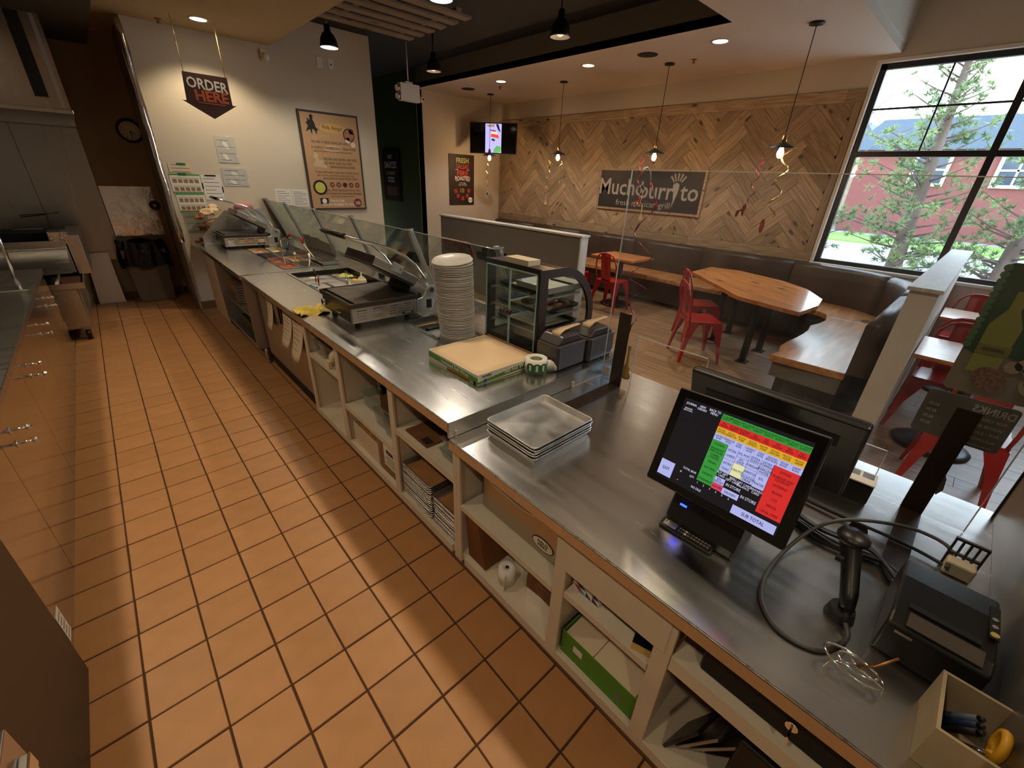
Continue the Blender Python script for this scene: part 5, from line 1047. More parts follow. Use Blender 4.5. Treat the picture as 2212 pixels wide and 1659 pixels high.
# ---- coiled wire receipt spike
cw_ = thing('wire_spike', 'chrome wire spiral stand with a short brass pin', 'receipt spike', (0.945, -0.125, ZL))
G().tube([((0.030+0.006*a/PI*0)*math.cos(a), 0.055*math.sin(a), 0.03+0.006*math.sin(a)) for a in [k*2*PI/32 for k in range(32)]], 0.0028, 6, closed=True).obj('outer_ring', 'chrome', cw_)
G().tube([(0.020*math.cos(a)+0.004, 0.036*math.sin(a)-0.006, 0.034) for a in [k*2*PI/28 for k in range(28)]], 0.0026, 6, closed=True).obj('inner_ring', 'chrome', cw_)
for a in (0.3, 2.4, 4.5): G().tube([(0, -0.004, 0.034), (0.03*math.cos(a), 0.055*math.sin(a), 0.029), (0.032*math.cos(a), 0.06*math.sin(a), 0.0015)], 0.0024, 6).obj('leg', 'chrome', cw_)
G().tube([(0.0, -0.004, 0.034), (0.018, -0.03, 0.045), (0.035, -0.055, 0.085)], 0.0030, 6).obj('pin', 'brass', cw_)
# ---- beige bin of pens and scissors
bn = thing('pen_bin', 'beige open carton holding pens and scissors at the counter end', 'bin', (0.925, -0.295, ZL+0.0005))
G().tray(-0.075, 0.075, -0.055, 0.055, 0, 0.105, 0.006).obj('carton', 'bin', bn); G().lathe([(0.030, 0.0065), (0.034, 0.05)], (0.02, -0.01, 0), 24).obj('glass_cup', 'clear', bn)
scs = thing('scissors', 'yellow-handled scissors standing in the beige carton', 'scissors', (0.905, -0.315, ZL+0.012))
G().tube([(0.022*math.cos(a), -0.006+0.0*a, 0.085+0.028*math.sin(a)) for a in [k*2*PI/20 for k in range(20)]], 0.0075, 8, closed=True).obj('handle_loop', mat('yellow_grip', S(226, 168, 40), 0.4), scs)
G().tube([(0.0, -0.004, 0.057), (0.02, 0.02, 0.02), (0.03, 0.03, 0.0)], 0.005, 6).obj('blade', 'chrome', scs)
for k, (dx, m, lb) in enumerate(((0.0, 'navy', 'dark blue pen leaning in the beige carton'), (0.016, mat('slate_pen', S(86, 104, 124), 0.4), 'slate blue pen leaning in the beige carton'), (-0.016, 'black', 'black pen leaning in the beige carton'))):
    t = thing('pen', lb, 'pen', (0.945+dx, -0.272, ZL+0.010)); G().cyl((0.015, 0.012, 0.0), (-0.035, -0.020, 0.10), 0.006, n=10).obj('barrel', m, t); G().cyl((-0.035, -0.02, 0.10), (-0.040, -0.023, 0.108), 0.006, 0.003, n=8).obj('cap_end', 'black', t)
# ---- small things at the counter rear
pt = thing('card_terminal', 'dark terminal with pale slotted lid behind the customer display', 'terminal', (1.70, 0.035, ZL+0.0005), 0.05)
B(-0.045, 0.040, -0.065, 0.11, 0, 0.07).obj('body', 'black', pt, bevel=0.004); B(-0.046, 0.042, -0.066, 0.11, 0.071, 0.079).obj('lid', 'paper', pt, bevel=0.003)
for i in range(3):
    for j in range(4): B(-0.005+j*0.010, 0.001+j*0.010, -0.058+i*0.04, -0.026+i*0.04, 0.0792, 0.0800).obj('slot', 'black', pt)
sh = thing('slotted_holder', 'brown slotted plastic holder leaning behind the printer', 'holder', (1.53, -0.265, ZL+0.0005))
for i in range(5): B(-0.004, 0.004, -0.035+i*0.016, -0.030+i*0.016, 0, 0.10).obj('upright', 'bronze', sh)
for z in (0.0, 0.046, 0.094): B(-0.0045, 0.0045, -0.035, 0.034, z, z+0.007).obj('crossbar', 'bronze', sh)
B(-0.045, -0.006, -0.03, 0.03, 0, 0.045).obj('pale_block', 'cream_plastic', sh, bevel=0.006)
sp_ = thing('steel_end_panel', 'tall steel end panel standing on the till counter', 'panel'); B(0.80, 1.93, -0.355, -0.335, ZL+0.001, 1.62).obj('sheet', 'steel_dull', sp_); B(1.925, 1.935, -0.36, -0.33, ZL+0.001, 1.62).obj('folded_edge', 'black_metal', sp_)
# sanitizer bottle
sz = thing('sanitizer_bottle', 'clear pump bottle of hand sanitizer behind the acrylic shield', 'bottle', (1.82, 1.135, ZL+0.0005))
G().lathe([(0, 0), (0.045, 0.0), (0.048, 0.006), (0.048, 0.085), (0.040, 0.108), (0.018, 0.125), (0.016, 0.14)], n=28).obj('bottle', pane_mat('sanitizer_plastic', (0.80, 0.86, 0.90, 1), 0.10, 0.10, (0.8, 0.86, 0.92, 1)), sz); G().lathe([(0, 0.003), (0.044, 0.004), (0.044, 0.07), (0, 0.07)], n=24).obj('gel', pane_mat('gel', (0.82, 0.88, 0.94, 1), 0.02, 0.12, (0.75, 0.83, 0.92, 1)), sz)
G().lathe([(0.019, 0.128), (0.021, 0.15), (0.014, 0.165), (0.007, 0.17), (0.007, 0.19), (0.0, 0.19)], n=16).tube([(0, 0, 0.188), (0, -0.01, 0.192), (0.01, -0.045, 0.19)], 0.006, 8).obj('pump', 'white', sz)
B(-0.049, -0.0475, -0.02, 0.02, 0.03, 0.075).obj('label', 'paper', sz)

# ---- acrylic shield with bronze feet
SX = 1.75
ash = thing('acrylic_shield', 'clear acrylic counter shield with pass-through openings on bronze feet', 'shield')
sh_poly = [(1.145, ZL+0.004), (1.145, 1.806), (-0.27, 1.806), (-0.27, ZL+0.004), (-0.02, ZL+0.004), (-0.02, 0.974), (0.33, 0.974), (0.33, ZL+0.004), (0.628, ZL+0.004), (0.628, 1.094), (0.972, 1.094), (0.972, ZL+0.004)]
G().prism(sh_poly, (0.005, 0, 0), (SX, 0, 0), (0, 1, 0), (0, 0, 1)).obj('sheet', 'acrylic', ash)
for i in range(len(sh_poly)):
    a, b = sh_poly[i], sh_poly[(i+1) % len(sh_poly)]
    if abs(a[1]-b[1]) < 1e-6 and a[1] < 0.9: continue
    y0, y1 = sorted((a[0], b[0])); z0, z1 = sorted((a[1], b[1])); e = 0.0014
    B(SX-0.0002, SX+0.0052, y0-e, y1+e, z0-e, z1+e).obj('polished_edge', 'acrylic_edge', ash)
for y0, y1, xf in ((1.022, 1.088, 1.33), (-0.168, -0.112, 1.37)):
    f = B(xf, SX-0.001, y0, y1, ZL+0.0005, ZL+0.007).obj('foot', 'bronze', ash, bevel=0.001); B(SX-0.007, SX-0.001, y0, y1, ZL+0.007, 1.19).obj('upright', 'bronze', f, bevel=0.001)
def hang_uv(nm, lb, cat, x, yc, zc): return thing(nm, lb, cat, (x, yc, zc))
T['sign_taupe'] = mat('taupe_acetate', S(128, 122, 110), 0.5, 0, alpha=0.93)
dr = thing('drinks_sign', 'taupe drinks price card on the shield, lettering reversed from behind', 'sign', (SX+0.008, -0.137, 1.150))
rcp = lambda w, h2, r, n=5: [(cx+r*math.cos(a0+k*PI/2/n), cy+r*math.sin(a0+k*PI/2/n)) for cx, cy, a0 in ((w-r, h2-r, 0), (-w+r, h2-r, PI/2), (-w+r, -h2+r, PI), (w-r, -h2+r, 1.5*PI)) for k in range(n+1)]
G().prism(rcp(0.099, 0.073, 0.012), (0.001, 0, 0), (0, 0, 0), (0, 1, 0), (0, 0, 1)).obj('card', 'sign_taupe', dr)
def rev(s, size, y, z, par=dr, m='ink_white', al='CENTER', bold=0.0, w=0.9): return text(s, size, (-0.0006, y, z), (0, 1, 0), (0, 0, 1), m, par, ext=0.0003, align=al, bold=bold, sx=w)
rev('DRINKS', 0.030, -0.050, 0.047, bold=0.02, w=0.85)
for k, (a, p) in enumerate((('POP CAN', '$2.25'), ('WATER BOTTLE', '$2.50'), ('POP / JUICE', '$2.50'), ('ALCOHOL DRINKS', '$6.95'))):
    rev(a, 0.013, -0.085, 0.020-0.021*k, al='LEFT'); rev(p, 0.012, 0.085, 0.026-0.021*k, al='RIGHT')
rev('plus tax and deposit', 0.008, -0.085, -0.062, al='LEFT')
js = thing('soda_poster', 'green scalloped poster with lime soda bottle and food on the shield', 'sign', (SX+0.010, -0.150, 1.42))
G().prism(rcp(0.092, 0.185, 0.016), (0.0012, 0, 0), (0, 0, 0), (0, 1, 0), (0, 0, 1)).obj('card', mat('poster_food_ground', S(170, 158, 132), 0.5), js)
G().prism([(-0.092, -0.06), (-0.05, -0.075), (0.0, -0.06), (0.05, -0.075), (0.092, -0.055), (0.092, 0.17), (0.08, 0.184), (-0.08, 0.184), (-0.092, 0.17)], (-0.0008, 0, 0), (0, 0, 0), (0, 1, 0), (0, 0, 1)).obj('green_field', mat('poster_green', S(58, 104, 66), 0.5), js)
for k in range(13): disc((-0.0009, 0.092-0.004, -0.045+k*0.018), 0.009, (-1, 0, 0), 14, 0.0004).obj('scallop', mat('poster_mint', S(116, 158, 118), 0.5) if k == 0 else bpy.data.materials['poster_mint'], js)
G().prism([(-0.03, -0.12), (0.03, -0.12), (0.032, 0.02), (0.012, 0.065), (0.012, 0.115), (-0.012, 0.115), (-0.012, 0.065), (-0.032, 0.02)], (-0.0006, 0, 0), (-0.001, 0.035, 0), (0, 1, 0), (0, 0, 1)).obj('bottle_print', mat('lime_soda', S(186, 190, 92), 0.4), js)
B(-0.0024, -0.0018, 0.0, 0.065, -0.062, -0.035).obj('bottle_label', mat('label_lime', S(160, 156, 84), 0.5), js); rev('JARRITOS', 0.012, 0.033, -0.048, js, 'ink', w=0.85).location.x = -0.0028
rev('ERS\nDRINK', 0.022, -0.045, 0.135, js, 'ink_white').location.x = -0.0015; rev('5', 0.045, -0.055, 0.03, js, 'ink_white').location.x = -0.0015
disc((-0.0012, 0.01, -0.135), 0.042, (-1, 0, 0), 20, 0.0008, 0.033).obj('food_print', 'food_print', js); disc((-0.0012, -0.07, -0.135), 0.026, (-1, 0, 0), 20, 0.0008, 0.018).obj('bowl_print', 'cream_plastic', js); disc((-0.0022, -0.07, -0.128), 0.022, (-1, 0, 0), 20, 0.0006, 0.010).obj('salsa_print', 'salsa', js)
for k in range(5): disc((-0.0014, -0.02-0.018*k, -0.085+0.01*(k % 2)), 0.018, (-1, 0, 0), 9, 0.0006).obj('chip_print', 'parch', js)
# ================================================================== DINING ROOM
def make_chair():
    t = thing('metal_chair', 'red chair', 'chair')
    rc = [(cx+0.04*math.cos(a), cy+0.04*math.sin(a)) for cx, cy, a0 in ((0.14, 0.14, 0), (-0.14, 0.14, PI/2), (-0.14, -0.14, PI), (0.14, -0.14, 1.5*PI)) for a in [a0+k*PI/8 for k in range(5)]]
    G().prism(rc, (0, 0, 0.018), (0, 0, 0.438)).obj('seat', 'red', t, bevel=0.006)
    for sx in (-1, 1):
        for sy in (-1, 1):
            a = Vector((sx*0.150, sy*0.150, 0.44)); m = Vector((sx*0.180, sy*0.180, 0.24)); b = Vector((sx*0.212, sy*0.212, 0.0)); g = G()
            def ring(c, w, d): return [c+Vector((sx*d, sy*d, 0)), c+Vector((-sx*w, sy*d, 0)), c+Vector((-sx*w*0.55, -sy*w*0.55, 0)), c+Vector((sx*d, -sy*w, 0))]
            v = ring(a, 0.085, 0.028)+ring(m, 0.032, 0.018)+ring(b, 0.016, 0.012); f = []
            for r in (0, 4):
                for k in range(4): f.append((r+k, r+(k+1) % 4, r+4+(k+1) % 4, r+4+k))
            g.add(v, f+[(0, 3, 2, 1), (8, 9, 10, 11)]).obj('leg', 'red', t)
    for s in (-1, 1):
        arch = [(-0.155, 0.0), (-0.155, 0.052), (0.155, 0.052), (0.155, 0.0)]+[(0.11*math.cos(a), 0.0+0.036*math.sin(a)) for a in [k*PI/8 for k in range(9)]]
        G().prism(arch, (0, s*0.004, 0), (0, s*0.172, 0.388), (1, 0, 0), (0, 0, 1)).obj('apron', 'red', t); G().prism(arch, (s*0.004, 0, 0), (s*0.172, 0, 0.388), (0, 1, 0), (0, 0, 1)).obj('apron', 'red', t)
    bk = [(-0.165, -0.160, 0.44), (-0.185, -0.168, 0.55), (-0.215, -0.168, 0.68), (-0.238, -0.150, 0.77), (-0.250, -0.110, 0.825), (-0.256, -0.055, 0.848)]
    G().tube(bk+[(-0.258, 0, 0.853)]+[(x, -y, z) for x, y, z in bk[::-1]], 0.011, 8).obj('back_hoop', 'red', t)
    G().grid(lambda u, v: (-0.172-0.086*v**0.85, -0.078+0.156*u, 0.45+0.398*v), 3, 8).obj('back_splat', 'red', t, solid=0.004)
    return t
ch0 = make_chair()
chairs = [((5.43, 3.62), 0.06, 'red metal chair at the far pine table beside the grey half wall'), ((4.605, 1.855), -0.80, 'red metal chair nearest the counter at the big table'), ((5.27, 2.16), -0.80, 'red metal chair pushed up behind another at the big table'),
          ((4.66, -0.14), PI, 'red metal chair facing the counter beyond the nearer small table'), ((3.70, -0.34), 0.0, 'red metal chair closest to the shield with a bright leg'), ((5.36, -0.14), 0.0, 'red metal chair back to back between the two small tables'), ((6.36, -0.16), PI, 'red metal chair against the window wall'), ((5.43, 4.35), 0.0, 'red metal chair mostly hidden behind the grey half wall end')]
for i, ((x, y), a, lb) in enumerate(chairs):
    c = ch0 if i == 0 else copy_tree(ch0); c.location = (x, y, 0); c.rotation_euler = (0, 0, a); tag(c, lb, 'chair', 'red metal chairs')

def planked_top(t, poly, z0, z1, ang, w, m='tabletop'):
    ca, sa = math.cos(ang), math.sin(ang); R = [(p[0]*ca+p[1]*sa, -p[0]*sa+p[1]*ca) for p in poly]
    lo, hi = min(p[1] for p in R), max(p[1] for p in R); n = max(1, round((hi-lo)/w)); s = (hi-lo)/n
    for k in range(n):
        c = clip(R, (-99, 99, lo+k*s+0.0006, lo+(k+1)*s-0.0006))
        if len(c) < 3: continue
        o = G().prism(c, (0, 0, z1-z0), (0, 0, z0)).obj('board', m, t); o.rotation_euler = (0, 0, ang)
bt = thing('booth_table', 'big angled pine table in front of the window booth', 'table')
tp_ = [(5.50, 2.47), (4.63, 1.54), (4.49, 0.94), (4.95, 0.90), (5.30, 0.95), (5.42, 1.02), (5.72, 1.2), (5.985, 1.525), (6.20, 2.12), (6.11, 2.48)]
planked_top(bt, tp_, 0.722, 0.76, math.atan2(1.54, 1.01), 0.17)
for x, y in ((4.92, 1.41), (5.45, 1.42), (5.39, 1.95), (5.85, 1.95)):
    B(x-0.06, x+0.06, y-0.06, y+0.06, 0.0, 0.008).obj('floor_plate', 'black_metal', bt); G().cyl((x, y, 0.008), (x, y, 0.72), 0.038, n=18).obj('leg', 'black_metal', bt)
def small_table(label, x0, x1, y0, y1, ang=PI/2, rnd=True):
    t = thing('small_table', label, 'table'); planked_top(t, [(x0, y0), (x1, y0), (x1, y1), (x0, y1)], 0.722, 0.75, ang, 0.16)
    x, y = (x0+x1)/2, (y0+y1)/2
    G().lathe([(0, 0), (0.235, 0), (0.24, 0.012), (0.20, 0.024), (0.06, 0.045), (0, 0.046)], (x, y, 0), 32).obj('base', 'black_metal', t); G().cyl((x, y, 0.04), (x, y, 0.715), 0.038, n=16).obj('column', 'black_metal', t); B(x-0.18, x+0.18, y-0.03, y+0.03, 0.712, 0.7215).obj('bracket', 'black_metal', t); return t
small_table('small pine table by the wall bench behind the grey half wall', 5.485, 6.10, 3.37, 4.10); small_table('square pine table nearest the white partition', 4.02, 4.65, -0.56, 0.075); small_table('square pine table by the window wall', 5.60, 6.14, -0.56, 0.06)

# ---- banquette: timber seat with leather back following wall, corner and partition
bq = thing('banquette', 'long corner banquette with live-edge timber seat and brown leather back', 'banquette')
CXA, CYA = 5.95, 1.17
def arc(r, a0, a1, n=9): return [(CXA+r*math.cos(a0+(a1-a0)*k/(n-1)), CYA+r*math.sin(a0+(a1-a0)*k/(n-1))) for k in range(n)]
def live(x, y, k): return 0.022*math.sin(k*1.7)+0.014*math.sin(k*3.9+1)
outer = [(6.72, 7.86)]+[(6.72, 7.86-0.3*k) for k in range(1, 22)]+arc(0.77, 0, -PI/2, 11)+[(5.95-0.2*k, 0.40) for k in range(1, 10)]+[(4.05, 0.40)]
inner = [(6.13+live(0, 0, k), 7.86-0.3*k) for k in range(0, 22)]+arc(0.20, 0, -PI/2, 7)+[(5.95-0.2*k, 0.955+live(0, 0, k+5)) for k in range(1, 10)]+[(4.02, 0.95)]
# seat slabs: split along the run
def slab(o, i, nm='seat_slab'):
    poly = o+i[::-1]; G().prism(poly, (0, 0, 0.06), (0, 0, 0.40)).obj(nm, 'benchwood', bq, bevel=0.006)
slab(outer[0:12], inner[0:12]); slab(outer[11:23], inner[11:22]+[inner[22]]); slab(outer[22:33], inner[22:29]); slab(outer[32:], inner[28:])
B(6.30, 6.70, 1.3, 7.85, 0.06, 0.399).obj('base_panel', mat('banquette_base', S(74, 62, 54), 0.6), bq); B(4.20, 6.2, 0.42, 0.82, 0.06, 0.399).obj('base_panel', bpy.data.materials['banquette_base'], bq)
B(4.06, 4.10, 0.41, 0.92, 0.26, 0.399).obj('end_apron', 'halfwall', bq); B(4.07, 4.12, 0.80, 0.86, 0.0, 0.26).obj('leg', 'black_metal', bq)
def cushion(o1, i1):
    n = len(o1); secs = []
    prof = [(0, 0.46), (0, 0.86), (0.15, 0.905), (0.5, 0.915), (0.85, 0.90), (1, 0.86), (1, 0.46)]
    v = []; f = []
    for a, b in zip(o1, i1):
        for s, z in prof: v.append((a[0]+(b[0]-a[0])*s, a[1]+(b[1]-a[1])*s, z))
    m = len(prof)
    for k in range(n-1):
        for j in range(m-1): f.append((k*m+j, k*m+j+1, (k+1)*m+j+1, (k+1)*m+j))
    f += [tuple(range(m))[::-1], tuple(range((n-1)*m, n*m))]
    G().add(v, f, True).obj('back_cushion', 'leather', bq)
for k in range(5):
    y1, y0 = 7.86-1.24*k, 7.86-1.24*(k+1)+0.006; cushion([(6.862, y1), (6.862, (y0+y1)/2), (6.862, y0)], [(6.72, y1), (6.72, (y0+y1)/2), (6.72, y0)])
cushion([(6.862, 1.654), (6.862, 1.30)]+arc(0.912, -0.05, -PI/4, 6), [(6.72, 1.654), (6.72, 1.30)]+arc(0.77, -0.05, -PI/4, 6)); cushion(arc(0.912, -PI/4-0.006, -PI/2, 6)+[(5.4, 0.258)], arc(0.77, -PI/4-0.006, -PI/2, 6)+[(5.4, 0.40)])
cushion([(5.394, 0.258), (4.7, 0.258), (4.05, 0.258)], [(5.394, 0.40), (4.7, 0.40), (4.05, 0.40)])

# ---- logo sign on the cladding
ls = thing('restaurant_sign', 'black sign with grey restaurant lettering on the herringbone wall', 'sign', (XR-0.03, 4.14, 1.66))
B(-0.012, 0.006, -0.95, 0.95, -0.295, 0.295).obj('board', 'sign_black', ls); 
for a in ((-0.985, -0.95, -0.33, 0.33), (0.95, 0.985, -0.33, 0.33), (-0.95, 0.95, 0.295, 0.33), (-0.95, 0.95, -0.33, -0.295)): B(-0.02, 0.006, *a).obj('frame_rail', 'cladding', ls)
def lt_(s, size, y, z, m='sign_grey', par=ls, bold=0.0, w=1.0, tilt=0.0, x=-0.0135): return text(s, size, (x, y, z), (0, -1, tilt), (0, -tilt, 1), m, par, bold=bold, sx=w)
lt_('Mucho', 0.36, 0.50, 0.03, bold=0.012, w=0.95); lt_('burr', 0.36, -0.18, 0.0, bold=0.012, w=0.95); lt_('to', 0.36, -0.76, 0.0, bold=0.012, w=0.95); lt_('fresh mexican grill', 0.135, 0.05, -0.205, w=1.05)
ch_ = [(-0.07, 0.10), (-0.045, 0.13), (0.0, 0.14), (0.035, 0.115), (0.04, 0.06), (0.02, -0.04), (-0.01, -0.14), (-0.045, -0.24), (-0.03, -0.12), (-0.045, 0.0)]
G().prism([(-a-0.53+0.0, b) for a, b in ch_], (-0.0014, 0, 0), (-0.0125, 0, 0), (0, 1, 0), (0, 0, 1)).obj('chili_letter', 'sign_grey', ls)
for k in range(5):
    a = PI/2+(k-2)*0.42; p0 = (-0.53+0.08*math.cos(a), 0.115+0.05*math.sin(a)); p1 = (-0.53+0.17*math.cos(a), 0.14+0.135*math.sin(a)); d = (-math.sin(a)*0.016, math.cos(a)*0.016)
    G().prism([(p0[0]-d[0]*.6, p0[1]-d[1]*.6), (p0[0]+d[0]*.6, p0[1]+d[1]*.6), (p1[0]+d[0], p1[1]+d[1]), (p1[0]-d[0], p1[1]-d[1])], (-0.0014, 0, 0), (-0.0125, 0, 0), (0, 1, 0), (0, 0, 1)).obj('ray', 'sign_grey', ls)

# ---- posters
def XT(par, y): return lambda s, size, x, z, m='ink', bold=0.0, w=1.0, al='CENTER', tilt=0.0: text(s, size, (x, y, z), (1, 0, tilt), (-tilt, 0, 1), m, par, bold=bold, sx=w, align=al)
hp2 = thing('story_poster', 'large kraft poster with greeting and food pictures on the white wall', 'poster', (2.737, YW-0.001, 1.847))
B(-0.418, 0.418, -0.028, 0, -0.625, 0.625).obj('frame', 'poster_frame', hp2); B(-0.392, 0.392, -0.0295, -0.0282, -0.600, 0.598).obj('print', 'poster_tan', hp2)
tx = XT(hp2, -0.0302)
G().prism([(0.17*math.cos(a)*(1.15 if math.cos(a) > 0 else 1), 0.058*math.sin(a)) for a in [k*2*PI/28 for k in range(28)]]+[], (0, -0.0006, 0), (0.02, -0.0296, 0.435), (1, 0, 0.0), (0, 0, 1)).obj('speech_bubble', 'gold_ink', hp2)
tx('Hola, Amigo!', 0.068, 0.03, 0.44, 'ink', w=0.8, tilt=-0.03)
hr = [(-0.09, -0.09), (-0.05, -0.02), (-0.075, 0.02), (-0.05, 0.035), (-0.055, 0.075), (-0.015, 0.05), (-0.02, 0.10), (0.005, 0.125), (0.03, 0.10), (0.02, 0.06), (0.04, 0.02), (0.05, -0.03), (0.09, -0.06), (0.06, -0.065), (0.055, -0.12), (0.03, -0.07), (0.0, -0.05), (-0.01, -0.13), (-0.03, -0.06)]
G().prism(hr[::-1], (0, -0.0008, 0), (-0.25, -0.0296, 0.46), (1, 0, 0), (0, 0, 1)).obj('rider_silhouette', 'ink', hp2)
def plate(x, z, r, m1, m2, r2=0.75, par=hp2, y=-0.0297):
    p = disc((x, y, z), r, (0, -1, 0), 24, 0.0006).obj('plate_print', m1, par); disc((x, y-0.0008, z), r*r2, (0, -1, 0), 20, 0.0005).obj('food_print', m2, p)
plate(0.26, 0.37, 0.085, 'ink', 'food_print', 0.85); plate(0.30, 0.42, 0.045, 'gold_ink', 'maroon', 0.8); plate(0.24, 0.31, 0.04, 'ink_white', 'paper_warm'); plate(0.31, 0.25, 0.03, 'ink_white', 'paper_warm')
tx('WE ARE A FRESH MEXICAN GRILL.', 0.045, -0.02, 0.255, w=0.78); disc((0.0, -0.0297, 0.185), 0.125, (0, -1, 0), 28, 0.0004, 0.034, u=(1, 0, 0)).obj('white_loop', 'ink_white', hp2); disc((0.0, -0.0302, 0.185), 0.119, (0, -1, 0), 28, 0.0003, 0.029, u=(1, 0, 0)).obj('loop_fill', 'poster_tan', hp2)
text('IT STARTS WITH REAL FOOD, FRESH FOOD', 0.042, (0.02, -0.0310, 0.185), (1, 0, 0), (0, 0, 1), 'ink', hp2, sx=0.78); tx('FREE OF PRESERVATIVES OR ARTIFICIAL FLAVOURS', 0.028, 0.0, 0.14, 'maroon', w=0.85)
tx('THE MAYANS NEVER USED MSG', 0.048, 0.09, 0.045, w=0.72); tx('SO WHY SHOULD WE?', 0.050, 0.06, -0.005, w=0.78); B(-0.07, 0.30, -0.0303, -0.0297, -0.065, -0.035).obj('faded_strip', mat('faded_brown', S(150, 116, 84), 0.7), hp2)
G().prism([(-0.10, -0.09), (0.08, -0.12), (0.085, -0.09), (0.03, -0.05), (0.06, -0.01), (0.0, -0.02), (-0.03, 0.0), (-0.02, 0.06), (-0.07, 0.08), (-0.09, 0.03), (-0.06, -0.02), (-0.10, -0.06)], (0, -0.0008, 0), (-0.20, -0.0297, 0.045), (1, 0, 0), (0, 0, 1)).obj('statue_print', mat('stone_print', S(196, 172, 140), 0.7), hp2)
tx("IT'S REAL FOOD MADE BY HAND, RIGHT IN FRONT OF YOU,", 0.033, 0.03, -0.125, w=0.72); tx('LIKE OUR ALL-NATURAL SALSAS AND OUR', 0.036, 0.0, -0.165, 'maroon', w=0.78); tx('GUACAMOLE MADE FRESH DAILY.', 0.042, 0.07, -0.205, 'ink', w=0.82)
plate(-0.255, -0.325, 0.10, 'ink', 'lettuce', 0.72)
for k in range(5): plate(-0.075+0.095*k, -0.285, 0.036, 'maroon', 'food_print' if k != 2 else 'ink', 0.6)
tx('REAL, FRESH MEXICAN FOOD YOU', 0.042, 0.08, -0.36, w=0.8); tx('LOVE TO SHARE WITH YOUR FAMILIA OR AMIGOS.', 0.034, 0.08, -0.405, w=0.72); tx("That's how we make it. The best part of every day.", 0.022, 0.06, -0.44, w=0.8)
B(-0.28, -0.16, -0.0303, -0.0297, -0.545, -0.465).obj('photo_print', 'ink', hp2); disc((-0.22, -0.0305, -0.505), 0.035, (0, -1, 0), 8, 0.0004).obj('photo_spot', 'ink_white', hp2)
tx('THIS IS OUR', 0.046, -0.03, -0.505, 'ink_white', 0.008, 0.85); tx('MUCHO PROMISE TO YOU.', 0.046, -0.01, -0.555, 'ink_white', 0.008, 0.85)
disc((0.285, -0.0297, -0.53), 0.062, (0, -1, 0), 26, 0.0006).obj('round_logo', 'maroon', hp2); text('mucho\nburrito', 0.032, (0.285, -0.0306, -0.53), (1, 0, 0.05), (0, 0, 1), 'ink_white', hp2, lsp=0.75, bold=0.02, sx=0.9)

fp = thing('salsa_poster', 'dark fire-roasted salsa poster below the television', 'poster', (5.82, YB-0.001, 1.68))
B(-0.32, 0.32, -0.012, 0, -0.475, 0.475).obj('print', 'poster_dark', fp); tx = XT(fp, -0.0126)
tx('FRESH', 0.125, 0.02, 0.36, 'lime_ink', 0.02, 0.95); tx('SALSAS', 0.115, 0.02, 0.25, 'red_ink', 0.02, 0.85); tx('FIRE', 0.14, 0.02, 0.12, 'red_ink', 0.03, 1.15); tx('ROASTED', 0.105, 0.02, 0.03, 'ink_white', 0.02, 0.85); tx('HOT HERE\nLIKE THE SUN', 0.034, 0.02, -0.075, 'ink_white')
for z in (0.19, -0.02): B(-0.16, -0.09, -0.0130, -0.0122, z, z+0.008).obj('rule', 'ink_white', fp); B(0.13, 0.20, -0.0130, -0.0122, z, z+0.008).obj('rule', 'ink_white', fp)
text('10', 0.12, (0.0, -0.0126, -0.20), (1, 0, 0), (0, 0, 1), 'gold_ink', fp, bold=0.02)
for x, z in ((-0.16, -0.21), (0.18, -0.20), (-0.10, -0.30), (0.14, -0.30), (0.02, -0.35)): disc((x, -0.0126, z), 0.042, (0, -1, 0), 18, 0.0006).obj('bowl_print', 'salsa', fp)
disc((0.22, -0.0126, -0.38), 0.055, (0, -1, 0), 24, 0.0008).obj('round_logo', 'ink_white', fp); text('mucho\nburrito', 0.026, (0.22, -0.0138, -0.38), (1, 0, 0.1), (-0.1, 0, 1), 'ink', fp, lsp=0.75)
hs = thing('sauce_poster', 'black hot sauce poster on the green corridor wall', 'poster', (4.819, 9.02, 1.69))
B(-0.03, 0, -0.35, 0.35, -0.47, 0.47).obj('print', 'poster_dark', hs)
for s, sz, z, m in (('HOT', 0.10, 0.36, 'ink_white'), ('SAUCES', 0.17, 0.21, 'ink_white'), ('SO MANY', 0.10, 0.06, 'gold_ink'), ('YOU NEED A', 0.055, -0.03, 'ink_white'), ('TOUR GUIDE', 0.055, -0.09, 'ink_white')): text(s, sz, (-0.0306, 0.0, z), (0, -1, 0), (0, 0, 1), m, hs, sx=0.85, bold=0.01)
for k in range(6): B(-0.0312, -0.0302, -0.21+k*0.075, -0.18+k*0.075, -0.36, -0.19).obj('bottle_print', 'food_print', hs)

# ---- order sign
osn = thing('order_here_sign', 'brown arrow-shaped order sign hanging from the ceiling', 'sign', (1.257, 6.35, 2.42))
G().prism([(-0.205, 0.205), (-0.235, -0.055)][:1]+[(-0.225, -0.055), (-0.262, -0.055), (0.0, -0.205), (0.245, -0.055), (0.205, -0.055), (0.205, 0.205)], (0, 0.006, 0), (0, -0.003, 0), (1, 0, 0), (0, 0, 1)).obj('arrow_board', 'brown_sign', osn)
tx = XT(osn, -0.0036); tx('ORDER', 0.135, 0.0, 0.105, 'ink_white', 0.02, 0.85, tilt=-0.05); tx('HERE', 0.135, 0.02, 0.0, 'orange_ink', 0.035, 1.0); B(-0.12, 0.14, -0.0042, -0.0034, -0.066, -0.058).obj('underline', 'orange_ink', osn)
for x in (-0.19, 0.19): G().tube([(x, 0, 0.20), (x, 0, 0.45), (x, 0, ZK-2.42-0.001)], 0.0035, 6).obj('hanging_wire', 'gold', osn)

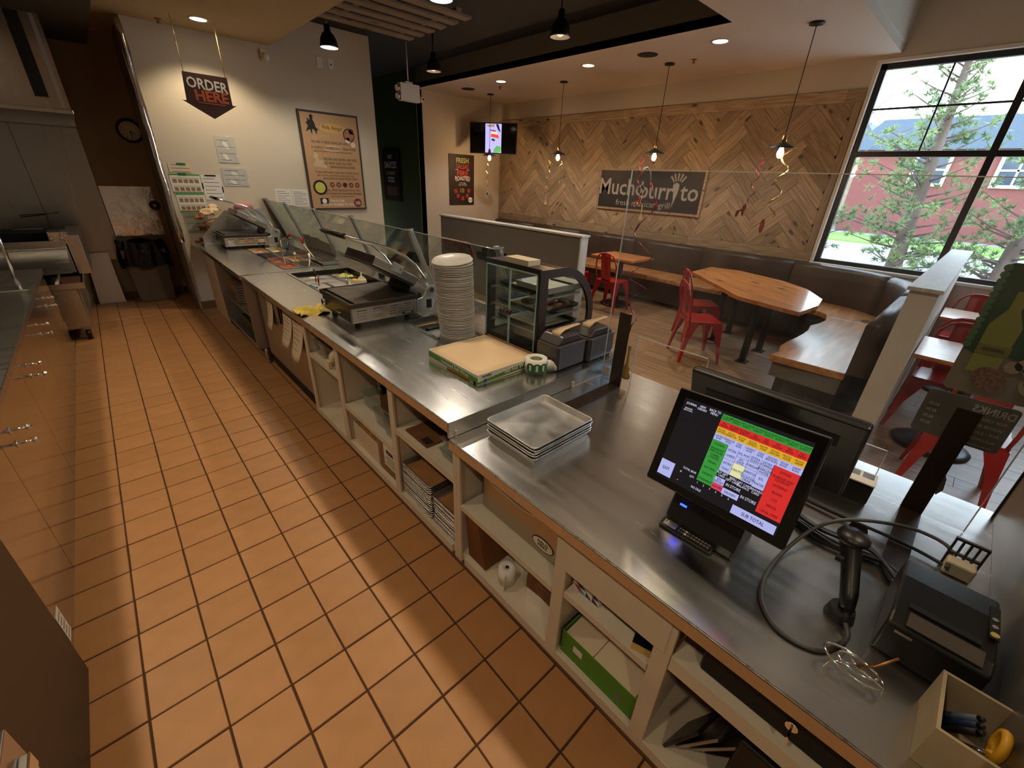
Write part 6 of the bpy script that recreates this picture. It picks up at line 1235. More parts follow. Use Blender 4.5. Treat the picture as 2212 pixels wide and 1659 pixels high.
# ---- papers on the white wall
def wall_sheet(name, label, x0, x1, z0, z1, m='paper', deco=None, tilt=0.0, cat='notice'):
    t = thing(name, label, cat, ((x0+x1)/2, YW-0.001, (z0+z1)/2)); w, hh = (x1-x0)/2, (z1-z0)/2; t.rotation_euler = (0, tilt, 0)
    B(-w, w, -0.004, 0, -hh, hh).obj('sheet', m, t)
    if deco: deco(t, w, hh)
    return t
def lines(n, m='ink_grey'):
    def d(t, w, hh):
        for k in range(n):
            z = hh*(0.7-1.5*k/max(1, n-1)); B(-w*0.8, w*(0.8 if k % 3 else 0.3), -0.0048, -0.0041, z-0.003, z+0.003).obj('print_line', m, t)
    return d
def sleeve(t, w, hh):
    lines(4)(t, w, hh); G().grid(lambda u, v: (-w+2*w*u, -0.006-0.004*math.sin(u*9+v*5)*math.sin(v*7), -hh+2*hh*v), 12, 12).obj('plastic_sleeve', 'clear', t)
def menu(t, w, hh):
    B(-w, w, -0.0048, -0.0041, hh*0.84, hh).obj('green_band', 'green_paper', t); B(-w, w, -0.0048, -0.0041, -hh, -hh*0.88).obj('green_band', 'green_paper', t)
    for r in range(2):
        B(-w*0.9, w*0.9, -0.0048, -0.0041, hh*(0.50-0.85*r), hh*(0.62-0.85*r)).obj('mint_band', 'mint', t)
        for k in range(5): B(-w*0.86+k*w*0.36, -w*0.58+k*w*0.36, -0.005, -0.0041, hh*(0.05-0.85*r), hh*(0.44-0.85*r)).obj('dish_print', 'food_print', t)
wall_sheet('sleeve_notice', 'upper white notice in a shiny plastic sleeve', 1.295, 1.515, 1.785, 2.075, 'paper', sleeve); wall_sheet('sleeve_notice', 'lower wide white notice in a shiny plastic sleeve', 1.292, 1.575, 1.518, 1.727, 'paper', sleeve)
n1 = wall_sheet('taped_notice', 'small cream notice with green tape above the picture menus', 0.76, 0.99, 1.655, 1.75, 'paper_warm', lines(3)); B(-0.03, 0.06, -0.0062, -0.0045, 0.03, 0.055).obj('tape', 'green_tape', n1)
n2 = wall_sheet('picture_menu', 'upper green-banded menu with rows of dish pictures', 0.742, 1.047, 1.432, 1.640, 'paper', menu); B(-0.06, 0.02, -0.0062, -0.0049, 0.085, 0.115).obj('tape', 'green_tape', n2)
wall_sheet('picture_menu', 'lower green-banded menu with rows of dish pictures', 0.757, 1.045, 1.218, 1.426, 'paper', menu)
n3 = wall_sheet('taped_notice', 'white printed notice held by black tape', 1.056, 1.262, 1.355, 1.638, 'paper', lines(6))
for a in ((-0.06, 0.06, 0.125, 0.142), (-0.11, -0.096, -0.02, 0.05), (0.096, 0.11, -0.06, 0.01)): B(a[0], a[1], -0.0062, -0.0045, a[2], a[3]).obj('tape', 'black_matte', n3)
wall_sheet('pinned_bag', 'limp clear bag of papers hanging over the counter corner', 0.77, 1.02, 0.97, 1.205, 'clear', lines(3, 'green_paper'), cat='bag')
wall_sheet('wall_chart', 'pale chart sheet beside the kraft poster, farther from the poster', 1.87, 2.075, 1.275, 1.495, 'paper', lines(7)); wall_sheet('wall_chart', 'pale chart sheet touching the kraft poster', 2.082, 2.300, 1.27, 1.49, 'paper', lines(9))
for x, lb in ((2.72, 'white double outlet plate high on the white wall'), (2.87, 'white single-jack plate high on the white wall')):
    t = thing('outlet_plate', lb, 'outlet', (x, YW-0.001, 3.035)); B(-0.038, 0.038, -0.006, 0, -0.06, 0.06).obj('plate', 'white', t, bevel=0.002)
    if x < 2.8:
        for z in (-0.025, 0.025): disc((0, -0.0062, z), 0.017, (0, -1, 0), 16, 0.002).obj('socket', 'cream_plastic', t)
    else: disc((0, -0.0062, 0), 0.010, (0, -1, 0), 14, 0.002).obj('jack', 'ink', t)
ms = thing('motion_sensor', 'white motion sensor in the ceiling corner of the white wall', 'sensor', (2.035, YW-0.001, 2.99)); B(-0.035, 0.035, -0.03, 0, -0.06, 0.06).obj('bracket', 'cream_plastic', ms, bevel=0.006); G().sphere((0.015, -0.045, -0.015), 0.035, 0.035, 0.045, 16, 10).obj('lens', 'white', ms)

# ---- television on a corner arm
tv = thing('television', 'corner-mounted television showing a bright food picture', 'television'); A_, Bq = Vector((5.80, 7.60, 2.442)), Vector((6.36, 6.85, 2.442)); cc_ = (A_+Bq)/2
vframe(tv, cc_, (Bq-A_), (0, 0, 1)); hw_ = (Bq-A_).length/2
B(-hw_, hw_, -0.264, 0.264, -0.045, 0).obj('bezel', 'black', tv, bevel=0.006); B(-hw_+0.015, hw_-0.015, -0.249, 0.249, 0.0003, 0.0015).obj('screen', 'screen', tv)
tvl = mat('tv_lavender', S(176, 170, 240), 0.3, 0, emit=1.0); B(-0.155, 0.165, -0.245, 0.245, 0.0018, 0.0024).obj('picture', tvl, tv)
for nm, c, poly in (('picture_red', S(224, 70, 52), [(-0.05, 0.03), (0.12, 0.0), (0.10, 0.06), (-0.03, 0.08)]), ('picture_cream', S(236, 216, 160), [(-0.04, 0.08), (0.09, 0.06), (0.07, 0.11), (-0.03, 0.11)]), ('picture_maroon', S(130, 40, 80), [(-0.06, 0.13), (0.05, 0.11), (0.05, 0.135), (-0.06, 0.145)]), ('picture_green', S(90, 170, 90), [(0.01, -0.24), (0.16, -0.24), (0.16, -0.14), (0.08, -0.12), (0.02, -0.18)]), ('picture_dark', S(30, 44, 50), [(-0.04, -0.03), (0.03, -0.05), (0.04, -0.02), (-0.01, 0.0)]), ('picture_black', S(24, 22, 30), [(0.05, 0.24), (0.10, 0.24), (0.15, 0.10), (0.10, 0.14)]), ('picture_tan', S(160, 130, 96), [(-0.13, 0.22), (0.03, 0.24), (0.02, 0.19), (-0.10, 0.19)])):
    G().prism(poly, (0, 0, 0.0006), (0, 0, 0.0026)).obj('picture_shape', mat(nm, c, 0.3, 0, emit=0.9), tv)
B(-0.10, 0.10, -0.10, 0.10, -0.10, -0.046).obj('mount', 'black_metal', tv); B(-0.03, 0.03, -0.03, 0.03, -0.42, -0.101).obj('arm', 'black_metal', tv)

# ---- pendant lamps with filament bulbs
def pendant(label, x, y):
    t = thing('pendant_lamp', label, 'pendant lamp', (x, y, 2.09), 0, 'filament pendant lamps')
    G().lathe([(0, ZD-2.09-0.001), (0.062, ZD-2.09-0.002), (0.062, ZD-2.09-0.016), (0.02, ZD-2.09-0.022), (0, ZD-2.09-0.022)], n=24).obj('canopy', 'black_metal', t); G().cyl((0, 0, 0.16), (0, 0, ZD-2.09-0.02), 0.004, n=6).obj('cord', 'black_matte', t)
    G().lathe([(0.006, 0.165), (0.018, 0.16), (0.022, 0.13), (0.027, 0.125), (0.027, 0.075), (0.022, 0.07)], n=18).obj('socket', 'brass', t); G().lathe([(0.028, 0.105), (0.05, 0.09), (0.128, 0.052), (0.132, 0.046), (0.126, 0.048), (0.05, 0.083), (0.028, 0.096)], n=32).obj('shade', 'black_metal', t)
    G().lathe([(0.014, 0.072), (0.018, 0.05), (0.031, 0.015), (0.032, -0.005), (0.022, -0.032), (0.0, -0.042)], n=20).obj('bulb', 'bulb', t)
    point('pendant_glow', (x, y, 2.02), 9, (1.0, 0.62, 0.30), 0.035); return t
for (x, y), lb in (((5.29, 1.744), 'filament pendant lamp nearest the window'), ((5.84, 3.504), 'filament pendant lamp above the middle table'), ((5.895, 5.324), 'filament pendant lamp left of the restaurant sign'), ((5.95, 7.17), 'filament pendant lamp in front of the television')): pendant(lb, x, y)

# ---- foil ribbons with paper cut-outs
def ribbon(name, label, pts, w, m, turns):
    P = [Vector(p) for p in pts]; Q = []
    for i in range(len(P)-1):
        for k in range(5): Q.append(P[i].lerp(P[i+1], k/5))
    Q.append(P[-1]); ws = []
    for i in range(len(Q)):
        a = turns*2*PI*i/len(Q); ws.append((w*math.cos(a)*0.9, w*math.sin(a)*0.9, w*0.55))
    o = G().strip(Q, ws).obj(name, m, None, solid=0.0008); return tag(o, label, 'streamer')
def swirl(x, y, z0, z1, r, n=22, wob=3.0, dx=(0.31, -0.95)): return [(x+dx[0]*r*math.sin(wob*2*PI*k/n), y+dx[1]*r*math.sin(wob*2*PI*k/n), z0+(z1-z0)*k/n) for k in range(n+1)]
def off(l, w): return l[0]+0.31*w, l[1]-0.95*w
a = off((5.29, 1.744), 0.07); ribbon('gold_ribbon', 'gold foil ribbon swirling from the pendant nearest the window', swirl(a[0], a[1], 2.22, 1.48, 0.045, wob=3.4), 0.02, 'gold', 3)
a = off((5.29, 1.744), -0.16); ribbon('dark_ribbon', 'thin dark foil ribbon under the pendant nearest the window', swirl(a[0], a[1], 2.06, 1.62, 0.028, wob=3.0), 0.010, 'magenta', 3)
a = off((5.84, 3.504), -0.16); ribbon('dark_ribbon', 'thin dark ribbon under the middle pendant', swirl(a[0], a[1], 2.10, 1.62, 0.025, wob=3), 0.010, 'magenta', 3)
a = off((5.895, 5.324), -0.16); ribbon('gold_ribbon', 'thin gold ribbon with guitar shape under the third pendant', swirl(a[0], a[1], 2.05, 1.50, 0.03, wob=4), 0.010, 'gold', 3)
a = off((5.895, 5.324), 0.07); ribbon('gold_ribbon', 'short gold ribbon right of the third pendant', swirl(a[0], a[1], 2.05, 1.72, 0.02, wob=3), 0.010, 'gold', 2)
a = off((5.95, 7.17), -0.05); ribbon('dark_ribbon', 'thin dark ribbon under the pendant by the television', swirl(a[0], a[1], 2.0, 1.52, 0.03, wob=3), 0.012, 'gold', 3)
ribbon('magenta_ribbon', 'wide magenta foil ribbon hanging on the customer side of the shield', [(1.80, y, z) for y, z in [(1.073, 1.76), (1.041, 1.696), (1.028, 1.669), (1.051, 1.636), (1.1, 1.587), (1.116, 1.545), (1.091, 1.518), (1.029, 1.475), (1.005, 1.454), (1.03, 1.423), (1.1, 1.373), (1.102, 1.342), (1.021, 1.318), (1.006, 1.308), (1.084, 1.249), (1.1, 1.222), (1.068, 1.206), (1.027, 1.158), (1.053, 1.116), (1.068, 1.025)]], 0.016, 'magenta', 4)
hk = thing('shield_hook', 'clear hook over the top edge of the shield holding the ribbon', 'hook'); G().tube([(1.742, 1.082, 1.79), (1.742, 1.082, 1.812), (1.765, 1.082, 1.816), (1.79, 1.08, 1.80), (1.80, 1.076, 1.755)], 0.004, 6).obj('wire', 'white', hk)
def cutout(name, label, c, poly, cols_, u=(0.31, -0.95, 0), s=1.0):
    t = thing(name, label, 'paper cut-out', c); uu = Vector(u).normalized(); nn_ = uu.cross(Vector((0, 0, 1)))*0.0015
    for k, (m, sc_) in enumerate(cols_): G().prism([(p[0]*s*sc_, p[1]*s*sc_) for p in poly], nn_, nn_*(1.05*k), uu, (0, 0, 1)).obj('outline' if k == 0 else 'fill', m, t)
    return t
pin = [(-0.055, -0.04), (-0.05, -0.075), (-0.03, -0.075), (-0.028, -0.045), (0.01, -0.03), (0.015, -0.06), (0.035, -0.055), (0.035, 0.0), (0.045, 0.045), (0.03, 0.085), (0.02, 0.06), (0.0, 0.05), (0.012, 0.03), (-0.01, 0.01), (-0.05, -0.005)]
gtr = [(0.0, -0.10), (0.03, -0.09), (0.036, -0.065), (0.02, -0.04), (0.024, -0.02), (0.01, 0.0), (0.006, 0.09), (0.012, 0.12), (-0.012, 0.12), (-0.006, 0.09), (-0.01, 0.0), (-0.024, -0.02), (-0.02, -0.04), (-0.036, -0.065), (-0.03, -0.09)]
a = off((5.29, 1.744), -0.22); p1 = cutout('pinata_cutout', 'striped donkey paper cut-out left of the orange one', (a[0], a[1], 1.54), pin, (('cream_plastic', 1.0), ('red', 0.86)))
B(-0.035, 0.03, -0.003, 0.003, -0.03, -0.01).obj('stripe', 'mint', p1)
a = off((5.29, 1.744), 0.02); cutout('maraca_cutout', 'orange oval paper cut-out on the gold ribbon', (a[0], a[1], 1.40), [(0.022*math.cos(k*PI/8), 0.075*math.sin(k*PI/8)) for k in range(16)], (('orange_ink', 1.0), ('pink', 0.5)))
a = off((5.84, 3.504), -0.12); p2 = cutout('pinata_cutout', 'striped donkey paper cut-out in front of the restaurant sign', (a[0], a[1], 1.53), pin, (('cream_plastic', 1.0), ('red', 0.86))); B(-0.035, 0.03, -0.003, 0.003, -0.03, -0.01).obj('stripe', 'mint', p2)
a = off((5.84, 3.504), -0.05); cutout('guitar_cutout', 'small tan guitar cut-out below the restaurant sign', (a[0], a[1], 1.36), gtr, (('gold_ink', 1.0), ('parch', 0.8)))
a = off((5.895, 5.324), -0.17); cutout('guitar_cutout', 'pale guitar cut-out on the thin gold ribbon', (a[0], a[1], 1.44), gtr, (('gold', 1.0), ('parch', 0.8)))
a = off((5.95, 7.17), -0.04); cutout('cactus_cutout', 'small dark and white cut-out under the television pendant', (a[0], a[1], 1.46), [(-0.01, -0.10), (0.012, -0.02), (0.05, 0.0), (0.02, 0.02), (0.0, 0.06), (-0.02, 0.02), (-0.04, 0.0)], (('ink_white', 1.0), ('ink', 0.6)))
cutout('guitar_cutout', 'bright yellow guitar cut-out at the foot of the shield post', (1.80, 1.035, 0.915), gtr, (('gold_ink', 1.0), (mat('guitar_yellow', S(236, 176, 60), 0.5), 0.9)), u=(0, -1, 0), s=0.85)
lf = thing('paddle_cutout', 'brown paddle-shaped cut-out hanging by the shield end', 'paper cut-out', (1.82, -0.16, 0.93)); G().prism([(0.0, -0.075), (0.018, -0.05), (0.022, -0.01), (0.010, 0.03), (0.004, 0.05), (-0.006, 0.03), (-0.016, -0.02), (-0.014, -0.055)], (0.0015, 0, 0), (0, 0, 0), (0, -0.9, 0.0), (0, 0.25, 1)).obj('blade', mat('paddle_brown', S(120, 92, 74), 0.6), lf); G().tube([(0, 0.01, 0.05), (0, 0.0, 0.18)], 0.002, 5).obj('string', 'ink_grey', lf)

# ---- ceiling fittings
def downlight(label, x, y, z, energy, col, room):
    t = thing('downlight', label, 'downlight', (x, y, z-0.001), 0, room); G().lathe([(0.075, 0.0), (0.095, 0.0), (0.095, -0.006), (0.075, -0.003)], n=28).obj('trim_ring', 'white', t); G().lathe([(0.0, -0.002), (0.074, -0.002)], n=28).obj('lens', 'down', t)
    spot('downlight_beam', (x, y, z-0.03), energy, col, math.radians(125), 0.5, 0.06)
KW = (1.0, 0.80, 0.54); DW = (1.0, 0.91, 0.78)
downlight('recessed downlight above the order sign', 1.309, 6.324, ZK, 44, KW, 'kitchen downlights')
for k, y in enumerate((4.55, 2.75, 0.95, -0.85)): downlight('recessed downlight over the serving line, ' + ['second', 'third', 'fourth', 'fifth'][k] + ' from the white wall', 1.50, y, ZK, 44, KW, 'kitchen downlights')
for k, y in enumerate((5.9, 4.1, 2.3, 0.5, -1.3)): downlight('recessed downlight over the prep fridge, ' + ['first', 'second', 'third', 'fourth', 'fifth'][k] + ' from the hood', -0.74, y, ZK, 34, KW, 'kitchen downlights')
for k, y in enumerate((2.643, 4.396, 6.156)): downlight(['recessed downlight nearest the window', 'middle recessed downlight of the dining room', 'recessed downlight nearest the television'][k], 5.324, y, ZD, 60, DW, 'dining downlights')
for x, y, lb in ((5.328, 3.51, 'round black speaker grille between the downlights'), (5.405, 7.13, 'round black speaker grille near the television')):
    t = thing('ceiling_speaker', lb, 'speaker', (x, y, ZD-0.001)); G().lathe([(0, -0.004), (0.10, -0.006), (0.12, -0.003), (0.12, 0)], n=30).obj('grille', 'black_matte', t)
for x, y, z, lb in ((5.835, 3.176, ZD, 'small ceiling sprinkler in the dining room'), (1.01, 6.674, ZK, 'small ceiling sprinkler above the white wall'), (5.6, 6.5, ZD, 'small ceiling sprinkler by the television')):
    t = thing('sprinkler', lb, 'sprinkler', (x, y, z-0.001)); G().lathe([(0.0, 0), (0.03, 0), (0.03, -0.006), (0.01, -0.01), (0.008, -0.03), (0.022, -0.034), (0.022, -0.037), (0, -0.037)], n=14).obj('head', 'brass', t)
# black coffer lamps
for x, y, lit, lb in ((2.45, 5.83, 1, 'black dome lamp in front of the white wall'), (2.46, 3.60, 1, 'black dome lamp at the top edge above the slats'), (3.77, 3.50, 2, 'black dome lamp nearest the dining ceiling'), (3.85, 5.84, 0, 'black dome lamp near the emergency light')):
    t = thing('dome_lamp', lb, 'ceiling lamp', (x, y, 3.0), 0, 'black dome lamps')
    G().lathe([(0.098, 0.0), (0.095, 0.02), (0.085, 0.08), (0.06, 0.125), (0.035, 0.145), (0.03, 0.20), (0.02, 0.215)], n=30).obj('shade', 'black_metal', t, solid=0.003); G().lathe([(0.094, 0.002), (0.080, 0.08), (0.055, 0.12)], n=30).obj('inner_shade', 'white', t)
    G().cyl((0, 0, 0.21), (0, 0, ZC-3.0-0.02), 0.012, n=10).obj('stem', 'black_metal', t); G().cyl((0, 0, ZC-3.0-0.02), (0, 0, ZC-3.0-0.001), 0.05, n=18).obj('canopy', 'black_metal', t)
    G().sphere((0, 0, 0.055), 0.045, 0.045, 0.05, 16, 10).obj('bulb', ['bulb_dim', 'bulb_white', 'bulb_dim'][lit], t)
    if lit == 1: spot('dome_beam', (x, y, 3.04), 120, (1.0, 0.90, 0.74), math.radians(140), 0.6, 0.05)
    if lit == 2: spot('dome_beam', (x, y, 3.04), 12, (1.0, 0.86, 0.66), math.radians(140), 0.6, 0.05)
# pale slat raft under the black coffer
sl = thing('slat_raft', 'raft of pale timber slats hung below the black ceiling', 'ceiling raft', (0, 0, 0))
for k in range(6):
    y = 4.27+0.217*k; B(0, 1.13, -0.055, 0.055, 0, 0.022).obj('slat', 'slat', sl, loc=(2.115, y, 3.15), bevel=0.003)
for x in (2.35, 3.08): B(x-0.03, x+0.03, 4.20, 5.42, 3.173, 3.20).obj('batten', 'slat', sl)
for x in (2.35, 3.08):
    for y in (4.4, 5.2): G().cyl((x, y, 3.20), (x, y, ZC-.001), 0.003, n=6).obj('hanger', 'chrome', sl)
eml = thing('emergency_light', 'white emergency light box hanging from a pole at the corridor', 'emergency light', (3.93, 6.64, 2.84)); B(-0.17, 0.155, -0.05, 0.05, -0.11, 0.11).obj('box', 'white', eml, bevel=0.006); G().cyl((-0.01, 0, 0.135), (-0.01, 0, ZC-2.84-.001), 0.009, n=10).obj('pole', 'white', eml); B(-0.07, 0.05, -0.03, 0.03, 0.11, 0.135).obj('bracket', 'white', eml)
for z in (-0.055, 0.045): G().cyl((-0.17, -0.01, z), (-0.215, -0.02, z-0.01), 0.03, 0.04, n=16).obj('lamp_head', 'chrome', eml)
G().sphere((-0.172, -0.03, 0.02), 0.005, n=8, m=5).obj('led', mat('red_led', S(255, 40, 30), 0.3, 0, emit=4), eml)
dmc = thing('dome_camera', 'small white dome camera at the television wall corner', 'camera', (4.93, YB-0.001, 2.99)); G().lathe([(0.0, 0.055), (0.03, 0.05), (0.048, 0.03), (0.055, 0.0)], n=20, axis=(0, -1, 0)).obj('dome', 'white', dmc); G().sphere((0.012, -0.045, -0.008), 0.02, n=12, m=8).obj('lens', 'black', dmc)
# ================================================================== KITCHEN SIDE
pf = thing('prep_fridge', 'long mirror-steel prep fridge with drawer pulls along the aisle', 'fridge')
B(-1.28, -0.505, 1.74, 5.45, 0.13, 0.845).obj('body', 'steel_dull', pf); B(-1.30, -0.49, 1.735, 5.47, 0.846, 0.886).obj('worktop', 'steel', pf, bevel=0.004)
fy = [1.742, 2.20, 3.02, 3.84, 4.66, 5.445]
for k in range(5):
    d = B(-0.504, -0.498, fy[k]+0.002, fy[k+1]-0.002, 0.135, 0.842).obj('door', 'fridge', pf)
    if k:
        yc = fy[k]+0.18
        for z in (0.70, 0.762):
            G().tube([(-0.498, yc, z), (-0.47, yc, z), (-0.447, yc, z)], 0.006, 8).lathe([(0.0, 0.0), (0.016, 0.0), (0.012, 0.006), (0.006, 0.008)], (-0.498, yc, z), 12, (1, 0, 0)).sphere((-0.445, yc, z), 0.012, n=10, m=6).obj('pull', 'chrome', d)
B(-1.25, -0.55, 1.76, 5.43, 0.09, 0.129).obj('base', 'black_metal', pf)
for y in (1.85, 3.6, 5.3):
    for x in (-0.6, -1.2): G().cyl((x, y, 0), (x, y, 0.09), 0.03, n=12).obj('caster', 'black', pf)
B(-0.4975, -0.4965, 1.752, 1.82, 0.165, 0.295).obj('rating_label', 'paper', pf)
for k in range(5): B(-0.4964, -0.4960, 1.760, 1.812-0.01*(k % 2), 0.18+k*0.022, 0.186+k*0.022).obj('label_print', 'ink_grey', pf)
B(-0.90, -0.52, 4.55, 4.72, 0.887, 0.894).obj('rail', 'chrome', pf); G().tube([(-0.62, 5.05, 0.888), (-0.60, 5.02, 1.10), (-0.60, 5.0, 1.32)], 0.012, 8).obj('rail_post', 'chrome', pf)
dk = thing('dark_cabinet', 'plain dark brown appliance side beside the prep fridge', 'appliance'); B(-1.28, -0.493, -1.6, 1.732, 0.02, 1.05).obj('side_panel', mat('brown_appliance', S(58, 44, 30), 0.45), dk)
hb = thing('steel_latch', 'steel latch plate on the dark appliance side', 'latch', (-0.4925, 1.12, 0.44)); B(0, 0.010, -0.10, 0.024, -0.02, 0.12).obj('plate', 'steel', hb, bevel=0.003); B(0.010, 0.03, -0.09, -0.01, 0.0, 0.05).obj('catch', 'chrome', hb, bevel=0.004); B(0.0, 0.012, -0.09, 0.02, -0.075, -0.03).obj('lower_plate', 'steel', hb, bevel=0.003)

# exhaust hood
hd = thing('exhaust_hood', 'large stainless exhaust hood over the cooking line', 'exhaust hood')
B(-1.95, 0.085, 6.72, 6.735, 2.19, ZK-0.15).obj('front_face', 'hood', hd); B(0.07, 0.085, 6.735, YB-0.002, 2.19, ZK-0.15).obj('end_face', 'hood', hd)
B(-1.95, 0.095, 6.705, 6.745, 2.155, 2.19).obj('front_lip', 'steel', hd, bevel=0.003); B(0.06, 0.095, 6.745, YB-0.002, 2.155, 2.19).obj('end_lip', 'steel', hd)
B(-1.95, 0.07, 7.60, 7.62, 2.10, 2.55).obj('filter_bank', 'steel_dull', hd); B(-1.95, 0.07, 6.735, 7.60, 2.55, 2.56).obj('plenum', 'steel_dull', hd); B(-1.95, 0.09, 7.62, YB-0.004, 2.085, 2.16).obj('rear_gutter', 'steel_dull', hd)
B(-0.14, -0.045, 6.700, 6.7045, 2.28, ZK-0.16).obj('dark_reflection', 'black_metal', hd); B(0.02, 0.05, 6.695, 6.7195, 2.20, ZK-0.16).obj('side_channel', 'steel_dull', hd)  # dark strip is a reflection in the hood steel, built as a black piece
# stainless backsplash panels
bs = struct(thing('trim_6', 'stainless backsplash panels on the back wall', 'wall panel')); del bs['category']
for x0, x1 in ((-1.95, -1.02), (-1.015, -0.48), (-0.475, 0.085)): B(x0, x1, YB-0.008, YB-0.002, 0.55, 2.082).obj('steel_panel', 'backsplash', bs)
B(0.095, 0.62, YB-0.006, YB-0.002, 0.84, 1.452).obj('foil_panel', 'foil_fine', bs)
ck = thing('wall_clock', 'round wall clock with dark rim and pale face', 'clock', (0.585, YB-0.002, 2.098)); G().lathe([(0.135, 0.0), (0.135, 0.025), (0.12, 0.032), (0.105, 0.024), (0.105, 0.0)], n=40, axis=(0, -1, 0)).obj('rim', mat('clock_rim', S(44, 30, 28), 0.4), ck); disc((0, -0.012, 0), 0.106, (0, -1, 0), 36, 0.002).obj('face', 'paper', ck)
for k in range(12):
    a = k*PI/6; G().prism([(0.085*math.sin(a)-0.003, 0.085*math.cos(a)-0.008), (0.085*math.sin(a)+0.003, 0.085*math.cos(a)-0.008), (0.085*math.sin(a)+0.003, 0.085*math.cos(a)+0.008), (0.085*math.sin(a)-0.003, 0.085*math.cos(a)+0.008)], (0, -0.001, 0), (0, -0.0142, 0), (1, 0, 0), (0, 0, 1)).obj('hour_mark', 'ink', ck)
for dx, dz, nm in ((0.045, -0.03, 'hour_hand'), (0.012, -0.08, 'minute_hand')): G().tube([(0, -0.017, 0), (dx, -0.017, dz)], 0.003, 5).obj(nm, 'ink', ck)
rd = thing('fire_pull', 'round dark red alarm on the back wall', 'alarm', (0.605, YB-0.002, 1.22)); G().lathe([(0.0, 0.02), (0.02, 0.02), (0.022, 0.012), (0.045, 0.02), (0.06, 0.012), (0.06, 0.0)], n=28, axis=(0, -1, 0)).obj('disc', mat('alarm_red', S(86, 34, 24), 0.4), rd); disc((0, -0.021, 0), 0.016, (0, -1, 0), 18, 0.002).obj('hub', 'cream_plastic', rd)
# trash can with bag
tc_ = thing('trash_can', 'grey trash can lined with a black bag by the back wall', 'trash can', (0.31, 7.72, 0)); 
def fr(x, y, z0, x2, y2, z1): return G().add([(-x, -y, z0), (x, -y, z0), (x, y, z0), (-x, y, z0), (-x2, -y2, z1), (x2, -y2, z1), (x2, y2, z1), (-x2, y2, z1)], [(0, 3, 2, 1), (0, 1, 5, 4), (1, 2, 6, 5), (2, 3, 7, 6), (3, 0, 4, 7), (4, 5, 6, 7)])
fr(0.19, 0.12, 0, 0.235, 0.155, 0.70).obj('can_body', 'trash', tc_, bevel=0.012)
def bagf(u, v):
    a = u*2*PI; r = 1+0.05*math.sin(a*9+v*4)+0.05*math.sin(a*17); x = 0.262*r*max(-1, min(1, 1.25*math.cos(a))); y = 0.175*r*max(-1, min(1, 1.25*math.sin(a)))
    z = 0.80-0.32*v+0.02*math.sin(a*5)
    k = 1.0-0.10*(1-v)
    return (x*k, y*k, z)
G().grid(bagf, 60, 10).obj('bag_skirt', 'bag_black', tc_); G().grid(lambda u, v: (bagf(u, 0)[0]*(1-v*0.95), bagf(u, 0)[1]*(1-v*0.95), bagf(u, 0)[2]-0.10*v), 60, 5).obj('bag_mouth', 'bag_black', tc_)
ss = thing('leaning_sheet', 'bare steel sheet leaning against the back wall', 'metal sheet'); G().prism([(-0.31, 0.002), (-0.04, 0.002), (-0.045, 0.65), (-0.27, 0.65)], (0, 0.004, 0), (0, 7.80, 0), (1, 0, 0), (0, 0.12, 1)).obj('sheet', 'alu', ss)
# charbroiler on casters
gr = thing('charbroiler', 'stainless charbroiler on casters at the end of the prep fridge', 'charbroiler', (0, 0, 0))
B(-1.20, -0.365, 6.16, 7.55, 0.14, 0.56).obj('stand_body', 'steel_dull', gr, bevel=0.004); B(-0.575, -0.372, 6.148, 6.159, 0.16, 0.55).obj('side_door', 'steel', gr, bevel=0.003)
B(-0.3645, -0.358, 6.22, 6.80, 0.20, 0.54).obj('front_door', 'steel', gr); B(-0.3645, -0.358, 6.83, 7.45, 0.20, 0.54).obj('front_door', 'steel', gr)
for z in (0.20, 0.38): B(-0.585, -0.555, 6.135, 6.147, z-0.04, z+0.03).obj('hinge', 'alu', gr)
G().tray(-1.20, -0.30, 6.10, 7.60, 0.562, 0.62, 0.006).obj('drip_tray', 'steel', gr); B(-0.55, -0.33, 6.15, 6.7, 0.57, 0.60).obj('grease_pan', mat('rust_pan', S(92, 58, 44), 0.6), gr)
G().prism([(6.12, 0.715), (6.14, 0.72), (6.62, 0.885), (6.62, 0.865)], (0.85, 0, 0), (-1.20, 0, 0), (0, 1, 0), (0, 0, 1)).obj('slanted_panel', 'steel', gr); B(-1.20, -0.34, 6.60, 7.55, 0.64, 0.90).obj('firebox', 'steel_dull', gr, bevel=0.004)
B(-1.20, -0.34, 6.60, 6.62, 0.90, 0.97).obj('splash_lip', 'steel', gr); B(-0.33, -0.22, 6.60, 7.60, 0.62, 1.02).obj('end_shelf', 'steel', gr, bevel=0.003)
for k in range(11): B(-1.15, -0.36, 6.66+k*0.08, 6.70+k*0.08, 0.905, 0.93).obj('grate_bar', 'black_metal', gr)
B(-0.45, -0.30, 6.64, 6.9, 0.93, 1.05).obj('foil_wrap', 'foil', gr)
G().tube([(-0.50, 6.14, 0.60), (-0.47, 6.30, 0.68)], 0.016, 8).obj('gas_pipe', 'cream_plastic', gr)
for x, y in ((-0.42, 6.23), (-1.1, 6.23), (-0.42, 7.45)): G().cyl((x-0.02, y, 0.06), (x+0.02, y, 0.06), 0.058, n=20).obj('caster', 'black', gr); 
for x, y in ((-0.42, 6.23), (-0.42, 7.45)): B(x-0.03, x+0.03, y-0.03, y+0.03, 0.10, 0.139).obj('caster_plate', 'steel_dull', gr)
sk = thing('black_skillet', 'black cast iron pan sitting on the charbroiler', 'skillet', (-0.62, 7.05, 0.932)); G().tray(-0.28, 0.22, -0.2, 0.2, 0, 0.10, 0.008, 0.03).obj('pan', 'black_matte', sk)
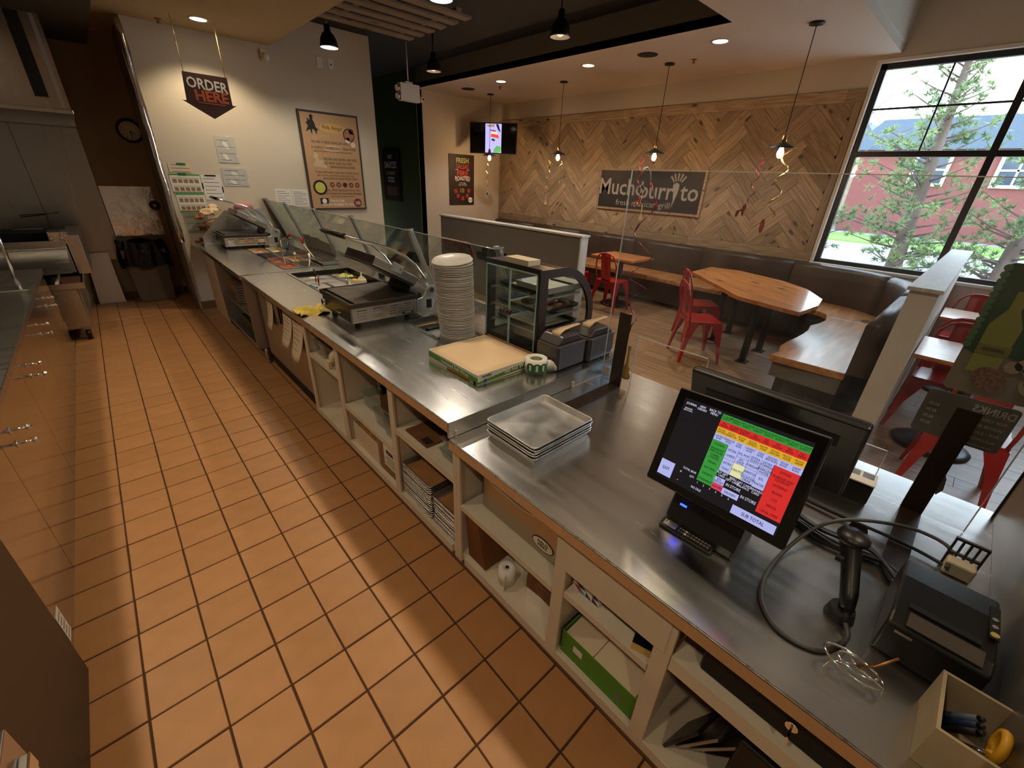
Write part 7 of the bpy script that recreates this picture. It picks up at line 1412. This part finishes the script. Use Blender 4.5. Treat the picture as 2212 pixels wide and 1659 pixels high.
kn = thing('chef_knife', 'knife with pale blade and black handle lying on the black pan', 'knife', (-0.56, 6.88, 1.045)); G().prism([(-0.14, -0.004), (0.08, -0.016), (0.08, 0.016), (-0.05, 0.018)], (0, 0, 0.002), (0, 0, 0.02)).obj('blade', 'alu', kn); B(0.08, 0.20, -0.012, 0.012, 0.012, 0.03).obj('handle', 'black', kn, bevel=0.004)
tg = thing('black_tongs', 'long black tongs hanging behind the charbroiler', 'tongs', (-0.5, 7.5, 1.13)); G().tube([(-0.16, 0, 0), (0.0, 0, 0.02), (0.16, 0, 0.045)], 0.006, 6).tube([(-0.16, 0, 0.02), (0.0, 0, 0.03), (0.16, 0, 0.05)], 0.005, 6).obj('arms', 'black', tg)

# ================================================================== OUTSIDE THE WINDOW
ex = struct(B(7.1, 90, -40, 60, -0.55, -0.30).obj('ground', 'concrete')); B(14.5, 25.5, -40, 60, -0.299, -0.285).obj('road', 'asphalt', ex); B(26.0, 31.0, -40, 60, -0.299, -0.22).obj('verge', 'grass', ex); B(31.5, 90, -40, 60, -0.299, -0.26).obj('car_park', 'asphalt', ex)
for k in range(8): B(19.9, 20.05, -12+k*4, -10+k*4, -0.284, -0.28).obj('lane_mark', 'ink_white', ex)
def pine(label, x, y, hgt, rb, seed, lean=0.0):
    r_ = random.Random(seed); t = thing('pine_tree', label, 'tree', (x, y, -0.3)); g = G().tube([(0, lean*k/5, hgt*k/5) for k in range(6)], 0.1, 10, rad=[0.15, 0.13, 0.105, 0.075, 0.045, 0.012]); 
    f = G(); br = G()
    nb = int(hgt*20)
    for b in range(nb):
        z = hgt*(0.10+0.88*(b+r_.random())/nb); q = z/hgt; L = rb*(1.08-q)*(0.55+0.6*r_.random())*(1.0 if q > 0.22 else 0.8); a = r_.random()*2*PI; up = 0.15+0.55*q+r_.uniform(-.1, .15)
        o = Vector((0, lean*q, z)); d = Vector((math.cos(a), math.sin(a), up)).normalized(); br.tube([o, o+d*L*0.5+Vector((0, 0, -0.03*L)), o+d*L], 0.01, 5, rad=[0.022*(1.1-q)+0.006, 0.012, 0.004])
        n = max(3, int(L*7))
        for c in range(n):
            s = 0.30+0.75*(c+r_.random()*0.8)/n; p = o+d*L*s+Vector((r_.uniform(-1, 1), r_.uniform(-1, 1), r_.uniform(-.6, .8)))*0.13*L
            for k in range(22):
                dd = (d*0.7+Vector((r_.gauss(0, 1), r_.gauss(0, 1), r_.gauss(0.35, 0.9)))).normalized(); l = r_.uniform(0.07, 0.14); w = dd.orthogonal().normalized()*0.011
                m_ = p+dd*l*0.15; f.add([m_-w, m_+w, p+dd*l], [(0, 1, 2)])
    g.obj('trunk', 'bark', t); tag(br.obj('branches', 'bark', t), kind='stuff'); tag(f.obj('needles', 'pine', t), kind='stuff'); return t
pine('tall pine tree directly outside the middle of the window', 11.0, 1.03, 5.3, 1.75, 4, 0.25); pine('smaller pine tree outside near the window mullion', 11.4, -0.35, 3.6, 1.55, 9); pine('low pine sapling outside at the lower corner of the window', 11.6, 2.75, 2.9, 1.0, 13)
bt_ = thing('bare_tree', 'bare branching tree outside at the window jamb', 'tree', (13.0, 4.1, -0.3)); r_ = random.Random(5)
bg = G().tube([(0, 0, 0), (0.05, -0.1, 1.5), (0, -0.25, 2.6)], 0.08, 8, rad=[0.11, 0.08, 0.06])
for b in range(26):
    o = Vector((0, -0.25*r_.random(), 1.2+1.4*r_.random())); d = Vector((r_.gauss(0, .5), r_.gauss(-0.45, .6), 1.0)).normalized(); L = r_.uniform(1.2, 3.0); P = [o+d*L*k/4+Vector((0, r_.gauss(0, .05), r_.gauss(0, .03))) for k in range(5)]; bg.tube(P, 0.02, 5, rad=[0.028, 0.02, 0.014, 0.009, 0.004])
    for c in range(5):
        s = P[1+c % 4]; bg.tube([s, s+Vector((r_.gauss(0, .2), r_.gauss(-.1, .25), 0.5*r_.random()+0.1))], 0.006, 4, rad=[0.008, 0.003])
tag(bg.obj('branches', 'bark', bt_), kind='stuff')
hs_ = thing('maroon_house', 'maroon house with slate roof across the road', 'house', (33, 0, -0.3)); B(0, 10, -10, 6.6, 0, 4.3).obj('walls', 'house_red', hs_); G().prism([(-10.6, 4.3), (7.2, 4.3), (6.0, 5.7), (-9, 5.7)], (10, 0, 0), (-0.5, 0, 0), (0, 1, 0), (0, 0, 1)).obj('roof', 'roof_blue', hs_)
for y in (0.2, 3.4, -3.6):
    f = B(-0.12, -0.02, y-0.75, y+0.75, 2.6, 4.15).obj('window_frame', 'window_trim', hs_); B(-0.14, -0.121, y-0.6, y+0.6, 2.75, 4.0).obj('pane', 'sil', f); B(-0.16, -0.141, y-0.04, y+0.04, 2.75, 4.0).obj('glazing_bar', 'window_trim', f); B(-0.16, -0.141, y-0.6, y+0.6, 3.34, 3.42).obj('glazing_bar', 'window_trim', f)
sh_ = thing('stone_house', 'tan stone building beside the maroon house', 'house', (36, 9.5, -0.3)); B(0, 8, -2.6, 6, 0, 4.9).obj('walls', 'house_tan', sh_); G().prism([(-3, 4.9), (6.4, 4.9), (5, 6.1), (-2, 6.1)], (9, 0, 0), (-0.5, 0, 0), (0, 1, 0), (0, 0, 1)).obj('roof', 'roof_blue', sh_); B(-0.1, -0.02, -0.6, 1.4, 1.6, 3.2).obj('window', 'sil', sh_)
cr = thing('parked_car', 'blue-grey car parked across the road', 'car', (28.5, 8.6, -0.22)); G().prism([(-2.1, 0.35), (2.1, 0.35), (2.1, 0.8), (1.5, 0.9), (0.8, 1.4), (-1.0, 1.4), (-1.7, 0.95), (-2.1, 0.85)], (1.7, 0, 0), (0, 0, 0), (0, 1, 0), (0, 0, 1)).obj('body', mat('car_paint', S(92, 108, 128), 0.3), cr, bevel=0.08)
B(-0.01, 0.0, -0.9, 0.7, 0.95, 1.32).obj('side_glass', 'sil', cr)
for y in (-1.35, 1.35): G().cyl((0.0, y, 0.33), (0.25, y, 0.33), 0.33, n=20).obj('wheel', 'black', cr)
